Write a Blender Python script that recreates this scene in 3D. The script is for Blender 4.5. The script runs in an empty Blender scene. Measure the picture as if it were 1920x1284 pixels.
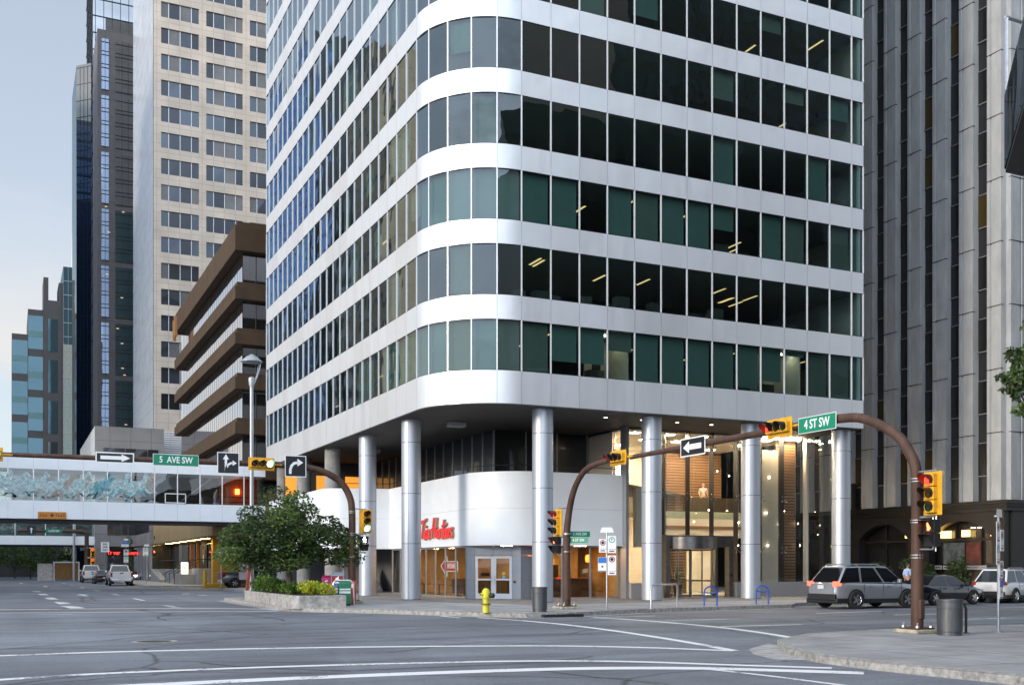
import bpy, bmesh, math, random
from mathutils import Vector, Matrix, noise
R = math.radians
PI = math.pi
S = bpy.context.scene
COL = S.collection
random.seed(7)

# ------------------------------------------------------------------ camera
# x = along the avenue (to the right), y = along the street (away), z up; metres
cd = bpy.data.cameras.new('camera')
cam = bpy.data.objects.new('camera', cd)
COL.objects.link(cam)
cam.location = (-17.30, -43.50, 1.85)
cam.rotation_euler = (R(90), 0, R(-25.25))
cd.sensor_width = 36.0
cd.lens = 36.0 * 1998.0 / 1920.0
cd.shift_y = (1060 - 642) / 1920.0
cd.clip_start = 0.1
cd.clip_end = 3000
S.camera = cam

# ------------------------------------------------------------------ sky, sun, exposure
SUN_EL, SUN_AZ = 12.0, 258.0           # degrees; azimuth clockwise from +y
FILL0, FILL1 = -.05, .98
FILLC = (9.6, 10.7, 12.4)
VEIL0, VEIL1 = .62, .92
VEILC = (3.15, 3.25, 3.4)
CREAM = (3.6, 3.4, 3.1)
w = bpy.data.worlds.new('World')
S.world = w
w.use_nodes = True
nt = w.node_tree
nt.nodes.clear()
out = nt.nodes.new('ShaderNodeOutputWorld')
bg = nt.nodes.new('ShaderNodeBackground')
bg.inputs[1].default_value = 0.10
sky = nt.nodes.new('ShaderNodeTexSky')
sky.sky_type = 'NISHITA'
sky.sun_disc = False
sky.sun_elevation = R(SUN_EL)
sky.sun_rotation = R(SUN_AZ)
sky.altitude = 1000
sky.air_density = 1.0
sky.dust_density = 1.2
sky.ozone_density = 1.6
# evening cloud: thin veil everywhere, a bright bank added unseen in the south-west as fill light; noise over the sky direction
N_, L_ = nt.nodes.new, nt.links.new
def math_(op, a, b=None, clamp=False):
    q = N_('ShaderNodeMath'); q.operation = op; q.use_clamp = clamp
    for i, v in enumerate((a, b)):
        if v is None: continue
        if isinstance(v, (int, float)): q.inputs[i].default_value = v
        else: L_(v, q.inputs[i])
    return q.outputs[0]
def ramp_(x, a, b, c=0.0, d=1.0, smooth=True):
    q = N_('ShaderNodeMapRange'); q.interpolation_type = 'SMOOTHSTEP' if smooth else 'LINEAR'
    for i, v in ((1, a), (2, b), (3, c), (4, d)): q.inputs[i].default_value = v
    L_(x, q.inputs[0]); return q.outputs[0]
tc = N_('ShaderNodeTexCoord')
mp = N_('ShaderNodeMapping'); mp.inputs['Scale'].default_value = (1.3, 1.3, 4.5)
L_(tc.outputs['Generated'], mp.inputs['Vector'])
nz = N_('ShaderNodeTexNoise'); nz.inputs['Scale'].default_value = 1.9; nz.inputs['Detail'].default_value = 7; nz.inputs['Roughness'].default_value = .55
L_(mp.outputs[0], nz.inputs['Vector'])
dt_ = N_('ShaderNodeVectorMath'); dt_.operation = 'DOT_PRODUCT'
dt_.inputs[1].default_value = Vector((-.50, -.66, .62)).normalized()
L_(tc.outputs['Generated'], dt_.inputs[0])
fillcloud = math_('MULTIPLY', ramp_(dt_.outputs['Value'], FILL0, FILL1), ramp_(nz.outputs[0], .36, .62, .22, 1.0))
sx = N_('ShaderNodeSeparateXYZ'); L_(tc.outputs['Generated'], sx.inputs[0])
veil = math_('MULTIPLY', ramp_(nz.outputs[0], .42, .72, VEIL0, VEIL1), ramp_(sx.outputs[2], .0, .95, 1.0, .55))
lowcloud = math_('MULTIPLY', ramp_(nz.outputs[0], .42, .58), ramp_(sx.outputs[2], .30, .12, 0.0, .8))
hs = N_('ShaderNodeHueSaturation'); hs.inputs['Saturation'].default_value = .3; hs.inputs['Value'].default_value = 1.25
L_(sky.outputs[0], hs.inputs['Color'])
def mixc(f, a, b):
    q = N_('ShaderNodeMix'); q.data_type = 'RGBA'; q.clamp_factor = True
    L_(f, q.inputs[0])
    for i, v in ((6, a), (7, b)):
        if isinstance(v, tuple): q.inputs[i].default_value = (*v, 1)
        else: L_(v, q.inputs[i])
    return q.outputs[2]
c1 = mixc(veil, sky.outputs[0], VEILC)
c2 = mixc(lowcloud, c1, CREAM)
c3 = mixc(fillcloud, c2, FILLC)
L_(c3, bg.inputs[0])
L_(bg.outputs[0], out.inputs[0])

sd = bpy.data.lights.new('sun', 'SUN')
sd.energy = 0.9
sd.angle = R(10)
sd.color = (1.0, 0.86, 0.70)
sun = bpy.data.objects.new('sun', sd)
COL.objects.link(sun)
sun.location = (-60, 0, 60)
sdir = Vector((math.sin(R(SUN_AZ)) * math.cos(R(SUN_EL)), math.cos(R(SUN_AZ)) * math.cos(R(SUN_EL)), math.sin(R(SUN_EL))))
sun.rotation_euler = sdir.to_track_quat('Z', 'Y').to_euler()

S.view_settings.view_transform = 'Standard'
S.view_settings.look = 'None'
S.view_settings.gamma = 1
S.view_settings.exposure = 1.36
S.cycles.use_denoising = True
S.cycles.max_bounces = 8
S.cycles.transparent_max_bounces = 16
S.cycles.sample_clamp_indirect = 6
S.cycles.caustics_reflective = False
S.cycles.caustics_refractive = False

# ------------------------------------------------------------------ helpers
class MB:
    """collects shapes into ONE mesh"""
    def __init__(s):
        s.v = []; s.f = []; s.m = []; s.cur = 0
    def face(s, pts):
        n = len(s.v); s.v += [tuple(p) for p in pts]
        s.f.append(tuple(range(n, n + len(pts)))); s.m.append(s.cur); return s
    def faces(s, vs, fs):
        n = len(s.v); s.v += [tuple(p) for p in vs]
        for f in fs:
            s.f.append(tuple(i + n for i in f)); s.m.append(s.cur)
        return s
    def box(s, x0, x1, y0, y1, z0, z1):
        return s.faces([(x0, y0, z0), (x1, y0, z0), (x1, y1, z0), (x0, y1, z0), (x0, y0, z1), (x1, y0, z1), (x1, y1, z1), (x0, y1, z1)],
                       [(0, 3, 2, 1), (4, 5, 6, 7), (0, 1, 5, 4), (1, 2, 6, 5), (2, 3, 7, 6), (3, 0, 4, 7)])
    def obox(s, c, u, v, w_, du, dv, dw):
        c = Vector(c); u = Vector(u).normalized() * du / 2; v = Vector(v).normalized() * dv / 2; w_ = Vector(w_).normalized() * dw / 2
        P = [c + a * u + b * v + d * w_ for d in (-1, 1) for a, b in ((-1, -1), (1, -1), (1, 1), (-1, 1))]
        return s.faces(P, [(0, 3, 2, 1), (4, 5, 6, 7), (0, 1, 5, 4), (1, 2, 6, 5), (2, 3, 7, 6), (3, 0, 4, 7)])
    def bar(s, p0, p1, wd, ht, up=(0, 0, 1)):
        p0 = Vector(p0); p1 = Vector(p1); d = (p1 - p0)
        u = d.normalized(); r = u.cross(Vector(up))
        if r.length < 1e-5: r = Vector((1, 0, 0))
        r.normalize(); n = r.cross(u)
        return s.obox((p0 + p1) / 2, u, r, n, d.length, wd, ht)
    def prism(s, poly, z0, z1):
        n = len(poly)
        vs = [(p[0], p[1], z0) for p in poly] + [(p[0], p[1], z1) for p in poly]
        fs = [tuple(reversed(range(n))), tuple(range(n, 2 * n))]
        fs += [(i, (i + 1) % n, n + (i + 1) % n, n + i) for i in range(n)]
        return s.faces(vs, fs)
    def strip(s, poly, z0, z1, closed=False):
        n = len(poly)
        for i in range(n if closed else n - 1):
            p, q = poly[i], poly[(i + 1) % n]
            s.face([(p[0], p[1], z0), (q[0], q[1], z0), (q[0], q[1], z1), (p[0], p[1], z1)])
        return s
    def tube(s, path, r, n=8, cap=True):
        path = [Vector(p) for p in path]
        k = len(path)
        rs = r if isinstance(r, (list, tuple)) else [r] * k
        vs = []; fs = []
        prev = None
        for i, p in enumerate(path):
            d = (path[min(i + 1, k - 1)] - path[max(i - 1, 0)]).normalized()
            if prev is None:
                a = Vector((0, 0, 1)) if abs(d.z) < .9 else Vector((1, 0, 0))
                u = d.cross(a).normalized()
            else:
                u = (prev - d * prev.dot(d)).normalized()
            prev = u
            v = d.cross(u)
            for j in range(n):
                t = 2 * PI * j / n
                vs.append(p + (u * math.cos(t) + v * math.sin(t)) * rs[i])
        for i in range(k - 1):
            for j in range(n):
                fs.append((i * n + j, i * n + (j + 1) % n, (i + 1) * n + (j + 1) % n, (i + 1) * n + j))
        if cap:
            fs.append(tuple(reversed(range(n)))); fs.append(tuple(range((k - 1) * n, k * n)))
        return s.faces(vs, fs)
    def cyl(s, p0, p1, r, n=12): return s.tube([p0, p1], r, n)
    def lathe(s, prof, c=(0, 0, 0), n=16, cap=True):
        vs = []; fs = []; k = len(prof)
        for r, z in prof:
            for j in range(n):
                t = 2 * PI * j / n
                vs.append((c[0] + r * math.cos(t), c[1] + r * math.sin(t), c[2] + z))
        for i in range(k - 1):
            for j in range(n):
                fs.append((i * n + j, i * n + (j + 1) % n, (i + 1) * n + (j + 1) % n, (i + 1) * n + j))
        if cap and prof[0][0] > 1e-4: fs.append(tuple(reversed(range(n))))
        if cap and prof[-1][0] > 1e-4: fs.append(tuple(range((k - 1) * n, k * n)))
        return s.faces(vs, fs)
    def ball(s, c, r, n=10, m=7):
        if not isinstance(r, (list, tuple)): r = (r, r, r)
        vs = []; fs = []
        for i in range(m + 1):
            ph = -PI / 2 + PI * i / m
            for j in range(n):
                t = 2 * PI * j / n
                vs.append((c[0] + r[0] * math.cos(ph) * math.cos(t), c[1] + r[1] * math.cos(ph) * math.sin(t), c[2] + r[2] * math.sin(ph)))
        for i in range(m):
            for j in range(n):
                fs.append((i * n + j, i * n + (j + 1) % n, (i + 1) * n + (j + 1) % n, (i + 1) * n + j))
        return s.faces(vs, fs)
    def disc(s, c, nrm, r, n=16, depth=0.0):
        nrm = Vector(nrm).normalized()
        if depth: return s.cyl(Vector(c), Vector(c) + nrm * depth, r, n)
        a = Vector((0, 0, 1)) if abs(nrm.z) < .9 else Vector((1, 0, 0))
        u = a.cross(nrm).normalized(); v = nrm.cross(u)
        return s.face([Vector(c) + (u * math.cos(2 * PI * j / n) + v * math.sin(2 * PI * j / n)) * r for j in range(n)])
    def mesh(s, me, M):
        n = len(s.v)
        s.v += [tuple(M @ v.co) for v in me.vertices]
        for p in me.polygons:
            s.f.append(tuple(i + n for i in p.vertices)); s.m.append(s.cur)
        return s
    def build(s, name, mat, parent=None, world=False, smooth=False, bevel=0.0, merge=False, sharp=38):
        me = bpy.data.meshes.new(name)
        off = Vector((0, 0, 0))
        if world and parent is not None:
            p = parent
            while p is not None:
                off += Vector(p.location); p = p.parent
        me.from_pydata([tuple(Vector(v) - off) for v in s.v], [], s.f)
        mats = mat if isinstance(mat, (list, tuple)) else [mat]
        for m_ in mats: me.materials.append(m_)
        if len(mats) > 1:
            for p, i in zip(me.polygons, s.m): p.material_index = i
        if merge or smooth or bevel:
            bm = bmesh.new(); bm.from_mesh(me)
            bmesh.ops.remove_doubles(bm, verts=bm.verts, dist=1e-4)
            bmesh.ops.recalc_face_normals(bm, faces=bm.faces)
            bm.to_mesh(me); bm.free()
        if smooth:
            for p in me.polygons: p.use_smooth = True
            me.set_sharp_from_angle(angle=R(sharp))
        me.update()
        o = bpy.data.objects.new(name, me)
        COL.objects.link(o)
        if parent is not None: o.parent = parent
        if bevel:
            b = o.modifiers.new('bevel', 'BEVEL'); b.width = bevel; b.segments = 2; b.limit_method = 'ANGLE'; b.angle_limit = R(40)
        return o

def tag(o, label=None, cat=None, group=None, kind=None):
    if label: o['label'] = label
    if cat: o['category'] = cat
    if group: o['group'] = group
    if kind: o['kind'] = kind
    return o

def thing(name, label, cat, loc=(0, 0, 0), rotz=0.0, group=None):
    o = bpy.data.objects.new(name, None)
    o.empty_display_size = 0.3
    o.location = loc; o.rotation_euler = (0, 0, rotz)
    COL.objects.link(o)
    return tag(o, label, cat, group)

def dup(root, loc, rotz=0.0, label=None, group=None):
    kids = {}
    for ob in list(bpy.data.objects):
        if ob.parent is not None: kids.setdefault(ob.parent.name, []).append(ob)
    def rec(o, parent):
        c = o.copy(); COL.objects.link(c)
        if parent is not None: c.parent = parent
        for ch in kids.get(o.name, []): rec(ch, c)
        return c
    r = rec(root, None)
    r.location = loc; r.rotation_euler = (0, 0, rotz)
    if label: r['label'] = label
    if group: r['group'] = group
    return r

_font_cache = {}
def text_mesh(body, size, depth=0.0, align='CENTER', squeeze=1.0, bold=0.0):
    key = (body, size, depth, align, squeeze, bold)
    if key in _font_cache: return _font_cache[key]
    cu = bpy.data.curves.new('lettering', 'FONT')
    cu.body = body; cu.size = size; cu.extrude = depth; cu.align_x = align; cu.align_y = 'CENTER'
    cu.offset = bold; cu.resolution_u = 3
    ob = bpy.data.objects.new('lettering', cu)
    me = bpy.data.meshes.new_from_object(ob)
    bpy.data.objects.remove(ob)
    if squeeze != 1.0:
        for v in me.vertices: v.co.x *= squeeze
    _font_cache[key] = me
    return me

def frame(origin, right, up=(0, 0, 1)):
    r = Vector(right).normalized(); u = Vector(up).normalized(); n = r.cross(u)
    M = Matrix(((r.x, u.x, n.x, origin[0]), (r.y, u.y, n.y, origin[1]), (r.z, u.z, n.z, origin[2]), (0, 0, 0, 1)))
    return M

# ------------------------------------------------------------------ materials
def _new(name):
    m = bpy.data.materials.new(name); m.use_nodes = True
    nt = m.node_tree; b = nt.nodes['Principled BSDF']
    return m, nt, b

def pm(name, col, rough=.6, metal=0.0, nscale=0.0, namp=.25, bump=0.0, bscale=30.0, spec=.5, coat=0.0, col2=None, stretch=(1, 1, 1), rvar=0.0):
    """procedural principled: two-scale noise tint over world position, optional bump"""
    m, nt, b = _new(name)
    N = nt.nodes.new; L = nt.links.new
    b.inputs['Roughness'].default_value = rough
    b.inputs['Metallic'].default_value = metal
    b.inputs['Specular IOR Level'].default_value = spec
    b.inputs['Coat Weight'].default_value = coat
    b.inputs['Base Color'].default_value = (*col, 1)
    if nscale or bump:
        g = N('ShaderNodeNewGeometry')
        mpn = N('ShaderNodeMapping'); mpn.inputs['Scale'].default_value = stretch
        L(g.outputs['Position'], mpn.inputs['Vector'])
    if nscale:
        n1 = N('ShaderNodeTexNoise'); n1.inputs['Scale'].default_value = nscale; n1.inputs['Detail'].default_value = 6; n1.inputs['Roughness'].default_value = .62
        L(mpn.outputs[0], n1.inputs['Vector'])
        rp = N('ShaderNodeMapRange'); rp.inputs[1].default_value = .3; rp.inputs[2].default_value = .7
        L(n1.outputs[0], rp.inputs[0])
        mx = N('ShaderNodeMix'); mx.data_type = 'RGBA'
        c2 = col2 or tuple(max(0, c * (1 - namp)) for c in col)
        c1 = col if col2 else tuple(min(1, c * (1 + namp * .6)) for c in col)
        mx.inputs[6].default_value = (*c1, 1); mx.inputs[7].default_value = (*c2, 1)
        L(rp.outputs[0], mx.inputs[0])
        L(mx.outputs[2], b.inputs['Base Color'])
        if rvar:
            rr = N('ShaderNodeMapRange'); rr.inputs[1].default_value = .3; rr.inputs[2].default_value = .7
            rr.inputs[3].default_value = max(.02, rough - rvar); rr.inputs[4].default_value = min(1, rough + rvar)
            L(n1.outputs[0], rr.inputs[0]); L(rr.outputs[0], b.inputs['Roughness'])
    if bump:
        n2 = N('ShaderNodeTexNoise'); n2.inputs['Scale'].default_value = bscale; n2.inputs['Detail'].default_value = 4
        L(mpn.outputs[0], n2.inputs['Vector'])
        bp = N('ShaderNodeBump'); bp.inputs['Strength'].default_value = bump; bp.inputs['Distance'].default_value = .02
        L(n2.outputs[0], bp.inputs['Height']); L(bp.outputs[0], b.inputs['Normal'])
    return m

def em(name, col, strength):
    m, nt, b = _new(name)
    b.inputs['Base Color'].default_value = (*[c * .3 for c in col], 1)
    b.inputs['Emission Color'].default_value = (*col, 1)
    b.inputs['Emission Strength'].default_value = strength
    return m

def glass(name, tint, r0=.08, gcol=(1, 1, 1), rough=0.0, wob=0.0, wscale=.7, power=.85, ex=2.1):
    """window glass: tinted see-through body under a mirror coat that strengthens at grazing angles"""
    m, nt, b = _new(name)
    nt.nodes.remove(b)
    N = nt.nodes.new; L = nt.links.new
    o = nt.nodes['Material Output']
    tr = N('ShaderNodeBsdfTransparent'); tr.inputs[0].default_value = (*tint, 1)
    gl = N('ShaderNodeBsdfGlossy'); gl.inputs['Roughness'].default_value = rough; gl.inputs['Color'].default_value = (*gcol, 1)
    lw = N('ShaderNodeLayerWeight'); lw.inputs['Blend'].default_value = .5
    pw = N('ShaderNodeMath'); pw.operation = 'POWER'; pw.inputs[1].default_value = ex
    L(lw.outputs['Facing'], pw.inputs[0])
    mr = N('ShaderNodeMapRange'); mr.inputs[3].default_value = r0; mr.inputs[4].default_value = power
    L(pw.outputs[0], mr.inputs[0])
    mx = N('ShaderNodeMixShader')
    L(mr.outputs[0], mx.inputs[0]); L(tr.outputs[0], mx.inputs[1]); L(gl.outputs[0], mx.inputs[2])
    L(mx.outputs[0], o.inputs[0])
    if wob:
        g = N('ShaderNodeNewGeometry')
        n = N('ShaderNodeTexNoise'); n.inputs['Scale'].default_value = wscale; n.inputs['Detail'].default_value = 1.5
        L(g.outputs['Position'], n.inputs['Vector'])
        bp = N('ShaderNodeBump'); bp.inputs['Strength'].default_value = 1.0; bp.inputs['Distance'].default_value = wob
        L(n.outputs[0], bp.inputs['Height']); L(bp.outputs[0], gl.inputs['Normal'])
    return m

def mirror_glass(name, col, rough=.04, r0=.25, power=.9, body=(.01, .012, .015), wob=0.0, wscale=.5):
    """opaque dark reflective curtain-wall glass"""
    m, nt, b = _new(name)
    N = nt.nodes.new; L = nt.links.new
    o = nt.nodes['Material Output']
    b.inputs['Base Color'].default_value = (*body, 1); b.inputs['Roughness'].default_value = .3
    gl = N('ShaderNodeBsdfGlossy'); gl.inputs['Roughness'].default_value = rough; gl.inputs['Color'].default_value = (*col, 1)
    lw = N('ShaderNodeLayerWeight'); lw.inputs['Blend'].default_value = .5
    pw = N('ShaderNodeMath'); pw.operation = 'POWER'; pw.inputs[1].default_value = 3.0
    L(lw.outputs['Facing'], pw.inputs[0])
    mr = N('ShaderNodeMapRange'); mr.inputs[3].default_value = r0; mr.inputs[4].default_value = power
    L(pw.outputs[0], mr.inputs[0])
    mx = N('ShaderNodeMixShader')
    L(mr.outputs[0], mx.inputs[0]); L(b.outputs[0], mx.inputs[1]); L(gl.outputs[0], mx.inputs[2])
    L(mx.outputs[0], o.inputs[0])
    if wob:
        g = N('ShaderNodeNewGeometry')
        n = N('ShaderNodeTexNoise'); n.inputs['Scale'].default_value = wscale; n.inputs['Detail'].default_value = 1.5
        L(g.outputs['Position'], n.inputs['Vector'])
        bp = N('ShaderNodeBump'); bp.inputs['Strength'].default_value = 1.0; bp.inputs['Distance'].default_value = wob
        L(n.outputs[0], bp.inputs['Height']); L(bp.outputs[0], gl.inputs['Normal'])
    return m

def asphalt():
    m, nt, b = _new('asphalt')
    N = nt.nodes.new; L = nt.links.new
    g = N('ShaderNodeNewGeometry')
    def noi(scale, det, st=(1, 1, 1), rough=.6):
        mp_ = N('ShaderNodeMapping'); mp_.inputs['Scale'].default_value = st
        L(g.outputs['Position'], mp_.inputs['Vector'])
        n = N('ShaderNodeTexNoise'); n.inputs['Scale'].default_value = scale; n.inputs['Detail'].default_value = det; n.inputs['Roughness'].default_value = rough
        L(mp_.outputs[0], n.inputs['Vector']); return n.outputs[0]
    def rng(x, a, b_, c, d):
        r = N('ShaderNodeMapRange'); r.inputs[1].default_value = a; r.inputs[2].default_value = b_; r.inputs[3].default_value = c; r.inputs[4].default_value = d
        L(x, r.inputs[0]); return r.outputs[0]
    def mul(x, y):
        q = N('ShaderNodeMath'); q.operation = 'MULTIPLY'; L(x, q.inputs[0]); L(y, q.inputs[1]); return q.outputs[0]
    big = rng(noi(.16, 6), .3, .7, .70, 1.25)
    streak = rng(noi(.5, 5, (.07, 1.6, 1)), .32, .7, .70, 1.25)       # tyre polish along the avenue
    streak2 = rng(noi(.5, 4, (1.5, .06, 1)), .35, .7, .9, 1.08)
    fine = rng(noi(38, 3, rough=.8), .25, .75, .62, 1.38)
    speck = rng(noi(70, 2), .63, .72, 1.0, 1.9)
    v = mul(mul(mul(big, streak), mul(streak2, fine)), speck)
    v = mul(v, rng(noi(9, 4, rough=.75), .3, .7, .80, 1.2))
    # hairline cracks and tar seams
    vo = N('ShaderNodeTexVoronoi'); vo.feature = 'DISTANCE_TO_EDGE'; vo.inputs['Scale'].default_value = .17
    nm = N('ShaderNodeTexNoise'); nm.inputs['Scale'].default_value = .7; nm.inputs['Detail'].default_value = 5
    L(g.outputs['Position'], nm.inputs['Vector'])
    ad = N('ShaderNodeMix'); ad.data_type = 'VECTOR'; ad.inputs[0].default_value = .35
    L(g.outputs['Position'], ad.inputs[4]); L(nm.outputs['Color'], ad.inputs[5])
    L(ad.outputs[1], vo.inputs['Vector'])
    v = mul(v, rng(vo.outputs['Distance'], .0, .008, .30, 1.0))
    v = mul(v, rng(noi(.33, 3), .66, .74, 1.0, .62))               # oil stains
    v = mul(v, rng(noi(.045, 1), .50, .505, 1.0, .86))             # resurfaced areas
    cx = N('ShaderNodeMix'); cx.data_type = 'RGBA'; cx.blend_type = 'MULTIPLY'; cx.inputs[0].default_value = 1
    cx.inputs[6].default_value = (.160, .174, .196, 1)
    L(v, cx.inputs[7]); L(cx.outputs[2], b.inputs['Base Color'])
    L(rng(noi(.4, 5, (.1, 1.4, 1)), .3, .7, .55, .85), b.inputs['Roughness'])
    bp = N('ShaderNodeBump'); bp.inputs['Strength'].default_value = .5; bp.inputs['Distance'].default_value = .012
    L(noi(60, 3), bp.inputs['Height']); L(bp.outputs[0], b.inputs['Normal'])
    return m

def slabs(name, col, size=1.5, joint=.012, rough=.85, rot=0.0):
    """concrete pavement cast in squares with tooled joints, stains and grit"""
    m, nt, b = _new(name)
    N = nt.nodes.new; L = nt.links.new
    g = N('ShaderNodeNewGeometry')
    mp_ = N('ShaderNodeMapping'); mp_.inputs['Rotation'].default_value = (0, 0, rot)
    L(g.outputs['Position'], mp_.inputs['Vector'])
    br = N('ShaderNodeTexBrick'); br.offset = 0; br.inputs['Scale'].default_value = 1.0
    br.inputs['Brick Width'].default_value = size; br.inputs['Row Height'].default_value = size
    br.inputs['Mortar Size'].default_value = joint; br.inputs['Mortar Smooth'].default_value = .2
    br.inputs['Color1'].default_value = (*col, 1); br.inputs['Color2'].default_value = (*[c * .86 for c in col], 1)
    br.inputs['Mortar'].default_value = (*[c * .30 for c in col], 1)
    L(mp_.outputs[0], br.inputs['Vector'])
    n1 = N('ShaderNodeTexNoise'); n1.inputs['Scale'].default_value = .6; n1.inputs['Detail'].default_value = 8; n1.inputs['Roughness'].default_value = .65
    L(g.outputs['Position'], n1.inputs['Vector'])
    r1 = N('ShaderNodeMapRange'); r1.inputs[1].default_value = .3; r1.inputs[2].default_value = .7; r1.inputs[3].default_value = .68; r1.inputs[4].default_value = 1.22
    L(n1.outputs[0], r1.inputs[0])
    n2 = N('ShaderNodeTexNoise'); n2.inputs['Scale'].default_value = 45; n2.inputs['Detail'].default_value = 3
    L(g.outputs['Position'], n2.inputs['Vector'])
    r2 = N('ShaderNodeMapRange'); r2.inputs[1].default_value = .25; r2.inputs[2].default_value = .75; r2.inputs[3].default_value = .8; r2.inputs[4].default_value = 1.2
    L(n2.outputs[0], r2.inputs[0])
    q = N('ShaderNodeMath'); q.operation = 'MULTIPLY'; L(r1.outputs[0], q.inputs[0]); L(r2.outputs[0], q.inputs[1])
    cx = N('ShaderNodeMix'); cx.data_type = 'RGBA'; cx.blend_type = 'MULTIPLY'; cx.inputs[0].default_value = 1
    L(br.outputs['Color'], cx.inputs[6]); L(q.outputs[0], cx.inputs[7]); L(cx.outputs[2], b.inputs['Base Color'])
    b.inputs['Roughness'].default_value = rough
    bp = N('ShaderNodeBump'); bp.inputs['Strength'].default_value = .4; bp.inputs['Distance'].default_value = .01
    L(n2.outputs[0], bp.inputs['Height']); L(bp.outputs[0], b.inputs['Normal'])
    return m

def aluminium(name, col=(.84, .86, .88), rough=.44, streak=.06):
    """brushed, slightly dulled metal cladding: vertical streaks in gloss, faint oil-canning"""
    m, nt, b = _new(name)
    N = nt.nodes.new; L = nt.links.new
    b.inputs['Metallic'].default_value = .62
    g = N('ShaderNodeNewGeometry')
    mp_ = N('ShaderNodeMapping'); mp_.inputs['Scale'].default_value = (1, 1, .12)
    L(g.outputs['Position'], mp_.inputs['Vector'])
    n = N('ShaderNodeTexNoise'); n.inputs['Scale'].default_value = 2.2; n.inputs['Detail'].default_value = 6
    L(mp_.outputs[0], n.inputs['Vector'])
    r = N('ShaderNodeMapRange'); r.inputs[1].default_value = .3; r.inputs[2].default_value = .7; r.inputs[3].default_value = rough - streak; r.inputs[4].default_value = rough + streak
    L(n.outputs[0], r.inputs[0]); L(r.outputs[0], b.inputs['Roughness'])
    mx = N('ShaderNodeMix'); mx.data_type = 'RGBA'
    mx.inputs[6].default_value = (*col, 1); mx.inputs[7].default_value = (*[c * .88 for c in col], 1)
    L(n.outputs[0], mx.inputs[0]); L(mx.outputs[2], b.inputs['Base Color'])
    n2 = N('ShaderNodeTexNoise'); n2.inputs['Scale'].default_value = .9; n2.inputs['Detail'].default_value = 1
    L(g.outputs['Position'], n2.inputs['Vector'])
    bp = N('ShaderNodeBump'); bp.inputs['Strength'].default_value = .6; bp.inputs['Distance'].default_value = .03
    L(n2.outputs[0], bp.inputs['Height']); L(bp.outputs[0], b.inputs['Normal'])
    return m

def panelled(name, col, pw_, ph, joint=.03, dark=.45, rough=.6, namp=.12, metal=0.0):
    """stone or precast cladding: panel joints on upright faces (u = x+y run, v = z)"""
    m, nt, b = _new(name)
    N = nt.nodes.new; L = nt.links.new
    b.inputs['Roughness'].default_value = rough; b.inputs['Metallic'].default_value = metal
    g = N('ShaderNodeNewGeometry'); sp = N('ShaderNodeSeparateXYZ'); L(g.outputs['Position'], sp.inputs[0])
    ad = N('ShaderNodeMath'); ad.operation = 'ADD'; L(sp.outputs[0], ad.inputs[0]); L(sp.outputs[1], ad.inputs[1])
    cb = N('ShaderNodeCombineXYZ'); L(ad.outputs[0], cb.inputs[0]); L(sp.outputs[2], cb.inputs[1])
    br = N('ShaderNodeTexBrick'); br.offset = 0; br.inputs['Scale'].default_value = 1
    br.inputs['Brick Width'].default_value = pw_; br.inputs['Row Height'].default_value = ph
    br.inputs['Mortar Size'].default_value = joint; br.inputs['Mortar Smooth'].default_value = .1
    br.inputs['Color1'].default_value = (*col, 1); br.inputs['Color2'].default_value = (*[c * (1 - namp) for c in col], 1)
    br.inputs['Mortar'].default_value = (*[c * dark for c in col], 1)
    L(cb.outputs[0], br.inputs['Vector'])
    n1 = N('ShaderNodeTexNoise'); n1.inputs['Scale'].default_value = .35; n1.inputs['Detail'].default_value = 7
    L(g.outputs['Position'], n1.inputs['Vector'])
    r1 = N('ShaderNodeMapRange'); r1.inputs[1].default_value = .3; r1.inputs[2].default_value = .7; r1.inputs[3].default_value = .86; r1.inputs[4].default_value = 1.12
    L(n1.outputs[0], r1.inputs[0])
    cx = N('ShaderNodeMix'); cx.data_type = 'RGBA'; cx.blend_type = 'MULTIPLY'; cx.inputs[0].default_value = 1
    L(br.outputs['Color'], cx.inputs[6]); L(r1.outputs[0], cx.inputs[7]); L(cx.outputs[2], b.inputs['Base Color'])
    return m

M = {}
M['asphalt'] = asphalt()
M['walk'] = slabs('pavement concrete', (.33, .325, .32), 1.6, .018)
M['walk2'] = slabs('plaza concrete', (.33, .33, .33), 3.0, .008)
M['kerb'] = pm('kerb concrete', (.33, .32, .30), .9, nscale=7, namp=.55, bump=.6, bscale=40)
def road_paint(name, col, wear):
    m, nt, b = _new(name); N = nt.nodes.new; L = nt.links.new
    g = N('ShaderNodeNewGeometry'); n = N('ShaderNodeTexNoise'); n.inputs['Scale'].default_value = 11; n.inputs['Detail'].default_value = 8; n.inputs['Roughness'].default_value = .75
    n2 = N('ShaderNodeTexNoise'); n2.inputs['Scale'].default_value = .8; n2.inputs['Detail'].default_value = 3
    L(g.outputs['Position'], n.inputs['Vector']); L(g.outputs['Position'], n2.inputs['Vector'])
    ad = N('ShaderNodeMath'); ad.operation = 'ADD'; L(n.outputs[0], ad.inputs[0]); L(n2.outputs[0], ad.inputs[1])
    r = N('ShaderNodeMapRange'); r.inputs[1].default_value = wear; r.inputs[2].default_value = wear + .09; L(ad.outputs[0], r.inputs[0])
    mx = N('ShaderNodeMix'); mx.data_type = 'RGBA'; mx.inputs[6].default_value = (*col, 1); mx.inputs[7].default_value = (.15, .16, .175, 1)
    L(r.outputs[0], mx.inputs[0]); L(mx.outputs[2], b.inputs['Base Color']); b.inputs['Roughness'].default_value = .65
    return m
M['paint'] = road_paint('road paint', (.74, .74, .73), 1.10)
M['paint_worn'] = road_paint('worn road paint', (.60, .60, .60), 1.02)
M['alu'] = aluminium('spandrel aluminium')
M['alu_b'] = aluminium('spandrel aluminium duller', (.78, .81, .835), .50)
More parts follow.
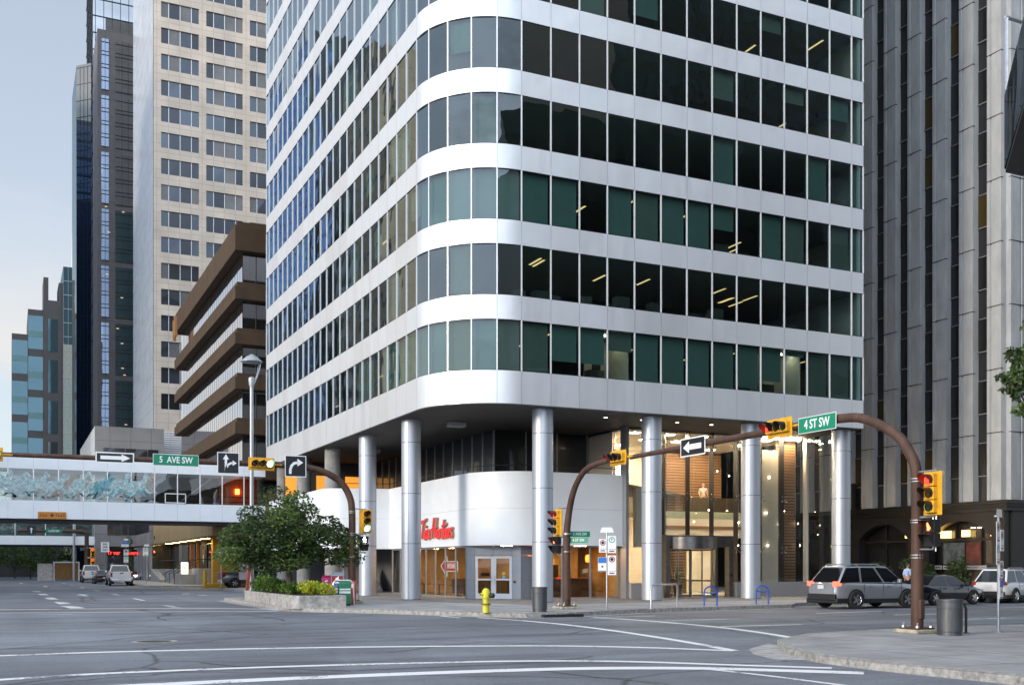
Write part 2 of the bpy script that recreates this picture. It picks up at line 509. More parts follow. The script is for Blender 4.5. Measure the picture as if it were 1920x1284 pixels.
M['alu_c'] = aluminium('spandrel aluminium brighter', (.87, .885, .90), .38)
M['alu_col'] = aluminium('column aluminium', (.50, .54, .60), .46, .04)
M['mull'] = pm('mullion aluminium', (.80, .81, .82), .35, .3)
M['dkmull'] = pm('dark mullion', (.03, .03, .035), .4, .5)
M['gmull'] = pm('grey mullion', (.30, .32, .34), .4, .5)
M['black'] = pm('black', (.012, .012, .013), .6)
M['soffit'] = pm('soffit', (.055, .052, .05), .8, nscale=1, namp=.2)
M['white'] = pm('white cladding', (.80, .845, .885), .42, nscale=.6, namp=.06, spec=.5)
M['grey'] = pm('grey', (.25, .25, .26), .7, nscale=2, namp=.15)
M['conc'] = pm('raw concrete', (.30, .29, .275), .9, nscale=1.6, namp=.3, bump=.35, bscale=14)
M['conc_lt'] = pm('pale concrete', (.42, .41, .39), .9, nscale=3, namp=.35, bump=.5, bscale=30)
M['steel'] = pm('galvanised steel', (.50, .51, .53), .38, .9, nscale=8, namp=.2)
M['rust'] = pm('weathering steel', (.085, .043, .028), .68, .15, nscale=4, namp=.45, bump=.1, bscale=40, stretch=(1, 1, .25))
M['yellow'] = pm('signal yellow', (.70, .37, .018), .5, nscale=6, namp=.28)
M['signgreen'] = pm('sign green', (.0, .215, .115), .45, nscale=3, namp=.08)
M['signwhite'] = pm('sign white', (.82, .82, .82), .45)
M['signblack'] = pm('sign black', (.008, .010, .014), .4)
M['rubber'] = pm('tyre rubber', (.018, .018, .019), .85)
M['chrome'] = pm('bright alloy', (.62, .63, .65), .25, .95)
M['carglass'] = pm('car glass', (.008, .009, .011), .04, spec=.7)
# ------------------------------------------------------------------ ground, pavements, kerbs, markings
def ribbon(pts, wd, z=.005):
    m = MB(); n = len(pts); L_ = []; R_ = []
    # resample smoothly
    P = [Vector((p[0], p[1])) for p in pts]
    Q = []
    for i in range(n - 1):
        p0 = P[max(i - 1, 0)]; p1 = P[i]; p2 = P[i + 1]; p3 = P[min(i + 2, n - 1)]
        for k in range(6 if n > 2 else 1):
            t = k / 6
            Q.append(.5 * ((2 * p1) + (-p0 + p2) * t + (2 * p0 - 5 * p1 + 4 * p2 - p3) * t * t + (-p0 + 3 * p1 - 3 * p2 + p3) * t ** 3))
    Q.append(P[-1])
    for i, p in enumerate(Q):
        d = (Q[min(i + 1, len(Q) - 1)] - Q[max(i - 1, 0)]).normalized()
        nn = Vector((-d.y, d.x)) * wd / 2
        L_.append(p + nn); R_.append(p - nn)
    for i in range(len(Q) - 1):
        m.face([(R_[i].x, R_[i].y, z), (R_[i + 1].x, R_[i + 1].y, z), (L_[i + 1].x, L_[i + 1].y, z), (L_[i].x, L_[i].y, z)])
    return m

g = MB(); g.face([(-900, -900, 0), (900, -900, 0), (900, 900, 0), (-900, 900, 0)])
tag(g.build('road', M['asphalt']), kind='structure')

KERB_NE = [(90, -4.4), (17.5, -4.4), (15.2, -5.0), (13.8, -6.4), (11, -6.9), (5, -7.9), (2.6, -8.9), (1.0, -9.45), (-.6, -9.3), (-2.0, -7.6), (-4.0, -4.3), (-6.0, -1.9), (-6.9, -.4), (-7.0, 1.2), (-7.0, 14.2), (-5.6, 15.0), (-2.6, 15.6), (-2.6, 39), (7, 39), (7, 50.2), (-2.6, 50.2), (-4.5, 51), (-6.9, 51.6), (-6.95, 93)]
SW_NE = KERB_NE + [(90, 93)]
KERB_SE = [(-3.0, -80), (-3.05, -33), (-3.45, -29.2), (-3.35, -27.6), (-2.7, -25.9), (-1.3, -23.9), (.9, -22.4), (4, -21.85), (9, -21.8), (90, -21.8)]
SW_SE = KERB_SE + [(90, -80)]
SW_NW = [(-29, -5), (-27.5, -3.5), (-27.5, 93), (-90, 93), (-90, -5)]
SW_SW = [(-27.5, -80), (-27.5, -23.5), (-29, -22), (-90, -22), (-90, -80)]

def pavement(name, poly, mat, z):
    bm = bmesh.new()
    vs = [bm.verts.new((p[0], p[1], z)) for p in poly]
    f = bm.faces.new(vs)
    bmesh.ops.triangulate(bm, faces=[f])
    for f in bm.faces:
        if f.normal.z < 0: f.normal_flip()
    me = bpy.data.meshes.new(name); bm.to_mesh(me); bm.free()
    me.materials.append(mat)
    o = bpy.data.objects.new(name, me); COL.objects.link(o)
    return tag(o, kind='structure')

def kerb(name, line, side, h=.15, wd=.20):
    """upright stone edge along a line; 'side' = +1 when the pavement lies to the left of the walking direction"""
    m = MB(); P = [Vector(p) for p in line]; off = []
    for i, p in enumerate(P):
        a = (P[i] - P[i - 1]).normalized() if i else (P[1] - P[0]).normalized()
        b = (P[i + 1] - P[i]).normalized() if i < len(P) - 1 else a
        d = (a + b).normalized()
        k = min(1.6, 1 / max(.4, d.dot(a)))
        off.append(p + Vector((-d.y, d.x)) * wd * side * k)
    z1 = h + .006
    for i in range(len(P) - 1):
        p, q, r, s_ = P[i], P[i + 1], off[i + 1], off[i]
        m.face([(p.x, p.y, -.02), (q.x, q.y, -.02), (q.x, q.y, z1 - .03), (p.x, p.y, z1 - .03)])
        pi = p + (s_ - p) * .15; qi = q + (r - q) * .15
        m.face([(p.x, p.y, z1 - .03), (q.x, q.y, z1 - .03), (qi.x, qi.y, z1), (pi.x, pi.y, z1)])
        m.face([(pi.x, pi.y, z1), (qi.x, qi.y, z1), (r.x, r.y, z1), (s_.x, s_.y, z1)])
        m.face([(s_.x, s_.y, z1), (r.x, r.y, z1), (r.x, r.y, .1), (s_.x, s_.y, .1)])
    return tag(m.build(name, M['kerb']), kind='structure')

pavement('sidewalk', SW_NE, M['walk'], .15)
pavement('sidewalk', SW_SE, M['walk'], .15)
pavement('sidewalk', SW_NW, M['walk'], .15)
pavement('sidewalk', SW_SW, M['walk'], .15)
kerb('kerb', KERB_NE, -1)
kerb('kerb', KERB_SE, -1)
M['plaza'] = slabs('plaza paving', (.235, .225, .215), 1.45, .010)
pavement('plaza', [(.2, 4), (-1.0, 8), (-1.0, 15), (0, 36), (24, 36), (24, -1.6), (3.2, -1.9)], M['plaza'], .154)
# worn pale concrete aprons where the kerb drops for the crossings
M['apron'] = pm('kerb ramp concrete', (.36, .35, .33), .9, nscale=3, namp=.35, bump=.3, bscale=30)
ap = MB(); ap.face([(-3.75, -26.9, .006), (-3.3, -25.6, .006), (-2.5, -24.4, .006), (-1.0, -23.2, .006), (-1.2, -23.9, .012), (-2.6, -25.9, .012), (-3.25, -27.2, .012)])
tag(ap.build('kerb_ramp', M['apron']), kind='structure')
gut = ribbon([(5, -8.1), (2.5, -9.15), (.9, -9.72), (-.75, -9.55), (-2.25, -7.75), (-4.2, -4.5), (-6.2, -2.1), (-7.18, -.45), (-7.25, 1.2), (-7.25, 14)], .38, .004)
tag(gut.build('gutter', M['apron']), kind='structure')
gut = ribbon([(13.7, -6.65), (9, -7.45), (5, -8.15)], .35, .004)
tag(gut.build('gutter', M['apron']), kind='structure')

MARKS = [
    ([(-17.9, -19.25), (-16.26, -19.15), (-14.99, -19.2), (-12.32, -19.56), (-9.57, -20.26), (-6.81, -21.26), (-5.31, -22.09), (-4.06, -23.29), (-3.05, -24.6)], .30),
    ([(-18, -24.5), (-16.64, -24.12), (-15.79, -23.98), (-14.73, -23.96), (-13.25, -24.01), (-10.91, -24.3), (-8.5, -24.84), (-6.65, -25.75), (-4.93, -27.48), (-3.86, -28.55)], .28),
    ([(-16.5, -26.2), (-15.34, -26.18), (-13.69, -26.15), (-11.55, -26.23), (-9.26, -26.46), (-7.72, -26.79), (-6.15, -27.53), (-5.02, -28.49), (-3.99, -29.49)], .50),
    ([(-6.07, -27.57), (-5.85, -28.67), (-5.71, -29.87), (-5.5, -33)], .14),
    ([(-1.76, -10.56), (-1.55, -13.69), (-1.77, -17.32), (-2.35, -21.31), (-3.05, -24.6)], .26),
    ([(1.58, -10.27), (2.05, -12.81), (2.0, -17.1), (1.28, -20.58), (.3, -23.3)], .26),
    ([(-2.94, -6.9), (-2.88, -8.6)], .16),
    ([(-2.24, -8.68), (-1.76, -10.56)], .2),
    ([(-18.2, 6.3), (-16.44, 5.93), (-12.65, 5.0), (-9.3, 3.6), (-6.95, 1.6)], .34),
    ([(-18.2, 2.7), (-16.69, 2.39), (-13.02, 1.46), (-9.86, .51), (-7.5, -.3)], .26),
    ([(2.72, -13.26), (5.75, -13.29)], .17),
    ([(2.27, -16.9), (5.24, -17.05)], .17),
    ([(1.9, -10.3), (4.2, -10.25)], .15),
    ([(10.98, -11.17), (14.76, -10.82)], .17),
    ([(12.7, -13.47), (15.84, -13.62)], .17),
    ([(11.59, -16.86), (14.6, -16.84)], .17),
    ([(21.94, -10.37), (25.56, -10.5)], .17),
    ([(-16.3, .56), (-15.15, .3)], .12),
    ([(-10.76, 8.6), (-10.58, 5.0)], .22), ([(-10.98, 20.0), (-10.85, 15.9)], .2), ([(-11.2, 31.5), (-11.1, 27.2)], .2),
    ([(-11.5, 43), (-11.4, 39)], .2), ([(-11.8, 55), (-11.7, 51)], .2), ([(-12.0, 67), (-11.95, 63)], .2), ([(-12.2, 79), (-12.15, 75)], .2),
    ([(-14.9, 9.5), (-14.6, 6.4)], .62), ([(-15.0, 15.6), (-14.85, 12.2)], .55), ([(-15.25, 24.0), (-15.1, 19.6)], .5), ([(-15.4, 33), (-15.3, 28.6)], .5), ([(-15.6, 42), (-15.5, 38)], .5),
    ([(-14.4, 62), (-14.4, 58)], .3), ([(-16.2, 82), (-16.2, 76)], .3), ([(-6.97, 28.2), (-6.7, 29.4)], .5), ([(-6.5, 24.6), (-6.2, 25.6)], .5),
]
for i, (p, wd) in enumerate(MARKS):
    tag(ribbon(p, wd, .004 + .0007 * (i % 5)).build('road_marking', M['paint'] if i < 20 else M['paint_worn']), kind='structure')
M['tar'] = pm('tar seam', (.028, .028, .030), .5, nscale=6, namp=.3)
rq = random.Random(9)
for x0, y0, ang, ln in [(-15, -13, 8, 9), (-6, -17.5, -4, 8), (-9, -8, 80, 7), (6, -19.5, 3, 12), (-12, -30.5, 15, 6), (16, -9, 2, 10), (-13.5, 12, 88, 18), (-9.3, 30, 91, 22), (-4, -13.2, 170, 6), (8, -12, 178, 9), (-10, -21.8, 40, 5), (-14, -22.5, -60, 5), (-3.5, -18, 60, 6), (-12.5, -6, 100, 9), (2, -15.2, -12, 8), (-8, -29.5, 120, 5), (-6.5, -24.5, 200, 7)]:
    P_ = []; x, y, a = x0, y0, R(ang)
    for k in range(int(ln / .9)):
        P_.append((x, y)); a += rq.uniform(-.22, .22); x += .9 * math.cos(a); y += .9 * math.sin(a)
    tag(ribbon(P_, .08, .003).build('tar_seam', M['tar']), kind='structure')
ar = MB()  # lane arrow painted on the street
ar.face([(-13.25, 24.5, .005), (-13.0, 24.5, .005), (-13.0, 28.2, .005), (-13.25, 28.2, .005)])
ar.face([(-13.55, 28.2, .005), (-12.7, 28.2, .005), (-13.12, 31.5, .005)])
tag(ar.build('road_marking', M['paint_worn']), kind='structure')

mh = thing('manhole_cover', 'round iron manhole cover set flush in the asphalt of the intersection', 'manhole cover', (-14.1, -16.2, 0))
q = MB(); q.lathe([(.40, .002), (.40, .006), (.34, .007), (.33, .004), (.1, .004), (0, .004)], n=28)
M['iron'] = pm('cast iron', (.07, .068, .066), .6, .6, nscale=20, namp=.3)
q.build('lid', M['iron'], mh)
q = MB()
for j in range(28):
    a0 = 2 * PI * j / 28; a1 = 2 * PI * (j + 1) / 28
    q.face([(.42 * math.cos(a0), .42 * math.sin(a0), .0035), (.55 * math.cos(a0), .55 * math.sin(a0), .0035), (.55 * math.cos(a1), .55 * math.sin(a1), .0035), (.42 * math.cos(a1), .42 * math.sin(a1), .0035)])
q.build('collar', M['apron'], mh)

dg = thing('storm_drain', 'black slot storm drain in the kerb beside the hydrant', 'drain', (.7, -9.6, 0))
q = MB(); q.box(-.8, .8, -.12, .12, .002, .10); q.build('mouth', M['black'], dg)
q = MB()
for k in range(9): q.box(-.78 + k * .19, -.72 + k * .19, -.20, .0, .10, .115)
q.build('grate', M['iron'], dg)

# ------------------------------------------------------------------ the white office tower
tower = thing('office_tower', 'white banded office tower with a rounded glass corner standing on round metal columns', 'office building', (0, 0, .15))
Z0, SILL, FH, WH = 9.17, 10.65, 3.40, 2.31
NF = 15
RAD = 3.70
CX_, CY_ = RAD, RAD
NA = 5
def arc(n, rad=RAD, off=0.0):
    return [(CX_ + (rad + off) * math.cos(PI + PI / 2 * k / n), CY_ + (rad + off) * math.sin(PI + PI / 2 * k / n)) for k in range(n + 1)]
left = [(0, 36.1)] + [(0, RAD + 1.432 * k) for k in range(22, 0, -1)]
right = [(RAD + 1.498 * k, 0) for k in range(1, 14)] + [(23.98, 0)]
facade = left + arc(NA) + right            # mullion points, left end to right end
NB = len(facade) - 1
iarc0 = len(left); iarc1 = iarc0 + NA

M['glass'] = glass('tower glass', (.40, .53, .505), .085, (.82, .93, 1.0), .004, wob=.018, wscale=.55, power=.8)
M['blind'] = pm('roller blind', (.21, .30, .28), .8, nscale=.5, namp=.1)
M['blind2'] = pm('roller blind pale', (.25, .27, .235), .8, nscale=.5, namp=.1)
M['inside'] = pm('office interior', (.13, .125, .115), .9, nscale=.5, namp=.3)
M['ceil'] = pm('office ceiling', (.34, .33, .31), .9)
M['strip'] = em('ceiling lamp', (1.0, .66, .30), .8)

def out_n(p, q):
    d = Vector((q[0] - p[0], q[1] - p[1], 0)).normalized()
    return Vector((d.y, -d.x, 0))

def band(z0, z1, name='spandrel_band'):
    m = MB(); rp = random.Random(int(z0 * 100))
    for i in range(NB):
        m.cur = rp.choice([0, 0, 0, 1, 2])
        if iarc0 <= i < iarc1:
            a0 = PI + PI / 2 * (i - iarc0) / NA; a1 = PI + PI / 2 * (i - iarc0 + 1) / NA
            da = .006 / RAD
            seg = [(CX_ + RAD * math.cos(a0 + da + (a1 - a0 - 2 * da) * k / 8), CY_ + RAD * math.sin(a0 + da + (a1 - a0 - 2 * da) * k / 8)) for k in range(9)]
        else:
            p, q = Vector(facade[i]), Vector(facade[i + 1]); d = (q - p).normalized() * .006
            seg = [tuple(p + d), tuple(q - d)]
        n = len(seg)
        # sheet skin with returned lips
        inner = []
        for k in range(n):
            if iarc0 <= i < iarc1:
                v = Vector((CX_, CY_)) - Vector(seg[k]); inner.append(Vector(seg[k]) + v.normalized() * .16)
            else:
                o = out_n(facade[i], facade[i + 1]); inner.append(Vector(seg[k]) - Vector((o.x, o.y)) * .16)
        for k in range(n - 1):
            a, b = seg[k], seg[k + 1]; c, d = inner[k + 1], inner[k]
            m.face([(a[0], a[1], z0), (b[0], b[1], z0), (b[0], b[1], z1), (a[0], a[1], z1)])
            m.face([(a[0], a[1], z1), (b[0], b[1], z1), (c[0], c[1], z1), (d[0], d[1], z1)])
            m.face([(d[0], d[1], z0), (c[0], c[1], z0), (b[0], b[1], z0), (a[0], a[1], z0)])
    return m.build(name, [M['alu'], M['alu_b'], M['alu_c']], tower, world=True, smooth=True, sharp=30)

bands = [(Z0, SILL)] + [(SILL + FH * k + WH, SILL + FH * (k + 1)) for k in range(NF)]
for z0, z1 in bands: band(z0, z1)

# backing slab behind each band, and the floor inside
def inset_poly(off, far=.5):
    pts = [(off, 36.1 - far)] + arc(12, RAD - off) + [(23.98 - far, off), (23.98 - far, 36.1 - far)]
    return pts
for k in range(NF + 1):
    z0, z1 = bands[k]
    m = MB(); m.prism(inset_poly(.17, .02), z0 + .04, z1 - .02)
    m.build('floor_slab', M['ceil'], tower, world=True)
m = MB(); m.prism([(7.5, 7.5), (23.4, 7.5), (23.4, 35.5), (7.5, 35.5)], Z0 + .1, SILL + FH * NF)
m.build('core', M['inside'], tower, world=True)
m = MB(); m.box(23.7, 23.96, .2, 36.0, Z0 + .05, SILL + FH * NF); m.box(.2, 23.7, 35.8, 36.08, Z0 + .05, SILL + FH * NF)
m.build('end_wall', M['alu'], tower, world=True)
m = MB(); m.prism(inset_poly(.15, 0), SILL + FH * NF + .01, SILL + FH * NF + .6)
m.build('roof', M['grey'], tower, world=True)

# glazing: one pane per bay and floor
def pane_mb(i, k, jit=True):
    p, q = Vector(facade[i]), Vector(facade[i + 1])
    o = out_n(facade[i], facade[i + 1])
    rnd = random.Random(i * 131 + k * 17)
    z0 = SILL + FH * k + .01; z1 = SILL + FH * k + WH - .01
    def P(c, z, t):
        return (c[0] - o.x * (.034 + t), c[1] - o.y * (.034 + t), z)
    t = [rnd.uniform(-.007, .007) for _ in range(4)]
    d = (q - p).normalized() * .02
    p2 = p + d; q2 = q - d
    # plane through three jittered corners
    c = t[0] + t[2] - t[1]
    return [P(p2, z0, t[0]), P(q2, z0, t[1]), P(q2, z1, t[2]), P(p2, z1, c)]
single = set()
for k in range(5):
    for i in range(iarc0, NB): single.add((i, k))
def frame_mb(m, i, k, left_post=True, right_post=False):
    z0, z1 = SILL + FH * k, SILL + FH * k + WH
    def post(j):
        if j == 0: o = out_n(facade[0], facade[1])
        elif j == NB: o = out_n(facade[-2], facade[-1])
        else: o = (out_n(facade[j - 1], facade[j]) + out_n(facade[j], facade[j + 1])).normalized()
        c = Vector((*facade[j], (z0 + z1) / 2)) - o * .02
        m.cur = 0
        m.obox(c, Vector((-o.y, o.x, 0)), o, (0, 0, 1), .055, .065, z1 - z0 - .004)
    if left_post: post(i)
    if right_post: post(i + 1)
    m.cur = 1
    o = out_n(facade[i], facade[i + 1])
    p = Vector((*facade[i], 0)) - o * .035; q = Vector((*facade[i + 1], 0)) - o * .035
    d = (q - p).normalized() * .03
    for z in (z0 + .018, z1 - .018):
        m.bar(p + d + Vector((0, 0, z)), q - d + Vector((0, 0, z)), .05, .03)
rest = MB(); restf = MB()
for k in range(NF):
    for i in range(NB):
        f = pane_mb(i, k)
        if (i, k) in single:
            wo = MB().face(f).build('window', M['glass'], tower, world=True)
            m = MB(); frame_mb(m, i, k, True, i == NB - 1)
            m.build('frame', [M['mull'], M['dkmull']], wo, world=True)
        else:
            rest.face(f); frame_mb(restf, i, k, True, i == NB - 1)
tag(rest.build('window', M['glass'], tower, world=True), kind='stuff')
tag(restf.build('window_frame', [M['mull'], M['dkmull']], tower, world=True), kind='stuff')

# blinds, ceiling lamps and furniture seen through the panes
rb = random.Random(5)
drop_rows = {0: .96, 1: .22, 2: .72, 3: .22, 4: .14, 5: .3, 6: .4}
many_blinds = []
for k in range(7):
    m0 = MB()
    for i in range(6, NB):
        if k < 3 and i >= iarc0 - 8: m0 = MB()
        pr = drop_rows[k]
        if i < iarc0: pr *= .75
        if rb.random() > pr: continue
        fr = 1.0 if rb.random() < .62 else rb.choice([.35, .5, .62, .75])
        if k == 0:
            fr = 1.0
            j = i - iarc1
            if j in (1, 2): fr = .72
            if j == 3: fr = .40
            if j == 9: fr = .74
            if j == 10: fr = .12
            if j == 8: fr = .93
        z1 = SILL + FH * k + WH - .02; z0 = z1 - (WH - .05) * fr
        o = out_n(facade[i], facade[i + 1])
        p = Vector((*facade[i], 0)) - o * .24; q = Vector((*facade[i + 1], 0)) - o * .24
        d = (q - p).normalized() * .05
        m0.cur = 0 if rb.random() < .7 else 1
        m0.face([(p + d + Vector((0, 0, z0))), (q - d + Vector((0, 0, z0))), (q - d + Vector((0, 0, z1))), (p + d + Vector((0, 0, z1)))])
        if k < 3 and i >= iarc0 - 8:
            m0.build('roller_blind', [M['blind'], M['blind2']], tower, world=True); m0 = MB()
    if m0.f: many_blinds.append(m0)
mb_ = MB()
for q in many_blinds:
    for f, c in zip(q.f, q.m):
        mb_.cur = c; mb_.face([q.v[j] for j in f])
tag(mb_.build('roller_blind', [M['blind'], M['blind2']], tower, world=True), kind='stuff')
for k in range(6):
    m = MB(); n = {0: 22, 1: 11, 2: 7, 3: 2, 4: 1, 5: 2}[k]
    zc = SILL + FH * k + WH + .035
    for _ in range(n):
        if rb.random() < .7: x = rb.uniform(4.5, 22.5); y = rb.uniform(.9, 6)
        else: x = rb.uniform(.9, 6); y = rb.uniform(4.5, 30)
        MB().box(x, x + .11, y, y + 1.2, zc - .015, zc).build('ceiling_lamp', M['strip'], tower, world=True)
m = MB()
for k in (0, 1, 2):
    zf = SILL + FH * k - .02
    for _ in range(16):
        x = rb.uniform(4, 22); y = rb.uniform(.8, 2.2); s_ = rb.uniform(.4, .9)
        MB().box(x, x + s_, y, y + .5, zf, zf + rb.uniform(.2, .95)).build('desk', M['inside'], tower, world=True)
# the two bright meeting rooms on the first office floor
M['wallwarm'] = pm('meeting room wall', (.62, .58, .50), .85)
for j in (3, 10):
    m = MB()
    x0 = RAD + 1.498 * j
    m.box(x0 + .2, x0 + 2.6, 2.6, 2.7, SILL, SILL + WH)
    m.box(x0 + 1.42, x0 + 1.46, .5, 2.6, SILL, SILL + WH)
    m.build('meeting_room_wall', M['wallwarm'], tower, world=True)
m = MB(); m.box(RAD + 1.498 * 9 + .2, RAD + 1.498 * 10, 1.6, 1.7, SILL, SILL + WH)
m.build('meeting_room_wall', M['wallwarm'], tower, world=True)
M['meetlamp'] = em('meeting room lamp', (1, .9, .72), 7)
for j in (3, 10):
    x0 = RAD + 1.498 * j
    MB().box(x0 + .2, x0 + 1.3, 1.1, 1.3, SILL + WH - .03, SILL + WH).build('ceiling_lamp', M['meetlamp'], tower, world=True)
m = MB(); m.box(RAD + 1.498 * 3 + .62, RAD + 1.498 * 3 + 1.1, 2.56, 2.598, SILL + .7, SILL + 1.35); m.build('wall_picture', M['black'], tower, world=True)

# underside, lamps in it, and the round columns
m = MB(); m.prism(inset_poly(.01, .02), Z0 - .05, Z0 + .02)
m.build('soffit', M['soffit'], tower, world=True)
M['fixture'] = pm('soffit lamp box', (.33, .33, .33), .6)
for x, y in [(3.2, 6.6), (3.3, 13.4), (3.2, 20.4)]:
    m = MB(); m.box(x - .45, x + .45, y - .3, y + .3, Z0 - .30, Z0 - .05); m.build('soffit_lamp', M['fixture'], tower, world=True, bevel=.05)
M['down'] = em('soffit downlight', (1, .9, .75), 6)
for k in range(7): MB().disc((9.2 + 2.1 * k, 1.9, Z0 - .055), (0, 0, -1), .09, 12).build('downlight', M['down'], tower, world=True)
COLS = [(5.25, .95), (11.25, .95), (17.27, .95), (23.3, .95)] + [(.95, 7.05), (.95, 14.25), (.95, 21.45), (.95, 28.6), (.95, 34.6)]
M['joint'] = pm('column joint', (.05, .05, .055), .6)
for x, y in COLS:
    c = MB(); c.lathe([(.49, .15), (.49, Z0 - .05)], (x, y, 0), 40)
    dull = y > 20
    c.cur = 1; j = c
    for z in ([] if dull else (2.95, 5.45, 8.0)):
        j.lathe([(.488, z - .012), (.4925, z - .012), (.4925, z + .012), (.488, z + .012)], (x, y, 0), 40)
    if not dull:
        for a in (.9, 2.4, -2.2, -.35):
            dx, dy = math.cos(a), math.sin(a)
            j.obox((x + dx * .4895, y + dy * .4895, Z0 / 2), (-dy, dx, 0), (dx, dy, 0), (0, 0, 1), .012, .006, Z0 - .4)
    j.lathe([(.50, .15), (.50, .18), (.488, .18)], (x, y, 0), 40)
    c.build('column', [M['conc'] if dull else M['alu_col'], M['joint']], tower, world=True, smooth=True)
# ------------------------------------------------------------------ coffee shop under the tower
shop = thing('coffee_shop', 'coffee shop pavilion with a curved white wall and red script sign under the tower', 'coffee shop', (4, 4.6, .15))
def arcp(cx, cy, r, a0, a1, n): return [(cx + r * math.cos(R(a0 + (a1 - a0) * k / n)), cy + r * math.sin(R(a0 + (a1 - a0) * k / n))) for k in range(n + 1)]
WALL = [(.2, 36), (.2, 22.2)] + arcp(1.7, 21.6, 1.5, 180, 258, 8) + [(4.0, 19.45)] + [(4.0, 7.6)] + arcp(7.0, 7.6, 3.0, 180, 270, 16)[1:] + [(11.8, 4.6)]
def offset(poly, d):
    P = [Vector(p) for p in poly]; out_ = []
    for i, p in enumerate(P):
        a = (P[i] - P[i - 1]).normalized() if i else (P[1] - P[0]).normalized()
        b = (P[i + 1] - P[i]).normalized() if i < len(P) - 1 else a
        t = (a + b).normalized(); out_.append(p + Vector((-t.y, t.x)) * d / max(.5, t.dot(a)))
    return out_
def wall_mb(path, z0, z1, th):
    m = MB(); I = offset(path, th)
    for i in range(len(path) - 1):
        a, b, c, d = path[i], path[i + 1], I[i + 1], I[i]
        m.face([(a[0], a[1], z0), (b[0], b[1], z0), (b[0], b[1], z1), (a[0], a[1], z1)])
        m.face([(c[0], c[1], z0), (d[0], d[1], z0), (d[0], d[1], z1), (c[0], c[1], z1)])
        m.face([(a[0], a[1], z1), (b[0], b[1], z1), (c[0], c[1], z1), (d[0], d[1], z1)])
        m.face([(d[0], d[1], z0), (c[0], c[1], z0), (b[0], b[1], z0), (a[0], a[1], z0)])
    for p, q in ((path[0], I[0]), (path[-1], I[-1])):
        m.face([(p[0], p[1], z0), (q[0], q[1], z0), (q[0], q[1], z1), (p[0], p[1], z1)])
    return m
m = wall_mb(WALL, 2.88, 6.6, .28)
m.cur = 1
G_ = offset(WALL, -.002)
for i in range(len(WALL) - 1):
    a, b = G_[i], G_[i + 1]
    m.face([(a[0], a[1], 4.745), (b[0], b[1], 4.745), (b[0], b[1], 4.757), (a[0], a[1], 4.757)])
M['whitejoint'] = pm('white panel joint', (.36, .38, .40), .6)
m.build('curved_wall', [M['white'], M['whitejoint']], shop, world=True, smooth=True, sharp=25)
# bare deck and railing on top of the white wall
m = MB(); m.prism([(.5, 36), (.5, 22)] + [(4.2, 19.8), (4.3, 8), (7.2, 4.9), (11.7, 4.9), (23.5, 14), (23.5, 36)], 6.1, 6.25)
m.build('deck', M['soffit'], shop, world=True)
rl = offset(WALL, .12)
m = MB()
m.tube([(p.x, p.y, 6.92) for p in rl[10:]], .022, 6)
for p in rl[10::3]: m.tube([(p.x, p.y, 6.55), (p.x, p.y, 6.92)], .016, 5)
m.build('rail', M['dkmull'], shop, world=True)
# storefront glazing
M['shopglass'] = glass('shop glass', (.55, .56, .54), .05, (.95, .98, 1), .0, wob=.006, power=.55, ex=3.6)
def glazing(p, q, z0, z1, n, parent, gm, fm, fw=.07, world=True, head=True):
    """storefront: n panes between p and q, each its own window with its frame"""
    P = Vector((*p, 0)); Q = Vector((*q, 0)); d = (Q - P) / n; u = d.normalized()
    for k in range(n):
        a = P + d * k; b = P + d * (k + 1)
        f = MB().face([a + u * .02 + Vector((0, 0, z0 + .02)), b - u * .02 + Vector((0, 0, z0 + .02)), b - u * .02 + Vector((0, 0, z1 - .02)), a + u * .02 + Vector((0, 0, z1 - .02))])
        wo = f.build('window', gm, parent, world=world)
        m = MB()
        m.bar(a + Vector((0, 0, z0)), a + Vector((0, 0, z1)), fw, .1, (u.x, u.y, 0))
        if k == n - 1: m.bar(b + Vector((0, 0, z0)), b + Vector((0, 0, z1)), fw, .1, (u.x, u.y, 0))
        for z in (z0 + fw / 2, z1 - fw / 2): m.bar(a + u * fw / 2 + Vector((0, 0, z)), b - u * fw / 2 + Vector((0, 0, z)), .09, fw)
        m.build('frame', fm, wo, world=world)
M['frame'] = pm('storefront frame', (.36, .38, .41), .4, .6)
glazing((4.15, 19.3), (4.15, 7.5), .15, 2.86, 8, shop, M['shopglass'], M['frame'])
glazing((6.75, 5.0), (11.75, 5.0), .15, 2.86, 3, shop, M['shopglass'], M['frame'])
# grey clad entrance with a pair of doors, set at an angle
M['clad'] = pm('entrance cladding', (.27, .30, .345), .42, .25, nscale=1.5, namp=.08)
A0 = Vector((4.12, 7.42, 0)); DU = Vector((.722, -.692, 0)).normalized(); DN = Vector((DU.y, -DU.x, 0))
def dp(s_, z, o=0.0): return A0 + DU * s_ + DN * o + Vector((0, 0, z))
m = MB()
for s0, s1, z0, z1 in [(0, .44, .15, 1.1), (0, .44, 1.112, 2.36), (2.48, 2.95, .15, 1.1), (2.48, 2.95, 1.112, 2.36), (0, .44, 2.372, 2.86), (.452, 1.46, 2.372, 2.86), (1.472, 2.47, 2.372, 2.86), (2.482, 2.95, 2.372, 2.86)]:
    m.obox(dp((s0 + s1) / 2, (z0 + z1) / 2, -.1), DU, DN, (0, 0, 1), s1 - s0 - .008, .2, z1 - z0)
e = dp(2.95, 0)
for z0, z1 in [(.15, 1.1), (1.112, 2.36), (2.372, 2.86)]:
    m.obox((e.x + .36, e.y + .1, (z0 + z1) / 2), (1, 0, 0), (0, 1, 0), (0, 0, 1), .72, .2, z1 - z0)
m.build('entrance_cladding', M['clad'], shop, world=True)
M['doorwhite'] = pm('white door', (.66, .70, .74), .4)
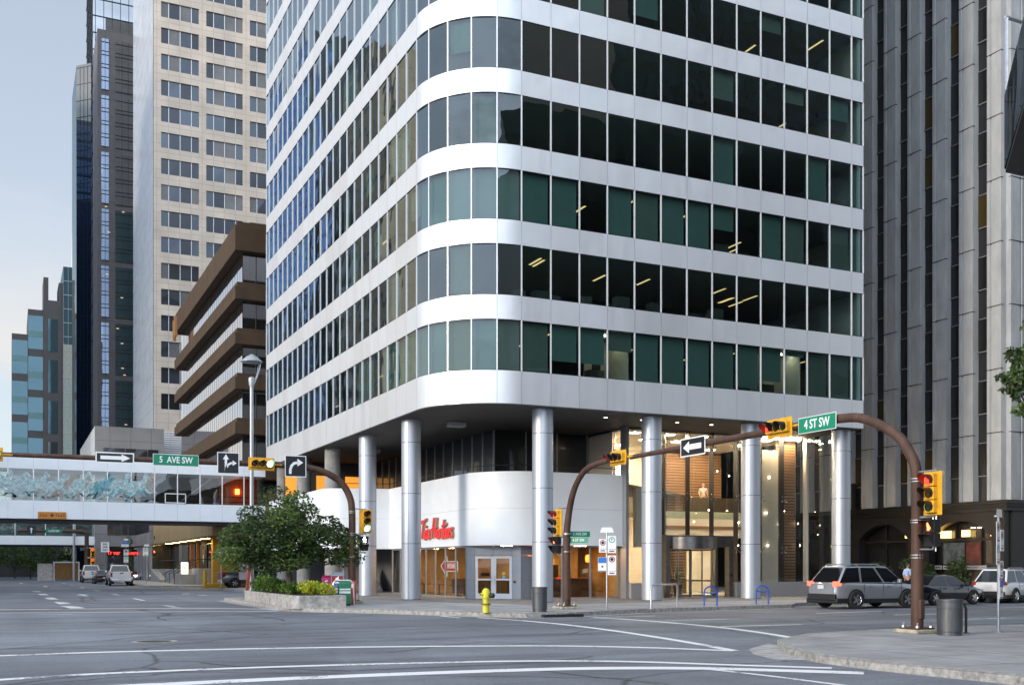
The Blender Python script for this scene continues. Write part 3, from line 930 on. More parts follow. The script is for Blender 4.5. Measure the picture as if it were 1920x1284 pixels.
for k in (0, 1):
    s0 = .47 + k * 1.0; s1 = s0 + .985
    m = MB(); w2 = .13
    for a, b in ((s0, s0 + w2), (s1 - w2, s1)): m.obox(dp((a + b) / 2, 1.25, -.06), DU, DN, (0, 0, 1), b - a, .05, 2.18)
    for z0, z1 in ((.16, .42), (1.10, 1.18), (2.22, 2.34)): m.obox(dp((s0 + s1) / 2, (z0 + z1) / 2, -.06), DU, DN, (0, 0, 1), s1 - s0 - 2 * w2 + .002, .048, z1 - z0)
    do = m.build('door', M['doorwhite'], shop, world=True)
    MB().face([dp(s0 + w2, .42, -.06), dp(s1 - w2, .42, -.06), dp(s1 - w2, 2.22, -.06), dp(s0 + w2, 2.22, -.06)]).build('glass', M['shopglass'], do, world=True)
    h = MB(); hs_ = (s1 - .09) if k == 0 else (s0 + .09)
    h.tube([dp(hs_, .98, -.03), dp(hs_, .98, .05), dp(hs_, 1.32, .05), dp(hs_, 1.32, -.03)], .016, 6)
    h.build('handle', M['steel'], do, world=True)
m = MB(); m.disc(dp(2.02, 1.45, -.028), DN, .085, 14); m.build('sticker', pm('yellow sticker', (.55, .5, .05), .6), shop, world=True)
m = MB(); m.disc(dp(2.02, 1.25, -.028), DN, .085, 14); m.build('sticker', pm('blue sticker', (.12, .42, .75), .6), shop, world=True)
m = MB(); m.obox(dp(2.62, 1.02, .01), DU, DN, (0, 0, 1), .13, .04, .10); m.build('door_opener_button', M['black'], shop, world=True)
m = MB(); m.obox(dp(.98, 1.4, -.1), DU, DN, (0, 0, 1), .46, .02, .16); m.build('door_notice', M['black'], shop, world=True)
# warm interior
M['shopwall'] = pm('coffee shop wall', (.50, .31, .11), .8, nscale=.8, namp=.3)
M['shopdark'] = pm('coffee shop joinery', (.06, .035, .022), .55, nscale=3, namp=.3)
M['shopfloor'] = pm('coffee shop floor', (.16, .12, .09), .5)
m = MB(); m.box(10.8, 11.0, 8, 20, .16, 2.95); m.box(5, 18, 19.4, 19.6, .16, 2.95); m.box(11.0, 11.78, 9.5, 9.7, .16, 2.95); m.box(11.80, 11.98, 4.95, 9.7, .16, 2.95)
m.build('inner_wall', M['shopwall'], shop, world=True)
m = MB(); m.prism([(4.3, 19.3), (4.3, 7.7), (6.4, 5.3), (11.7, 5.2), (11.7, 19.3)], .155, .165); m.build('floor', M['shopfloor'], shop, world=True)
m = MB(); m.prism([(4.3, 19.3), (4.3, 7.7), (7.0, 5.0), (11.7, 5.0), (11.7, 19.3)], 2.9, 3.0); m.build('ceiling', M['shopdark'], shop, world=True)
m = MB(); m.box(7.5, 11.2, 7.2, 7.8, .165, 1.15); m.build('counter', M['shopdark'], shop, world=True)
m = MB(); m.box(7.45, 11.25, 7.1, 7.9, 1.15, 1.2); m.build('counter_top', pm('counter top', (.30, .09, .05), .4), shop, world=True)
m = MB(); m.box(7.4, 7.9, 9.5, 17.5, .165, 1.05); m.build('booth', M['shopdark'], shop, world=True)
for y in (9.5, 12.2, 15, 17.5):
    m = MB(); m.box(5.2, 5.9, y - .3, y + .3, .72, .76); m.tube([(5.55, y, .165), (5.55, y, .72)], .04, 8); m.lathe([(.25, .165), (.25, .19), (.04, .2)], (5.55, y, 0), 12)
    m.build('table', M['shopdark'], shop, world=True)
M['warm'] = em('warm lamp', (1, .64, .24), 48)
for x, y in [(6, 9.5), (6, 12), (6, 14.5), (6, 17), (8.6, 10), (8.6, 13), (8.6, 16), (8, 6.3), (10.2, 6.3), (6.3, 7.2)]:
    MB().box(x - .22, x + .22, y - .22, y + .22, 2.87, 2.9).build('ceiling_lamp', M['warm'], shop, world=True)
for y in (10.9, 14.2):
    m = MB(); m.lathe([(.05, 1.75), (.12, 2.0), (.10, 2.05), (0, 2.05)], (10.7, y, 0), 10); m.build('wall_lamp', em('sconce', (1, .5, .14), 22), shop, world=True)
M['pend'] = em('orange lamp shade', (1, .16, .02), 4)
pend = thing('pendant_lamp', 'glowing orange pendant lamp hanging over the coffee shop counter', 'pendant lamp', (7.3, 6.4, 2.9), 0, 'orange pendant lamps in the coffee shop')
m = MB(); m.lathe([(.0, -.86), (.13, -.86), (.165, -.7), (.14, -.52), (.05, -.46), (0, -.46)], (0, 0, 0), 14); m.build('lamp_shade', M['pend'], pend, smooth=True)
m = MB(); m.tube([(0, 0, -.46), (0, 0, 0)], .01, 5); m.build('cord', M['black'], pend)
for x in (8.25, 9.35, 10.75): dup(pend, (x, 6.4, 2.9))
# plant behind the window
sf = MB(); sf.box(9.4, 10.3, 9.0, 9.4, .165, 1.9); sf.build('shelf', M['shopdark'], shop, world=True)

# ---- lettering of the shop sign: hand drawn script strokes swept as raised channel letters
def spl(P, n=7):
    P = [Vector((p[0], p[1], 0)) for p in P]; Q = []
    if len(P) == 2: return P
    for i in range(len(P) - 1):
        p0 = P[max(i - 1, 0)]; p1 = P[i]; p2 = P[i + 1]; p3 = P[min(i + 2, len(P) - 1)]
        for k in range(n):
            t = k / n
            Q.append(.5 * ((2 * p1) + (-p0 + p2) * t + (2 * p0 - 5 * p1 + 4 * p2 - p3) * t * t + (-p0 + 3 * p1 - 3 * p2 + p3) * t ** 3))
    Q.append(P[-1]); return Q
SCRIPT = [  # (x offset, strokes) in letter units, x-height 1
    ('T', 0.0, [[(.95, 2.05), (.45, .0)], [(.05, 1.75), (.5, 2.0), (1.1, 2.0), (1.75, 2.2)]]),
    ('i', 1.25, [[(.25, .95), (.05, .05), (.2, 0), (.45, .35)], [(.34, 1.24), (.44, 1.46)]]),
    ('m', 1.75, [[(.2, .95), (0, 0)], [(.06, .35), (.35, .9), (.5, .85), (.36, 0)], [(.42, .35), (.72, .9), (.88, .85), (.74, .1), (.85, 0), (1.0, .2)]]),
    ('H', 3.15, [[(.85, 2.25), (.3, 0)], [(1.6, 2.25), (1.1, .05)], [(.2, .95), (.7, 1.05), (1.25, 1.05), (1.6, 1.25)]]),
    ('o', 4.75, [[(.45, .92), (.12, .65), (.08, .15), (.32, 0), (.62, .3), (.66, .75), (.45, .92)]]),
    ('r', 5.55, [[(.2, .95), (.02, 0)], [(.08, .4), (.35, .9), (.58, .82)]]),
    ('t', 6.2, [[(.62, 1.95), (.2, .1), (.38, 0), (.55, .2)], [(.05, 1.25), (.6, 1.28), (1.2, 1.5)]]),
    ('o', 6.85, [[(.45, .92), (.12, .65), (.08, .15), (.32, 0), (.62, .3), (.66, .75), (.45, .92)]]),
    ('n', 7.65, [[(.2, .95), (.02, 0)], [(.08, .35), (.4, .9), (.58, .82), (.44, .1), (.56, 0), (.7, .2)]]),
    ('s', 8.45, [[(.62, .88), (.35, .98), (.2, .75), (.5, .45), (.5, .12), (.25, 0), (.02, .12)]]),
]
M['signred'] = em('lit red sign face', (.95, .012, .02), .55)
M['signside'] = pm('sign return', (.33, .25, .17), .5, .3)
sign = thing('shop_sign', 'raised red script letters reading Tim Hortons on the white shop wall', 'sign', (3.985, 13.62, 3.36))
U = .50
for nm, x0, strokes in SCRIPT:
    m = MB()
    for st in strokes:
        Q = spl(st); hw = .115
        L_ = []; R_ = []
        for i, p in enumerate(Q):
            d = (Q[min(i + 1, len(Q) - 1)] - Q[max(i - 1, 0)]).normalized()
            nn = Vector((-d.y, d.x, 0)) * hw
            L_.append(p + nn); R_.append(p - nn)
        def pt(p, dep): return (-dep, -(p.x + x0) * U * 1.07, p.y * U)
        for i in range(len(Q) - 1):
            m.cur = 0; m.face([pt(R_[i], .16), pt(R_[i + 1], .16), pt(L_[i + 1], .16), pt(L_[i], .16)])
            m.cur = 1
            m.face([pt(L_[i], .16), pt(L_[i + 1], .16), pt(L_[i + 1], 0), pt(L_[i], 0)])
            m.face([pt(R_[i + 1], .16), pt(R_[i], .16), pt(R_[i], 0), pt(R_[i + 1], 0)])
        for i in (0, -1): m.face([pt(L_[i], .16), pt(R_[i], .16), pt(R_[i], 0), pt(L_[i], 0)])
    m.build('letter', [M['signred'], M['signside']], sign, merge=True)

# ---- neon arrow in the window
es = thing('entrance_sign', 'red arrow sign reading ENTRANCE with white outline inside the coffee shop window', 'sign', (4.42, 10.55, 1.55))
ARW = [(1.35, .62), (-.35, .62), (-.35, 1.0), (-1.35, .28), (-.35, -.52), (-.35, -.1), (1.35, -.1)]
m = MB()
sc = .9
pts = [(-.0, -x * sc * 1.0, (y) * sc * .80 + .08) for x, y in ARW]
m.face([pts[i] for i in (0, 1, 5, 6)]); m.face([pts[i] for i in (2, 3, 4)]); m.face([pts[i] for i in (1, 2, 4, 5)])
m.build('board', em('red sign board', (.60, .012, .012), .40), es)
m = MB(); P_ = [(p[0] - .02, p[1], p[2]) for p in pts]; m.tube(P_ + [P_[0], P_[1]], .022, 6); m.build('outline', em('white neon', (.75, .95, 1.0), .45), es)
m = MB(); m.mesh(text_mesh('ENTRANCE', .40, .006, squeeze=.70, bold=.004), frame((-.02, -.42, .27), (0, -1, 0))); m.build('lettering', em('white sign letters', (1, .95, .9), .35), es)

# ------------------------------------------------------------------ dark upper storey set back behind the white wall (part of the tower)
M['dkglass'] = mirror_glass('dark glass', (.55, .6, .65), .02, .06, .7, (.012, .013, .014))
m = MB(); m.prism([(6.2, 36), (6.2, 8.6), (11.9, 8.6), (11.9, 36)], 6.26, Z0 - .06); m.build('upper_storey', M['dkglass'], tower, world=True)
for k in range(19):
    MB().box(6.14, 6.2, 8.6 + 1.45 * k - .03, 8.6 + 1.45 * k + .03, 6.26, Z0 - .06).build('mullion', M['gmull'] if k < 14 else M['dkmull'], tower, world=True)
for k in range(4):
    MB().box(6.2 + 1.9 * k - .03, 6.2 + 1.9 * k + .03, 8.54, 8.6, 6.26, Z0 - .06).build('mullion', M['gmull'], tower, world=True)
# lit amber office behind the columns at the far end
M['amber'] = em('amber office light', (1, .40, .05), .38)
m = MB(); m.box(.05, 6.1, 30.5, 30.6, 5.2, Z0 - .06); m.build('back_wall', pm('back wall', (.10, .09, .08), .8), tower, world=True)
for x0, x1 in ((.1, 1.1), (2.3, 3.3), (4.4, 5.6)):
    MB().face([(x0, 30.45, 6.65), (x1, 30.45, 6.65), (x1, 30.45, 8.2), (x0, 30.45, 8.2)]).build('lit_window', M['amber'], tower, world=True)
# dim ground level behind the columns at the driveway
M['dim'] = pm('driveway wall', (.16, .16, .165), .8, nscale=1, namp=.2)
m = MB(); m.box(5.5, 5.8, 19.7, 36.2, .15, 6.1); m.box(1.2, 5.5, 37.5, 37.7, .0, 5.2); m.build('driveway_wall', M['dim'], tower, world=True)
st = MB()
for k in range(9): st.box(2.4, 4.6, 22.6 + .3 * k, 22.9 + .3 * k, .15, .15 + .18 * (k + 1))
st.build('steps', M['conc'], tower, world=True)
st = MB()
for x in (2.35,):
    for dz in (.5, .75, 1.0): st.tube([(x, 22.4, .15 + dz), (x, 25.4, 2.0 + dz)], .03, 6)
    for k in range(3): st.tube([(x, 22.5 + 1.4 * k, .15 + .84 * k), (x, 22.5 + 1.4 * k, 1.25 + .86 * k)], .03, 6)
st.build('handrail', M['steel'], tower, world=True)

# ------------------------------------------------------------------ lobby behind a point-fixed glass wall
LB = 4.4
lob = thing('lobby', 'tall glazed lobby with beige walls and slatted timber beside the coffee shop', 'lobby', (12, LB, .15))
M['lobglass'] = glass('lobby glass', (.86, .90, .88), .05, (.95, 1, 1), .0, wob=.004, power=.6, ex=3.2)
M['beige'] = pm('beige lobby stone', (.62, .54, .44), .55, nscale=1.2, namp=.1, stretch=(.3, .3, 2.5))
M['cream'] = pm('cream lobby panel', (.70, .63, .52), .6)
M['lobgrey'] = pm('lobby column', (.34, .31, .29), .6)
M['timber'] = pm('timber slats', (.23, .125, .06), .6, nscale=3, namp=.3, stretch=(.3, .3, 6))
M['timberdk'] = pm('timber shadow gap', (.035, .02, .012), .8)
M['granite'] = pm('granite', (.34, .33, .335), .55, nscale=24, namp=.4)
M['lobfloor'] = pm('lobby floor', (.38, .35, .31), .25)
xs = [12.02, 14.28, 15.9, 17.47, 19.1, 20.75, 22.3, 23.9]
zs = [.95, 2.71, 5.6, 8.45, Z0 - .07]
for i in range(len(xs) - 1):
    for j in range(len(zs) - 1):
        z0 = zs[j]
        if 1 <= i <= 3 and j == 0: continue
        if i in (1, 2, 3) and j == 1: z0 = 3.5
        if i >= 4 and j == 0 and False: pass
        MB().face([(xs[i] + .01, LB, z0 + .008), (xs[i + 1] - .01, LB, z0 + .008), (xs[i + 1] - .01, LB, zs[j + 1] - .008), (xs[i] + .01, LB, zs[j + 1] - .008)]).build('window', M['lobglass'], lob, world=True)
for j in range(len(zs) - 1):
    MB().face([(23.92, LB, zs[j] + .008), (23.92, 1.9, zs[j] + .008), (23.92, 1.9, zs[j + 1] - .008), (23.92, LB, zs[j + 1] - .008)]).build('window', M['lobglass'], lob, world=True)
for x in xs[1:-1]:
    m = MB(); m.box(x - .012, x + .012, LB + .02, LB + .42, .95 if x > 19 or x < 13 else 3.5, Z0 - .07); m.build('glass_fin', M['dkmull'], lob, world=True)
    for z in (5.6, 2.71 if (x > 18.5) else 5.6 + 2.85):
        m = MB()
        for sx in (-1, 1):
            for sz in (-1, 1):
                m.tube([(x, LB + .08, z), (x + sx * .14, LB - .01, z + sz * .14)], .014, 5)
                m.disc((x + sx * .14, LB - .03, z + sz * .14), (0, 1, 0), .035, 8, .03)
        m.build('spider_fitting', M['chrome'], lob, world=True)
m = MB(); m.box(23.86, 24.0, LB - .05, LB + .25, .15, Z0 - .07); m.build('corner_post', M['cream'], lob, world=True)
for a, b in ((12.0, 14.0), (18.75, 19.55), (19.56, 23.85)):
    m = MB(); m.box(a, b, LB - .32, LB + .1, .15, .945); m.build('plinth', M['granite'] if b < 20 else M['granite'], lob, world=True, bevel=.012)
m = MB(); m.box(11.82, 11.99, LB - .12, LB + .45, .15, Z0 - .06); m.build('corner_post', M['frame'], lob, world=True)
m = MB(); m.box(12, 23.8, LB + .1, 14, .15, .17); m.build('floor', M['lobfloor'], lob, world=True)
m = MB(); m.box(12, 23.8, 13.0, 13.2, .17, Z0 - .1); m.box(12.0, 12.2, 6.0, 13, .17, Z0 - .1); m.build('back_wall', M['beige'], lob, world=True)
m = MB(); m.box(12, 23.8, LB + .3, 13, Z0 - .16, Z0 - .1); m.build('ceiling', M['cream'], lob, world=True)
m = MB(); m.box(13.0, 13.6, 5.2, 5.5, 2.85, 6.0); m.build('hanging_panel', M['cream'], lob, world=True)
m = MB(); m.box(14.35, 15.15, 5.6, 6.4, .17, Z0 - .16); m.build('column', M['lobgrey'], lob, world=True)
m = MB(); m.box(20.85, 22.35, 5.0, 5.2, .3, 8.4); m.build('cream_panel', M['cream'], lob, world=True)
def slats(x0, x1, y, z0, z1, name='slatted_wall'):
    m = MB(); m.cur = 1; m.box(x0, x1, y + .05, y + .12, z0, z1); m.cur = 0
    n = int((z1 - z0) / .17)
    for k in range(n): m.box(x0, x1, y, y + .045, z0 + .17 * k + .02, z0 + .17 * k + .145)
    return m.build(name, [M['timber'], M['timberdk']], lob, world=True)
slats(22.38, 23.75, 5.15, .3, Z0 - .2)
slats(19.4, 23.7, 12.2, 5.1, Z0 - .2)
slats(17.6, 19.2, 9.5, .2, 2.9)
m = MB(); m.box(16.6, 23.7, 8.6, 13, 4.75, 5.02); m.build('mezzanine_floor', M['cream'], lob, world=True)
m = MB(); m.box(16.6, 23.7, 8.45, 8.55, 3.5, 5.0); m.build('mezzanine_fascia', M['cream'], lob, world=True)
m = MB(); m.box(16.6, 23.7, 8.40, 8.449, 4.0, 4.18); m.build('timber_band', M['timber'], lob, world=True)
MB().face([(16.6, 8.42, 4.6), (23.7, 8.42, 4.6), (23.7, 8.42, 5.95), (16.6, 8.42, 5.95)]).build('balustrade', glass('balustrade glass', (.74, .82, .78), .07, power=.6), lob, world=True)
M['lobwarm'] = em('lobby lamp', (1, .78, .52), 105)
for x in (13.2, 15.4, 17.6, 19.8, 22):
    for y in (5.6, 8.2, 11):
        MB().box(x - .2, x + .2, y - .2, y + .2, Z0 - .175, Z0 - .162).build('ceiling_lamp', M['lobwarm'], lob, world=True)
for x in (21.2, 22.0, 22.9, 23.5): MB().box(x - .15, x + .15, 4.62, 4.86, Z0 - .175, Z0 - .1).build('ceiling_lamp', M['lobwarm'], lob, world=True)  # washers added only to brighten the cream panel and slatted wall
for x in (17.4, 19.4, 21.4, 23.0): MB().box(x - .25, x + .25, 9.2, 9.7, 4.73, 4.748).build('ceiling_lamp', M['lobwarm'], lob, world=True)
MB().box(16.5, 16.62, 12.4, 12.9, 5.4, 8.6).build('wall_light', em('tall wall light', (1, .8, .5), 5), lob, world=True)
MB().box(15.4, 15.52, 12.4, 12.9, .3, 2.5).build('wall_light', em('tall wall light', (1, .8, .5), 5), lob, world=True)
m = MB(); m.box(18.6, 22.6, 8.75, 9.0, 5.02, 5.85); m.box(18.6, 22.6, 9.0, 9.05, 5.02, 6.15) if False else None; m.build('lounge_bench', M['shopdark'], lob, world=True)
# revolving door with its portal
rd = thing('revolving_door', 'grey metal revolving door with a curved canopy in the lobby glass wall', 'revolving door', (16.2, LB, .15))
M['bronze'] = pm('dark metal portal', (.16, .155, .155), .3, .85, nscale=4, namp=.2)
m = MB(); m.box(14.25, 18.6, LB - .25, LB + .3, 2.87, 3.48)
m.build('portal', M['bronze'], rd, world=True)
m = MB(); m.lathe([(1.42, 2.74), (1.42, 3.38), (0, 3.40)], (16.0, LB + .1, 0), 36); m.build('canopy', M['bronze'], rd, world=True, smooth=True)
for x0, x1 in ((14.25, 14.5), (17.45, 17.6), (18.35, 18.6)): MB().box(x0, x1, LB - .2, LB + .2, .15, 2.87).build('portal_post', M['bronze'], rd, world=True)
MB().face([(17.6, LB, .2), (18.35, LB, .2), (18.35, LB, 2.85), (17.6, LB, 2.85)]).build('side_glass', M['lobglass'], rd, world=True)
m = MB()
for a0, a1 in ((150, 205), (335, 390)):
    P_ = arcp(16.0, LB + .1, 1.36, a0, a1, 8)
    m.strip(P_, .17, 2.74)
m.build('drum_glass', M['lobglass'], rd, world=True)
for a in (25, 115, 205, 295):
    c_, s_ = math.cos(R(a)), math.sin(R(a)); p = (16.0, LB + .1); q = (16.0 + 1.3 * c_, LB + .1 + 1.3 * s_)
    wo = MB().face([(p[0], p[1], .2), (q[0], q[1], .2), (q[0], q[1], 2.7), (p[0], p[1], 2.7)]).build('door_wing', M['lobglass'], rd, world=True)
    m = MB()
    for r_ in (.05, 1.27): m.tube([(16.0 + r_ * c_, LB + .1 + r_ * s_, .17), (16.0 + r_ * c_, LB + .1 + r_ * s_, 2.72)], .035, 6)
    for z in (.25, 1.05, 2.68): m.tube([(16.0 + .05 * c_, LB + .1 + .05 * s_, z), (16.0 + 1.27 * c_, LB + .1 + 1.27 * s_, z)], .04, 6)
    m.build('frame', M['bronze'], wo, world=True)
MB().box(18.42, 18.54, LB - .23, LB - .2, 1.25, 1.4).build('card_reader', M['black'], rd, world=True)
# star lights
star = thing('star_light', 'small bright pendant light hanging on a thin wire in the lobby', 'pendant light', (19.9, 7.0, Z0 - .1), 0, 'star lights hanging in the lobby')
M['star'] = em('star light', (1, .80, .55), 26)
STARS = [(1345, 883), (1367, 892), (1329, 956), (1363, 957), (1301, 978), (1332, 976), (1385, 979), (1331, 999), (1443, 894), (1437, 961), (1470, 958), (1463, 983), (1466, 1001), (1440, 1022), (1496, 981), (1500, 1022), (1384, 1022)]
rs = random.Random(3)
spots = []
for px, py in STARS:                      # measured directions from the photograph turned into positions in the room
    t = (px - 960) / 1998.; y = rs.uniform(4.9, 5.0) if px > 1420 else rs.uniform(5.2, 8.0)
    Y = (y + 43.5) / (-t * .4266 + .9045)
    spots.append((-17.3 + (t * .9045 + .4266) * Y, y, 1.85 + (1060 - py) * Y / 1998.))
def star_parts(root, drop):
    m = MB(); m.ball((0, 0, -drop), .028, 8, 6); m.build('bulb', M['star'], root)
    m = MB(); m.tube([(0, 0, -drop + .03), (0, 0, 0)], .004, 4); m.build('cord', M['gmull'], root)
for i, (x, y, z) in enumerate(spots):
    r_ = star if i == 0 else thing('star_light', 'small bright pendant light hanging on a thin wire in the lobby', 'pendant light', (0, 0, 0), 0, 'star lights hanging in the lobby')
    r_.location = (x, y, Z0 - .17); star_parts(r_, Z0 - .17 - z)
pt_ = thing('potted_plant', 'tall dark potted plant standing inside the lobby behind the revolving door', 'plant', (17.0, 7.2, .17))
m = MB(); m.lathe([(.22, 0), (.3, .6), (.27, .6), (.25, .5), (0, .5)], (0, 0, 0), 14); m.build('pot', M['black'], pt_)
m = MB(); rr = random.Random(8)
for k in range(46):
    a = rr.uniform(0, 2 * PI); el = rr.uniform(.25, 1.4); L_ = rr.uniform(.5, 1.1); b0 = Vector((0, 0, .6 + rr.uniform(0, .5)))
    d = Vector((math.cos(a) * math.cos(el), math.sin(a) * math.cos(el), math.sin(el))); s_ = Vector((-math.sin(a), math.cos(a), 0)) * .03
    tip = b0 + d * L_; tip.z -= .25 * math.cos(el); mid = b0 + d * L_ * .55
    m.face([b0 - s_ * .4, mid - s_, tip, mid + s_, b0 + s_ * .4])
m.build('foliage', pm('indoor plant', (.025, .05, .02), .6), pt_)
# ------------------------------------------------------------------ other buildings
def mbbox(*a): return MB().box(*a)

# ---- brown banded office building beyond the driveway
br = thing('brown_office', 'brown stone office building with wide ledges and mirrored ribbon windows behind the street lamp', 'office building', (0, 45, 0))
M['brown'] = pm('brown aggregate stone', (.062, .037, .018), .85, nscale=.9, namp=.3, bump=.4, bscale=22, stretch=(1, 1, .5))
M['tan'] = pm('tan stone', (.36, .25, .125), .85, nscale=.7, namp=.22, bump=.3, bscale=20, stretch=(1, 1, .3))
M['brmirror'] = mirror_glass('brown building glass', (.97, .97, 1), .03, .45, .98, (.02, .018, .015), wob=.01, wscale=.3)
BX, BY0, BY1 = 0.0, 45.0, 79.4
for i, (z0, z1) in enumerate([(27.45, 29.85), (23.5, 24.95), (19.85, 21.2), (16.2, 17.55), (12.55, 13.9), (8.9, 10.25)]):
    m = MB()
    m.box(BX - .75, 40, BY0 - .75, BY1, z0, z1 - .38)
    m.box(BX - .55, 40, BY0 - .55, BY1, z1 - .38, z1)
    m.build('ledge', M['brown'], br, world=True, bevel=.03)
for k in range(6):
    z1 = [27.45, 23.5, 19.85, 16.2, 12.55, 8.9][k]; z0 = [24.95, 21.2, 17.55, 13.9, 10.25, 7.6][k]
    w1 = MB().face([(BX, BY1, z0), (BX, BY0, z0), (BX, BY0, z1), (BX, BY1, z1)]).build('ribbon_window', M['brmirror'], br, world=True)
    m = MB()
    for j in range(31): m.box(BX - .012, BX - .002, BY0 + 1.1 * j - .015, BY0 + 1.1 * j + .015, z0, z1)
    m.build('mullion', M['dkmull'], w1, world=True)
    w2 = MB().face([(BX, BY0, z0), (40, BY0, z0), (40, BY0, z1), (BX, BY0, z1)]).build('ribbon_window', M['brmirror'], br, world=True)
    m = MB()
    for j in range(14): m.box(BX + 1.1 * j - .03, BX + 1.1 * j + .03, BY0 - .05, BY0 - .002, z0, z1)
    m.build('mullion', M['dkmull'], w2, world=True)
m = mbbox(BX + .05, 40, BY0 + .05, BY1, 5.0, 29.7); m.build('core', M['black'], br, world=True)
m = mbbox(BX - 3.0, 40, 41.5, BY1 - .1, 4.2, 7.6); m.build('canopy', M['tan'], br, world=True, bevel=.03)
m = mbbox(2.8, 40, 53, BY1, .15, 4.2); m.build('rear_wall', pm('entry wall', (.30, .29, .27), .8, nscale=1), br, world=True)
M['ochre'] = pm('ochre wall', (.40, .25, .045), .75, nscale=1.2, namp=.15)
m = mbbox(-1.1, 3.2, 52.5, 53.5, .15, 4.2); m.build('ochre_wall', M['ochre'], br, world=True)
m = mbbox(.55, 1.9, 52.44, 52.5, .3, 3.0); m.build('gate', pm('ochre gate', (.30, .20, .06), .6, nscale=9, stretch=(6, 1, .2)), br, world=True)
M['can'] = em('canopy downlight', (1, .72, .25), 34)
for k in range(11): MB().disc((-1.9, 50.5 + 2.6 * k, 4.19), (0, 0, -1), .22, 12).build('downlight', M['can'], br, world=True)
for k in range(9): mbbox(-.05, .05, 55 + 2.4 * k - .05, 55 + 2.4 * k + .05, 1.5, 4.2).build('mullion', M['dkmull'], br, world=True)
MB().face([(.0, 55, 1.5), (.0, 79, 1.5), (.0, 79, 4.2), (.0, 55, 4.2)]).build('lobby_window', M['shopglass'], br, world=True)
for y in (66.5, 70.5): mbbox(-.35, -.1, y - .2, y + .2, 1.5, 4.2).build('pillar', pm('copper pillar', (.45, .16, .05), .5, .2), br, world=True)
m = mbbox(-2.5, 2.8, 66, 79.3, .15, 1.5); m.build('terrace', M['grey'], br, world=True)
m = MB()
for k in range(8): m.box(-3.3 + .3 * k, -2.9 + .3 * k, 59.6, 65.9, .15, .15 + .168 * (k + 1))
m.box(-.9, 2.8, 58, 66, .15, 1.5); m.build('steps', M['conc'], br, world=True)
m = MB()
for y in (59.7, 63, 66.2):
    m.tube([(-3.5, y, 1.05), (-.9, y, 2.45), (.1, y, 2.45)], .045, 6)
    for k in range(4): m.tube([(-3.4 + .8 * k, y, .15 + .4 * k), (-3.4 + .8 * k, y, 1.1 + .42 * k)], .03, 5)
m.tube([(-2.5, 66.2, 2.4), (-2.5, 79, 2.4)], .045, 6); m.build('handrail', M['dkmull'], br, world=True)
for lab, (x0, x1, y0, y1, h) in {'a': (-3.4, -2.0, 56.6, 59.2, .95), 'b': (-2.0, .4, 54.6, 58.6, 1.45)}.items():
    mbbox(x0, x1, y0, y1, .15, .15 + h).build('planter_wall', M['grey'], br, world=True, bevel=.02)
m = MB(); m.faces([(-3.3, 71, .15), (-2.55, 71, .15), (-2.55, 79.3, .15), (-3.3, 79.3, .15), (-3.3, 71, .4), (-2.55, 71, .4), (-2.55, 79.3, 1.5), (-3.3, 79.3, 1.5)], [(0, 3, 2, 1), (4, 5, 6, 7), (0, 1, 5, 4), (1, 2, 6, 5), (2, 3, 7, 6), (3, 0, 4, 7)])
m.build('ramp_wall', M['grey'], br, world=True)
for (x, y, z) in ((2.2, BY0 - .85, 27.6), (-.85, 78.6, 26.6), (-.85, 77.6, 26.9)):
    mbbox(x - .18, x + .18, y - .12, y + .12, z, z + 3.0 if y < 50 else z + 2.2).build('antenna', pm('antenna panel', (.36, .17, .06), .6), br, world=True, bevel=.03)
MB().mesh(text_mesh('505', .5, .02), frame((-3.02, 78.2, 4.9), (0, -1, 0))).build('street_number', M['dkmull'], br, world=True)

ps = thing('poster', 'tall poster of a dark suited man holding a white ball in the building entry', 'poster', (-.45, 61.5, 1.5))
mbbox(-.04, .0, -1.35, 1.35, .0, 2.65).build('board', pm('poster board', (.045, .035, .03), .5), ps)
m = MB(); m.face([(-.045, 1.0, .02), (-.045, -1.1, .02), (-.045, -.8, .85), (-.045, -.3, 1.2), (-.045, .3, 1.25), (-.045, .85, .9)]); m.build('suit', pm('poster suit', (.02, .018, .02), .6), ps)
m = MB(); m.face([(-.05, .12, .5), (-.05, -.12, .5), (-.05, -.3, 1.2), (-.05, .28, 1.22)]); m.build('shirt', pm('poster shirt', (.42, .36, .10), .6), ps)
m = MB(); m.face([(-.055, .42 * math.cos(t * PI / 10), 1.72 + .52 * math.sin(t * PI / 10)) for t in range(20)]); m.build('face', pm('poster face', (.30, .15, .085), .6), ps)
m = MB(); m.face([(-.058, .46 * math.cos(t * PI / 10), 1.95 + .38 * math.sin(t * PI / 10)) for t in range(11)]); m.build('hair', pm('poster hair', (.012, .01, .01), .6), ps)
m = MB(); m.face([(-.065, -.18 + .36 * math.cos(t * PI / 10), 1.1 + .36 * math.sin(t * PI / 10)) for t in range(20)]); m.build('ball', pm('poster ball', (.62, .62, .6), .5), ps)
lp = thing('light_box', 'small white glowing sign box with an orange mark standing on the entry planter', 'sign', (-2.6, 58.9, 1.1))
mbbox(-.3, .3, -.1, .1, 0, 1.05).build('box', em('white sign box', (1, .93, .8), 1.6), lp, bevel=.04)
MB().face([(-.11, -.106, .4), (.11, -.106, .4), (.08, -.106, .7), (-.08, -.106, .7)]).build('mark', em('orange mark', (1, .3, .05), 1.0), lp)

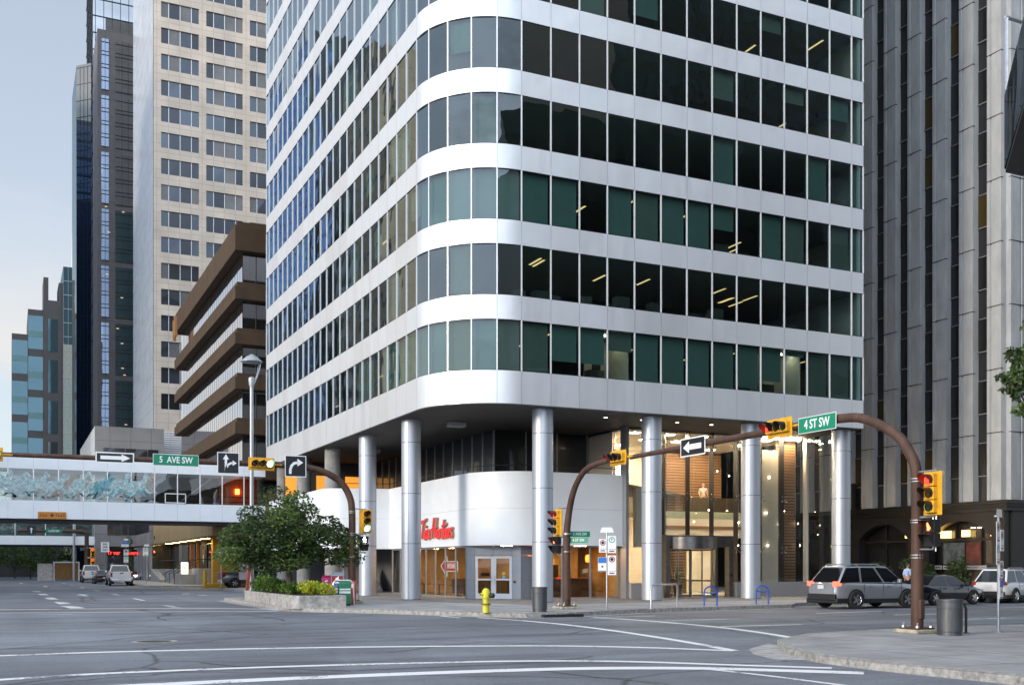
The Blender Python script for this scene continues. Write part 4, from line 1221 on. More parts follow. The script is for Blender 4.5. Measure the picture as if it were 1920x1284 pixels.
# ---- pale precast tower
lt = thing('pale_tower', 'pale precast office tower with square groups of four windows behind the brown building', 'office tower', (.15, 106, 0))
M['precast'] = panelled('pale precast', (.62, .535, .44), 1.48, 1.17, .03, .66, .7, .07)
M['whitepanel'] = panelled('white metal panel', (.66, .68, .70), 2.2, 2.3, .045, .62, .25, .05, metal=.35)
M['ltglass'] = mirror_glass('pale tower glass', (.42, .53, .68), .02, .10, .8, (.012, .016, .02), wob=.012, wscale=.25)
M['ltglass2'] = mirror_glass('pale tower glass dark', (.30, .38, .50), .02, .06, .7, (.008, .010, .013), wob=.012, wscale=.25)
M['ltblind'] = pm('pale tower blind behind glass', (.15, .15, .15), .12, nscale=.4, namp=.3)
X0, Y0, Y1, TOP = .15, 106.0, 132.0, 112.0
mbbox(X0 + .05, 45, Y0 + .45, Y1, 0, TOP - .05).build('core', M['precast'], lt, world=True)
m = MB(); m.face([(X0, Y1, 0), (X0, Y0, 0), (X0, Y0, TOP), (X0, Y1, TOP)]); m.build('side_wall', M['whitepanel'], lt, world=True)
PITCH, WW = 5.905, 4.93
rows = [24.97 + 3.508 * k for k in range(-1, 24)]
for k, zt in enumerate(rows[1:]):
    zb = zt - 2.10
    prev = rows[k] if k else 0
    mbbox(X0, 45, Y0, Y0 + .44, prev, zb).build('spandrel', M['precast'], lt, world=True)
mbbox(X0, 45, Y0, Y0 + .44, rows[-1], TOP).build('parapet', M['precast'], lt, world=True)
edges = [X0] + [e_ for c in range(7) for e_ in (1.12 + PITCH * c, 1.12 + PITCH * c + WW)] + [45]
for c in range(0, len(edges) - 1, 2):
    m = MB()
    for zt in rows[1:]: m.box(edges[c], edges[c + 1], Y0 + .004, Y0 + .43, zt - 2.10, zt)
    tag(m.build('pier', M['precast'], lt, world=True), kind='stuff')
for k, zt in enumerate(rows[1:21]):
    for c in range(4):
        xa = 1.12 + PITCH * c; m = MB(); w4 = [1.0, 1.48, 1.48, .97]; x = xa; rw = random.Random(k * 7 + c)
        for q, ww in enumerate(w4):
            m.cur = rw.choice([0, 0, 2, 2, 3]); m.face([(x + .03, Y0 + .2, zt - 2.1), (x + ww - .03, Y0 + .2, zt - 2.1), (x + ww - .03, Y0 + .2 + random.Random(k * 9 + c * 3 + q).uniform(-.015, .015), zt), (x + .03, Y0 + .2, zt)])
            if q: m.cur = 1; m.box(x - .035, x + .035, Y0 + .14, Y0 + .22, zt - 2.1, zt)
            x += ww
        m.build('window', [M['ltglass'], M['mull'], M['ltglass2'], M['ltblind']], lt, world=True)
mbbox(1.0, 6.6, Y0 - .25, Y0 - .02, 16.6, 20.0).build('louvre_frame', M['precast'], lt, world=True)
m = MB()
for k in range(11): m.box(1.1, 6.5, Y0 - .40, Y0 - .26, 16.75 + .29 * k, 16.75 + .29 * k + .13)
m.build('louvre', M['white'], lt, world=True)

# ---- grey podium with a lit red news ticker
pd = thing('grey_podium', 'low grey stone block with dark windows and a red news ticker beyond the skywalk', 'building', (-7.9, 95, 0))
M['podium'] = panelled('podium stone', (.25, .24, .235), 2.4, 1.9, .04, .6, .75, .06)
M['podwin'] = mirror_glass('podium window', (.5, .53, .58), .03, .10, .6, (.012, .012, .014))
mbbox(-7.9, .1, 95, 105.9, 4.2, 18.8).build('wall', M['podium'], pd, world=True)
mbbox(-7.9, -6.6, 95, 97, .15, 4.2).build('pier', M['podium'], pd, world=True)
mbbox(-3.3, -.1, 79.6, 94.9, 4.2, 9).build('wing', M['podium'], pd, world=True)
m = MB(); m.face([(-7.92, 125, 4), (-7.92, 95, 4), (-7.92, 95, 18.8), (-7.92, 125, 18.8)]); m.face([(-7.92, 95, 18.82), (-7.9, 125, 18.82), (.1, 125, 18.82), (.1, 95, 18.82)]); m.build('side_wall', M['whitepanel'], pd, world=True)
for k in range(5):
    x = -7.0 + 1.3 * k
    mbbox(x, x + 1.22, 94.93, 94.99, 14.6, 16.2).build('window', M['podwin'], pd, world=True)
for k in range(4):
    x = -6.5 + .8 * k
    mbbox(x, x + .74, 94.93, 94.99, 5.6, 9.3).build('window', M['podwin'], pd, world=True)
for k in range(9):
    y = 80.4 + 1.6 * k
    mbbox(-3.36, -3.31, y, y + 1.5, 5.6, 8.8).build('window', M['podwin'], pd, world=True)
mbbox(-6.6, -3.3, 96.5, 97, .15, 4.2).build('shopfront', M['podwin'], pd, world=True)
m = MB()
for k in range(10): m.box(-3.2, -3.1, 80 + 1.5 * k, 80.06 + 1.5 * k, .15, 4.2)
m.build('glass_wall_mullion', M['steel'], pd, world=True)
mbbox(-3.0, -.2, 79.8, 94.9, .15, 4.2).build('ground_storey', M['podwin'], pd, world=True)
m = MB()
for k in range(10): m.box(-3.4, -.3, 94.86, 94.92, 10.2 + .32 * k, 10.35 + .32 * k)
m.build('louvre', M['white'], pd, world=True)
M['led'] = em('red ticker', (1, .03, .02), 2.2)
tk = thing('news_ticker', 'red scrolling light ticker across the grey podium wall above parked trucks', 'sign', (-6.6, 96.4, 3.1))
mbbox(0, 6.9, -.05, 0, -.05, .75).build('board', M['black'], tk)
m = MB(); m.mesh(text_mesh('Tr ver   oaners', .72, .01, 'LEFT', .82), frame((.15, -.07, .33), (1, 0, 0))); m.build('lettering', M['led'], tk)

# ---- dark glass and stone tower far down the street
dt = thing('dark_tower', 'tall dark glass and stone tower with blue window columns far down the street', 'office tower', (-3.8, 150, 0))
M['dkstone'] = panelled('dark stone', (.125, .118, .125), 2.5, 2.9, .05, .6, .6, .08)
M['blueglass'] = mirror_glass('blue mirror glass', (.55, .72, 1.0), .02, .38, .95, (.006, .016, .05), wob=.012, wscale=.18)
M['skyglass'] = mirror_glass('sky mirror glass', (.86, .93, 1.0), .02, .5, .95, (.02, .03, .04), wob=.008, wscale=.12)
M['tealglass'] = mirror_glass('teal mirror glass', (.17, .30, .37), .03, .30, .9, (.012, .05, .06), wob=.01, wscale=.2)
M['blackglass'] = mirror_glass('black tower glass', (.42, .52, .56), .02, .16, .8, (.006, .010, .012), wob=.01, wscale=.2)
mbbox(-3.8, 18, 150, 158.5, 0, 92.9).build('stone_front', M['dkstone'], dt, world=True)
mbbox(-3.95, 18, 158.5, 176, 0, 150).build('glass_shaft', M['skyglass'], dt, world=True)
m = MB(); m.prism([(-3.96, 162.9), (-6.3, 165.2), (-6.3, 180), (-3.96, 180)], 0, 92.5); m.build('glass_wing', M['blackglass'], dt, world=True)
m = MB()
for k in range(38): m.box(-6.36, -3.9, 162.7, 162.75, 3 * k, 3 * k + .01) if False else None
for k in range(31):
    z = 2 + 3.0 * k
    m.bar((-3.98, 162.86, z), (-6.34, 165.18, z), .05, .10)
for t in (.25, .5, .75): m.bar((-3.96 - 2.34 * t, 162.86 + 2.32 * t, 0), (-3.96 - 2.34 * t, 162.86 + 2.32 * t, 92), .05, .06, (1, 1, 0))
m.build('wing_mullion', M['dkmull'], dt, world=True)
m = MB()
for k in range(20): m.box(-3.95, 18, 158.42, 158.5, 93 + 3.0 * k, 93.18 + 3.0 * k)
for k in range(15): m.box(-3.6 + 1.4 * k, -3.5 + 1.4 * k, 158.42, 158.5, 93, 150)
for k in range(50): m.box(-4.03, -3.95, 158.5, 176, 3.0 * k, 3.0 * k + .15)
for k in range(8): m.box(-4.03, -3.95, 160 + 2 * k, 160.1 + 2 * k, 0, 150)
m.build('shaft_mullion', M['dkmull'], dt, world=True)
for c, (x0, x1, g_) in enumerate([(-3.15, -2.0, 'blueglass'), (-.95, 3.3, 'skyglass'), (5.0, 9.2, 'skyglass')]):
    for s_ in range(9):
        z1 = 91.4 - 9.65 * s_; z0 = z1 - 8.7
        if z0 < 2: continue
        wo = MB().face([(x0, 149.96, z0), (x1, 149.96, z0), (x1, 149.96, z1), (x0, 149.96, z1)]).build('window', M[g_ if s_ < 3 or c == 0 else 'tealglass'], dt, world=True)
        m = MB()
        for k in range(4):
            z = z0 + 2.18 * k
            m.box(x0, x1, 149.88, 149.955, z + 1.5, z + 1.62); m.box(x0, x1, 149.88, 149.955, z - .04, z + .06)
        n = 1 if c == 0 else 3
        for k in range(1, n + 1): m.box(x0 + (x1 - x0) * k / (n + 1) - .03, x0 + (x1 - x0) * k / (n + 1) + .03, 149.88, 149.955, z0, z1)
        m.build('frame', M['dkmull'], wo, world=True)
M['wl'] = em('far window light', (1, .75, .42), .3)
rr = random.Random(21)
for k in range(14):
    z = rr.uniform(18, 66); x = rr.choice([rr.uniform(-3.0, -2.2), rr.uniform(-.8, 1.3)])
    mbbox(x, x + .42, 149.84, 149.87, z, z + .14).build('lit_lamp', M['wl'], dt, world=True)

# ---- stepped teal glass building closing the street
sp = thing('stepped_building', 'stepped teal glass building with brown stone bands at the end of the street', 'office building', (-16.8, 240, 0))
M['bandstone'] = pm('stone band', (.075, .075, .078), .7, nscale=.3, namp=.15)
for x0, x1, h in ((-16.8, -13.25, 57.8), (-13.25, -9.85, 64.0)):
    mbbox(x0, x1 - .002, 240, 262, 0, h).build('wing', M['bandstone'], sp, world=True)
    n = int(h / 9.9)
    for k in range(n + 1):
        z1 = h - 1.5 - 9.9 * k; z0 = max(z1 - 8.1, .2)
        if z1 < 1: continue
        wo = MB().face([(x0 + .05, 239.95, z0), (x1 - .06, 239.95, z0), (x1 - .06, 239.95, z1), (x0 + .05, 239.95, z1)]).build('window', M['tealglass'], sp, world=True)
        m = MB(); m.cur = 0; m.box(x0 + .05, x1 - .06, 239.90, 239.948, z0 + 2.9, z0 + 4.4); m.build('spandrel', pm('pale teal spandrel', (.13, .25, .26), .35, .2), wo, world=True)
mbbox(-9.85, -5.4, 239.6, 262, 0, 66.5).build('stone_tower', M['bandstone'], sp, world=True)
mbbox(-9.8, -8.7, 239.6, 250, 66.5, 72).build('stone_horn', M['bandstone'], sp, world=True)
mbbox(-6.4, -5.4, 239.6, 250, 66.5, 71).build('stone_horn', M['bandstone'], sp, world=True)
for k in range(6):
    z0 = 4 + 10.0 * k
    MB().face([(-8.7, 239.55, z0), (-6.7, 239.55, z0), (-6.7, 239.55, z0 + 8.0), (-8.7, 239.55, z0 + 8.0)]).build('window', M['blackglass' if k < 3 else 'tealglass'], sp, world=True)
M['lemon'] = mirror_glass('pale lit glass', (.95, .98, .88), .05, .55, .95, (.10, .14, .12), wob=.005)
mbbox(-5.4, -2.2, 239.3, 255, 0, 75).build('glass_tower', M['tealglass'], sp, world=True)
mbbox(-5.42, -2.18, 239.2, 239.28, 0, 56).build('glass_panel', M['lemon'], sp, world=True)
m = MB()
for k in range(22): m.box(-5.42, -2.18, 239.12, 239.19, 3.4 * k, 3.4 * k + .14)
for x in (-5.42, -4.3, -3.25, -2.24): m.box(x, x + .06, 239.12, 239.19, 0, 75)
m.build('glass_tower_mullion', M['steel'], sp, world=True)
MB().tube([(-3.1, 245, 75), (-3.1, 245, 79), (-3.1, 245, 85)], [.14, .09, .04], 6).build('mast', M['steel'], sp, world=True)

# ---- skywalks
def skywalk(nm, label, y0, y1, x0, x1, zb, zs_, zh, zt, pitch, parent_loc):
    t = thing(nm, label, 'skywalk', parent_loc)
    mbbox(x0, x1, y0, y1, zb + .22, zs_).build('lower_panel', M['white'], t, world=True)
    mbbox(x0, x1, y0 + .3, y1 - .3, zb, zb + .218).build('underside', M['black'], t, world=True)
    mbbox(x0, x1, y0, y1, zh, zt).build('upper_panel', M['white'], t, world=True)
    n = int(round((x1 - x0) / pitch))
    for side, y in ((0, y0 + .04), (1, y1 - .04)):
        for k in range(n):
            xa = x0 + (x1 - x0) * k / n; xb = x0 + (x1 - x0) * (k + 1) / n
            wo = MB().face([(xa, y, zs_), (xb, y, zs_), (xb, y, zh), (xa, y, zh)]).build('window', M['skyw'], t, world=True)
            if side == 0: mbbox(xa - .035, xa + .035, y0 - .02, y0 + .10, zs_, zh).build('frame', M['mull'], wo, world=True)
    m = MB()
    for k in range(n + 1):
        xa = x0 + (x1 - x0) * k / n
        m.box(xa - .006, xa + .006, y0 - .003, y0 - .001, zb + .22, zs_); m.box(xa - .006, xa + .006, y0 - .003, y0 - .001, zh, zt)
    m.box(x0, x1, y0 - .003, y0 - .001, zb + .22, zb + .24)
    m.build('panel_joint', M['whitejoint'], t, world=True)
    return t
M['skyw'] = glass('skywalk glass', (.62, .68, .66), .10, (.95, .98, 1), .0, wob=.008, power=.8)
SKX = [-17.05 - 1.66 * 6 + 0]  # pane rhythm of the near bridge
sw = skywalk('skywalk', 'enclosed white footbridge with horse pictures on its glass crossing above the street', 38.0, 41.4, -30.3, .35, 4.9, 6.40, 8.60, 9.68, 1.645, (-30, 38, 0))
m = MB()
m.bar((-9.4, 41.0, 6.5), (-5.6, 41.0, 9.3), .12, .28); m.bar((-3.0, 40.9, 6.4), (.3, 40.9, 9.3), .12, .3); m.bar((-5.9, 40.9, 6.4), (-2.8, 40.9, 8.9), .08, .12)
m.build('brace', M['gmull'], sw, world=True)
m = MB()
for z in (6.75, 7.15): m.tube([(-12, 40.2, z), (.3, 40.2, z)], .03, 5)
m.build('handrail', M['dkmull'], sw, world=True)
mbbox(-9.0, .3, 41.1, 41.3, 6.4, 8.6).build('inner_wall', pm('skywalk inner wall', (.085, .055, .045), .7), sw, world=True)
mbbox(-2.6, .3, 40.8, 41.05, 6.4, 8.6).build('orange_wall', pm('orange inner wall', (.55, .13, .03), .7), sw, world=True)
mbbox(-1.4, -1.1, 40.6, 40.8, 7.4, 7.8).build('inner_lamp', em('orange lamp', (1, .25, .05), 4), sw, world=True)
m = MB(); m.box(-6.96, -5.5, 37.93, 37.99, 6.44, 6.5); m.box(-6.96, -5.5, 37.93, 37.99, 7.1, 7.16); m.box(-7.0, -6.94, 37.93, 37.99, 6.44, 7.16); m.box(-5.56, -5.5, 37.93, 37.99, 6.44, 7.16)
m.build('vent_sash', M['mull'], sw, world=True)
# running horses applied to the glass
HORSE = [(0, .55), (.12, .78), (.3, .85), (.55, .80), (.74, .92), (.82, 1.12), (.93, 1.22), (.97, 1.14), (1.12, 1.0), (1.10, .92), (.98, .93), (.92, .78), (.90, .55), (1.05, .38), (1.22, .36), (1.20, .29), (.98, .28), (.82, .45), (.50, .42), (.38, .25), (.16, .05), (.10, .1), (.24, .3), (.22, .42), (.05, .2), (-.12, .14), (-.14, .2), (.0, .3), (.08, .45), (-.12, .42), (-.2, .55), (-.08, .5)]
hm = [pm('horse decal teal', (.16, .38, .43), .6, nscale=5, namp=.7), pm('horse decal brown', (.11, .035, .02), .6, nscale=5, namp=.5), pm('horse decal pale', (.42, .56, .57), .6, nscale=6, namp=.6), pm('horse decal dark', (.03, .04, .05), .6, nscale=5, namp=.5), pm('horse decal sand', (.36, .33, .28), .6, nscale=5, namp=.4)]
rh = random.Random(4)
for k in range(9):
    m = MB()
    x = -20.2 + 1.33 * k
    for q in range(3):
        m.cur = rh.choice([0, 2, 0, 2, 0, 2, 2, 4, 2, 0, 3, 2, 0, 1])
        s_ = rh.uniform(.95, 1.45); dx = rh.uniform(-.25, .35); dz = rh.uniform(0, .28)
        poly = [(x + dx + hx * s_ + rh.uniform(-.03, .03), 37.985 - .004 * q - .0005 * k, 6.45 + dz + hz * s_ * 1.15 + rh.uniform(-.03, .03)) for hx, hz in HORSE]
        m.face(poly)
    for q in range(9):   # spray of dust under the hooves
        m.cur = rh.choice([0, 2, 0, 4]); cx = x + rh.uniform(-.2, 1.3); cz = 6.46 + rh.uniform(0, .4); r_ = rh.uniform(.05, .2)
        m.face([(cx + r_ * 1.5 * math.cos(a * 1.05) * rh.uniform(.5, 1.2), 37.972 - .001 * q - .0002 * k, cz + r_ * abs(math.sin(a * 1.05)) * rh.uniform(.6, 1.6)) for a in range(6)])
    m.build('horse_picture', hm, sw, world=True)
cs = thing('clearance_sign', 'amber height clearance sign reading 4.5m on the lower panel of the skywalk', 'sign', (-15.5, 37.9, 5.12))
M['amberboard'] = pm('amber sign board', (.55, .20, .015), .5, nscale=6, namp=.2)
mbbox(0, 1.82, -.03, .03, 0, .50).build('board', M['amberboard'], cs, bevel=.012)
m = MB(); m.mesh(text_mesh('4.5m', .30, .004, 'LEFT', .85), frame((.10, -.035, .25), (1, 0, 0))); m.mesh(text_mesh('14-10', .30, .004, 'LEFT', .85), frame((1.12, -.035, .25), (1, 0, 0)))
m.face([(.74, -.036, .28), (.9, -.036, .14), (1.06, -.036, .28), (.96, -.036, .28), (.96, -.036, .37), (.84, -.036, .37), (.84, -.036, .28)]); m.build('lettering', M['signblack'], cs)
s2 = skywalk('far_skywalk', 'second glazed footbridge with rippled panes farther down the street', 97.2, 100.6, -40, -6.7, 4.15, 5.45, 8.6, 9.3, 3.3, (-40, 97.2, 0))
m = mbbox(-40, -8, 99.0, 99.2, 5.5, 8.6); m.build('inner_wall', pm('far skywalk inside', (.20, .25, .26), .5, nscale=.8, namp=.8, stretch=(.4, 1, 2)), s2, world=True)

# ---- concrete tower with tall fins, to the east
ct = thing('concrete_tower', 'grey concrete tower with tall ribbed piers and dark window strips above an arched stone base', 'office tower', (34.7, 0, 0))
M['fin'] = pm('fin concrete', (.41, .425, .43), .85, nscale=1.4, namp=.2, bump=.25, bscale=16, stretch=(1, 1, .35))
M['finjoint'] = pm('fin joint', (.05, .05, .05), .9)
M['ctglass'] = mirror_glass('dark tower pane', (.35, .37, .4), .03, .05, .5, (.010, .010, .010))
M['ctspan'] = pm('dark spandrel', (.022, .023, .027), .35, nscale=.6, namp=.3)
M['ctsill'] = pm('window sill', (.18, .185, .19), .6)
M['dkbase'] = panelled('dark base stone', (.013, .013, .014), 1.6, 1.1, .012, .5, .45, .12)
CX0 = 34.7; CT = 86.0
def fin_w(y0, y1, fl=0):
    """fin on the west face between y0 and y1: raised margin, shallow hollow, narrow splay on the far side"""
    m = MB(); mid = y0 + (y1 - y0) * .74
    m.prism([(CX0, y0), (CX0 - .42, y0 + .05), (CX0 - .40, mid - .06), (CX0 - .30, mid), (CX0 - .42, mid + .05), (CX0 - .40, y1 - .03), (CX0, y1)][::-1], 5.65, CT)
    m.cur = 1
    for k in range(22):
        z = 9.55 + 3.66 * k
        if z < CT: m.box(CX0 - .427, CX0 - .28, y0 + .02, y1 - .02, z - .025, z + .025)
    return m.build('fin', [M['fin'], M['finjoint']], ct, world=True)
pitch = 2.03
for k in range(-0, 12):
    y0 = -.16 + pitch * k; fin_w(y0 if k else -.12, y0 + 1.12)
for k in range(9):     # south face
    x0 = CX0 - .05 + pitch * k; m = MB()
    m.prism([(x0, 0), (x0 + .03, -.42), (x0 + .8, -.40), (x0 + .86, -.32), (x0 + .92, -.42), (x0 + 1.1, -.40), (x0 + 1.12, 0)], 5.65, CT)
    m.cur = 1
    for q in range(22):
        z = 9.55 + 3.66 * q
        if z < CT: m.box(x0 + .02, x0 + 1.1, -.427, -.28, z - .025, z + .025)
    m.build('fin', [M['fin'], M['finjoint']], ct, world=True)
mbbox(CX0, 70, .02, 40, 5.2, CT).build('core', M['ctspan'], ct, world=True)
M['amberpane'] = pm('amber pane', (.045, .031, .007), .25)
rr = random.Random(12)
for c in range(10):
    ya = 1.0 + pitch * c
    for k in range(9):
        zb = 7.15 + 3.66 * k
        m = MB(); m.cur = 0 if not (rr.random() < .10) else 2
        m.face([(CX0 - .02, ya + .9, zb), (CX0 - .02, ya - .02, zb), (CX0 - .02, ya - .02, zb + 1.9), (CX0 - .02, ya + .9, zb + 1.9)])
        m.cur = 1; m.box(CX0 - .1, CX0 - .01, ya - .02, ya + .9, zb - .06, zb); m.box(CX0 - .07, CX0 - .01, ya - .02, ya + .9, zb + 1.9, zb + 1.95)
        m.build('window', [M['ctglass'], M['ctsill'], M['amberpane']], ct, world=True)
# base: cornice, arches, shopfronts
mbbox(CX0 + .2, 70, -.32, .2, .15, 5.0).build('south_base_wall', M['dkbase'], ct, world=True)
mbbox(CX0 + .55, 70, .25, 40, .15, 5.0).build('shop_interior', M['black'], ct, world=True)
m = MB(); m.box(CX0 - .62, 70, -.62, 40, 5.42, 5.62); m.box(CX0 - .52, 70, -.52, 40, 5.26, 5.419); m.box(CX0 - .42, 70, -.42, 40, 5.02, 5.259); m.build('cornice', M['dkbase'], ct, world=True)
M['ctbaselt'] = pm('cornice edge', (.12, .115, .11), .6)
def arch_wall(y0, y1, pier):
    """one bay of the west base wall with a segmental arch"""
    m = MB(); a0, a1 = y0 + pier, y1 - pier; n = 14; zs_, zc = 3.55, 4.55
    xw = CX0 - .32
    top = 5.02
    pts = [(a0 + (a1 - a0) * k / n, zs_ + (zc - zs_) * math.sin(PI * k / n) ** .8) for k in range(n + 1)]
    for k in range(n):
        (ya, za), (yb, zb) = pts[k], pts[k + 1]
        m.face([(xw, yb, zb), (xw, ya, za), (xw, ya, top), (xw, yb, top)])
        m.face([(xw, ya, za), (xw, yb, zb), (xw + .55, yb, zb), (xw + .55, ya, za)])
    m.box(xw, xw + .55, y0, a0, 0.15, top); m.box(xw, xw + .55, a1, y1, .15, top)
    return m.build('arch', M['dkbase'], ct, world=True)
for y0, y1 in ((-.2, 6.2), (6.2, 12.2), (12.2, 18.2), (18.2, 24.2)): arch_wall(y0, y1, .85)
mbbox(CX0 + .45, CX0 + .5, 0, 24, .15, 5.0).build('shopfront', M['podwin'], ct, world=True)
m = MB(); m.box(CX0 + .3, CX0 + .44, 0, 24, 3.35, 3.5)
for k in range(13): m.box(CX0 + .3, CX0 + .44, 1.9 * k, 1.9 * k + .09, .15, 4.8)
m.build('shopfront_mullion', M['black'], ct, world=True)
M['amberlit'] = em('amber transom', (1, .62, .16), 2.2)
for ya, yb, za, zb in ((2.7, 3.3, 3.6, 4.0), (4.1, 5.1, 3.55, 3.98), (6.75, 7.8, 3.62, 3.95), (.95, 1.2, 3.6, 3.85)):
    mbbox(CX0 + .2, CX0 + .24, ya, yb, za, zb).build('lit_transom', M['amberlit'], ct, world=True)
m = MB(); m.box(CX0 + .2, CX0 + .24, 2.3, 2.6, 4.1, 4.14); m.box(CX0 + .2, CX0 + .24, 1.75, 2.1, 4.1, 4.14); m.build('shop_lamp', em('shop tube lamp', (1, .8, .6), 5), ct, world=True)
mbbox(CX0 + .22, CX0 + .28, 3.1, 4.7, 1.95, 3.25).build('shop_display', pm('map display', (.10, .13, .14), .5, nscale=3, namp=.8), ct, world=True)
mbbox(CX0 + .22, CX0 + .28, 1.9, 3.0, 1.95, 3.25).build('shop_display', pm('red display', (.10, .02, .015), .5, nscale=3, namp=.8), ct, world=True)
M['bannerwhite'] = pm('window banner', (.42, .43, .45), .6)
for ya, yb, tx in ((4.8, 6.3, None), (3.15, 4.7, None), (1.45, 3.05, 'WWW.MAPTOWN')):
    b_ = mbbox(CX0 + .18, CX0 + .2, ya, yb, 1.62, 1.86).build('window_banner', M['bannerwhite'], ct, world=True)
    m = MB()
    if tx: m.mesh(text_mesh(tx, .20, .003, squeeze=.95), frame((CX0 + .175, (ya + yb) / 2, 1.74), (0, -1, 0)))
    else:
        q = random.Random(int(ya * 10)); y = yb - .1
        while y > ya + .15:
            wv = q.uniform(.05, .16); m.box(CX0 + .172, CX0 + .178, y - wv, y, 1.68 + q.uniform(0, .03), 1.77 + q.uniform(0, .05)); y -= wv + .03
    m.build('lettering', M['signblack'], b_, world=True)
for y in (6.2, 12.2):
    m = MB(); m.lathe([(.0, 4.75), (.14, 4.75), (.14, 5.0), (0, 5.0)], (CX0 - .45, y, 0), 10); m.build('wall_lamp', M['steel'], ct, world=True)
    mbbox(CX0 - .36, CX0 - .32, y - .55, y + .55, 4.3, 7.4).build('niche_pier', M['dkbase'], ct, world=True)

# ---- corner building on the near side with a chamfered glass overhang
nb_ = thing('corner_building', 'dark glass corner building with a slanted glass overhang projecting above the near pavement', 'office building', (9, -27, 0))
M['bayglass'] = mirror_glass('bay glass', (.72, .80, .86), .02, .25, .9, (.02, .026, .03), wob=.006)
M['nbwall'] = pm('dark facade', (.030, .028, .026), .45, nscale=.5, namp=.4)
def bay(poly, z0, z1, th=.06):
    m = MB(); m.strip(poly, z0, z1); return m
BAY = [(40, -24.3), (5.62, -24.3), (2.2, -27.75), (2.2, -60)]
m = MB(); m.prism([(40, -24.32), (5.64, -24.32), (2.22, -27.74), (2.22, -60), (40, -60)], 11.85, 11.95); m.build('overhang_soffit', M['nbwall'], nb_, world=True)
m = MB(); m.strip(BAY, 11.95, 13.8); m.build('overhang_glass', M['bayglass'], nb_, world=True)
m = MB(); m.prism([(40, -24.5), (5.7, -24.5), (2.4, -27.8), (2.4, -60), (40, -60)], 13.72, 13.78); m.build('overhang_roof', M['grey'], nb_, world=True)
m = MB()
for k in range(6): m.tube([(5.35 + .55 * k, -24.6, 13.78), (5.35 + .55 * k, -24.6, 15.6)], .045, 6)
m.tube([(5.3, -24.6, 15.6), (40, -24.6, 15.6)], .045, 6); m.build('rail', M['steel'], nb_, world=True)
mbbox(9.5, 50, -60, -27.5, .15, 36).build('wall', M['nbwall'], nb_, world=True)
for k in range(9):
    mbbox(9.4, 50, -27.49, -27.42, 4 + 3.6 * k, 6 + 3.6 * k).build('ribbon_window', M['podwin'], nb_, world=True)

# ---- buildings across the streets: outside the frame, they shade the crossing and stand in the tower's glass
def plain_tower(nm, label, x0, x1, y0, y1, h, wall, gl_, floor, spand, bays):
    t = thing(nm, label, 'office building', (x0, y0, 0))
    mbbox(x0, x1, y0, y1, 0, h).build('wall', wall, t, world=True)
    n = int(h / floor)
    for k in range(n):
        z0 = floor * k + spand; z1 = floor * (k + 1)
        if z0 < 3: continue
        m = MB()
        if bays == 'ribbon':
            m.box(x1 + .004, x1 + .06, y0 + .3, y1 - .3, z0, z1); m.box(x0 + .3, x1 - .3, y1 + .004, y1 + .06, z0, z1)
        else:
            y = y0 + .6
            while y + bays < y1 - .4:
                m.box(x1 + .004, x1 + .06, y, y + bays * .7, z0, z1); y += bays
            x = x0 + .6
            while x + bays < x1 - .4:
                m.box(x, x + bays * .7, y1 + .004, y1 + .06, z0, z1); x += bays
        tag(m.build('window', gl_, t, world=True), kind='stuff')
    return t
M['bluerefl'] = mirror_glass('deep blue glass', (.30, .50, .95), .02, .55, .9, (.02, .10, .40), wob=.02, wscale=.2)
M['bluewall'] = pm('blue tower frame', (.05, .055, .06), .5)
M['beigewall'] = panelled('beige stone', (.50, .39, .25), 3, 3.4, .05, .6, .7, .06)
plain_tower('beige_building', 'beige stone office building on the far side of the street opposite the skywalk', -62, -30, 97, 113, 74, M['beigewall'], M['podwin'], 3.6, 2.9, 'ribbon')
plain_tower('dark_office', 'dark office block between the beige building and the blue tower', -62, -32, 113.2, 132, 62, M['nbwall'], M['podwin'], 3.6, 1.6, 'ribbon')
plain_tower('blue_tower', 'blue glass office tower with pale floor bands across the street', -62, -30, 133.5, 190, 92, M['bluewall'], M['bluerefl'], 3.5, .5, 'ribbon')
plain_tower('stone_office', 'brown stone office block facing the avenue behind the crossing', 46, 86, -98, -62, 82, pm('office stone', (.10, .085, .07), .7, nscale=.4), M['podwin'], 3.7, 1.7, 2.6)
plain_tower('glass_office', 'grey glass office block south of the avenue', 12, 44, -108, -70, 52, pm('office grey', (.075, .075, .08), .6, nscale=.4), M['podwin'], 3.7, 1.5, 'ribbon')
plain_tower('parkade', 'low concrete parkade at the far end of the skywalk', -58, -30.4, 22, 90, 13, M['conc'], M['black'], 3.2, 1.3, 'ribbon')
# far dark street wall under the second skywalk
fw = thing('far_block', 'dim low building closing the view below the second footbridge', 'building', (-40, 150, 0))
mbbox(-60, -9.0, 150, 160, 0, 6.5).build('wall', pm('far wall', (.07, .07, .07), .8, nscale=.3, namp=.4), fw, world=True)
for k in range(8): mbbox(-19 + 1.3 * k, -18.1 + 1.3 * k, 149.9, 149.98, 2.4, 4.4).build('window', M['podwin'], fw, world=True)
# ------------------------------------------------------------------ signals and signs
M['hood'] = pm('signal hood', (.012, .012, .012), .5)
M['hoodglow'] = pm('hood with painted red glow', (.10, .014, .010), .5)  # red glow of the lit lamp painted into the hood colour
M['lensoff_r'] = pm('dark red lens', (.10, .008, .006), .25)
M['lensoff_y'] = pm('dark amber lens', (.07, .035, .006), .25)
M['lensoff_g'] = pm('dark green lens', (.006, .045, .03), .25)
M['lens_g'] = em('green signal', (.30, 1.0, .72), 7)
M['lens_r'] = em('red signal', (1, .03, .02), 1.8)
M['pedface'] = pm('crossing signal face', (.02, .02, .02), .4)
M['walk_on'] = em('walking figure', (1, .95, .85), 7)
M['hand_on'] = em('red hand', (1, .10, .03), 4)
M['clampm'] = pm('steel band', (.42, .43, .44), .4, .8)

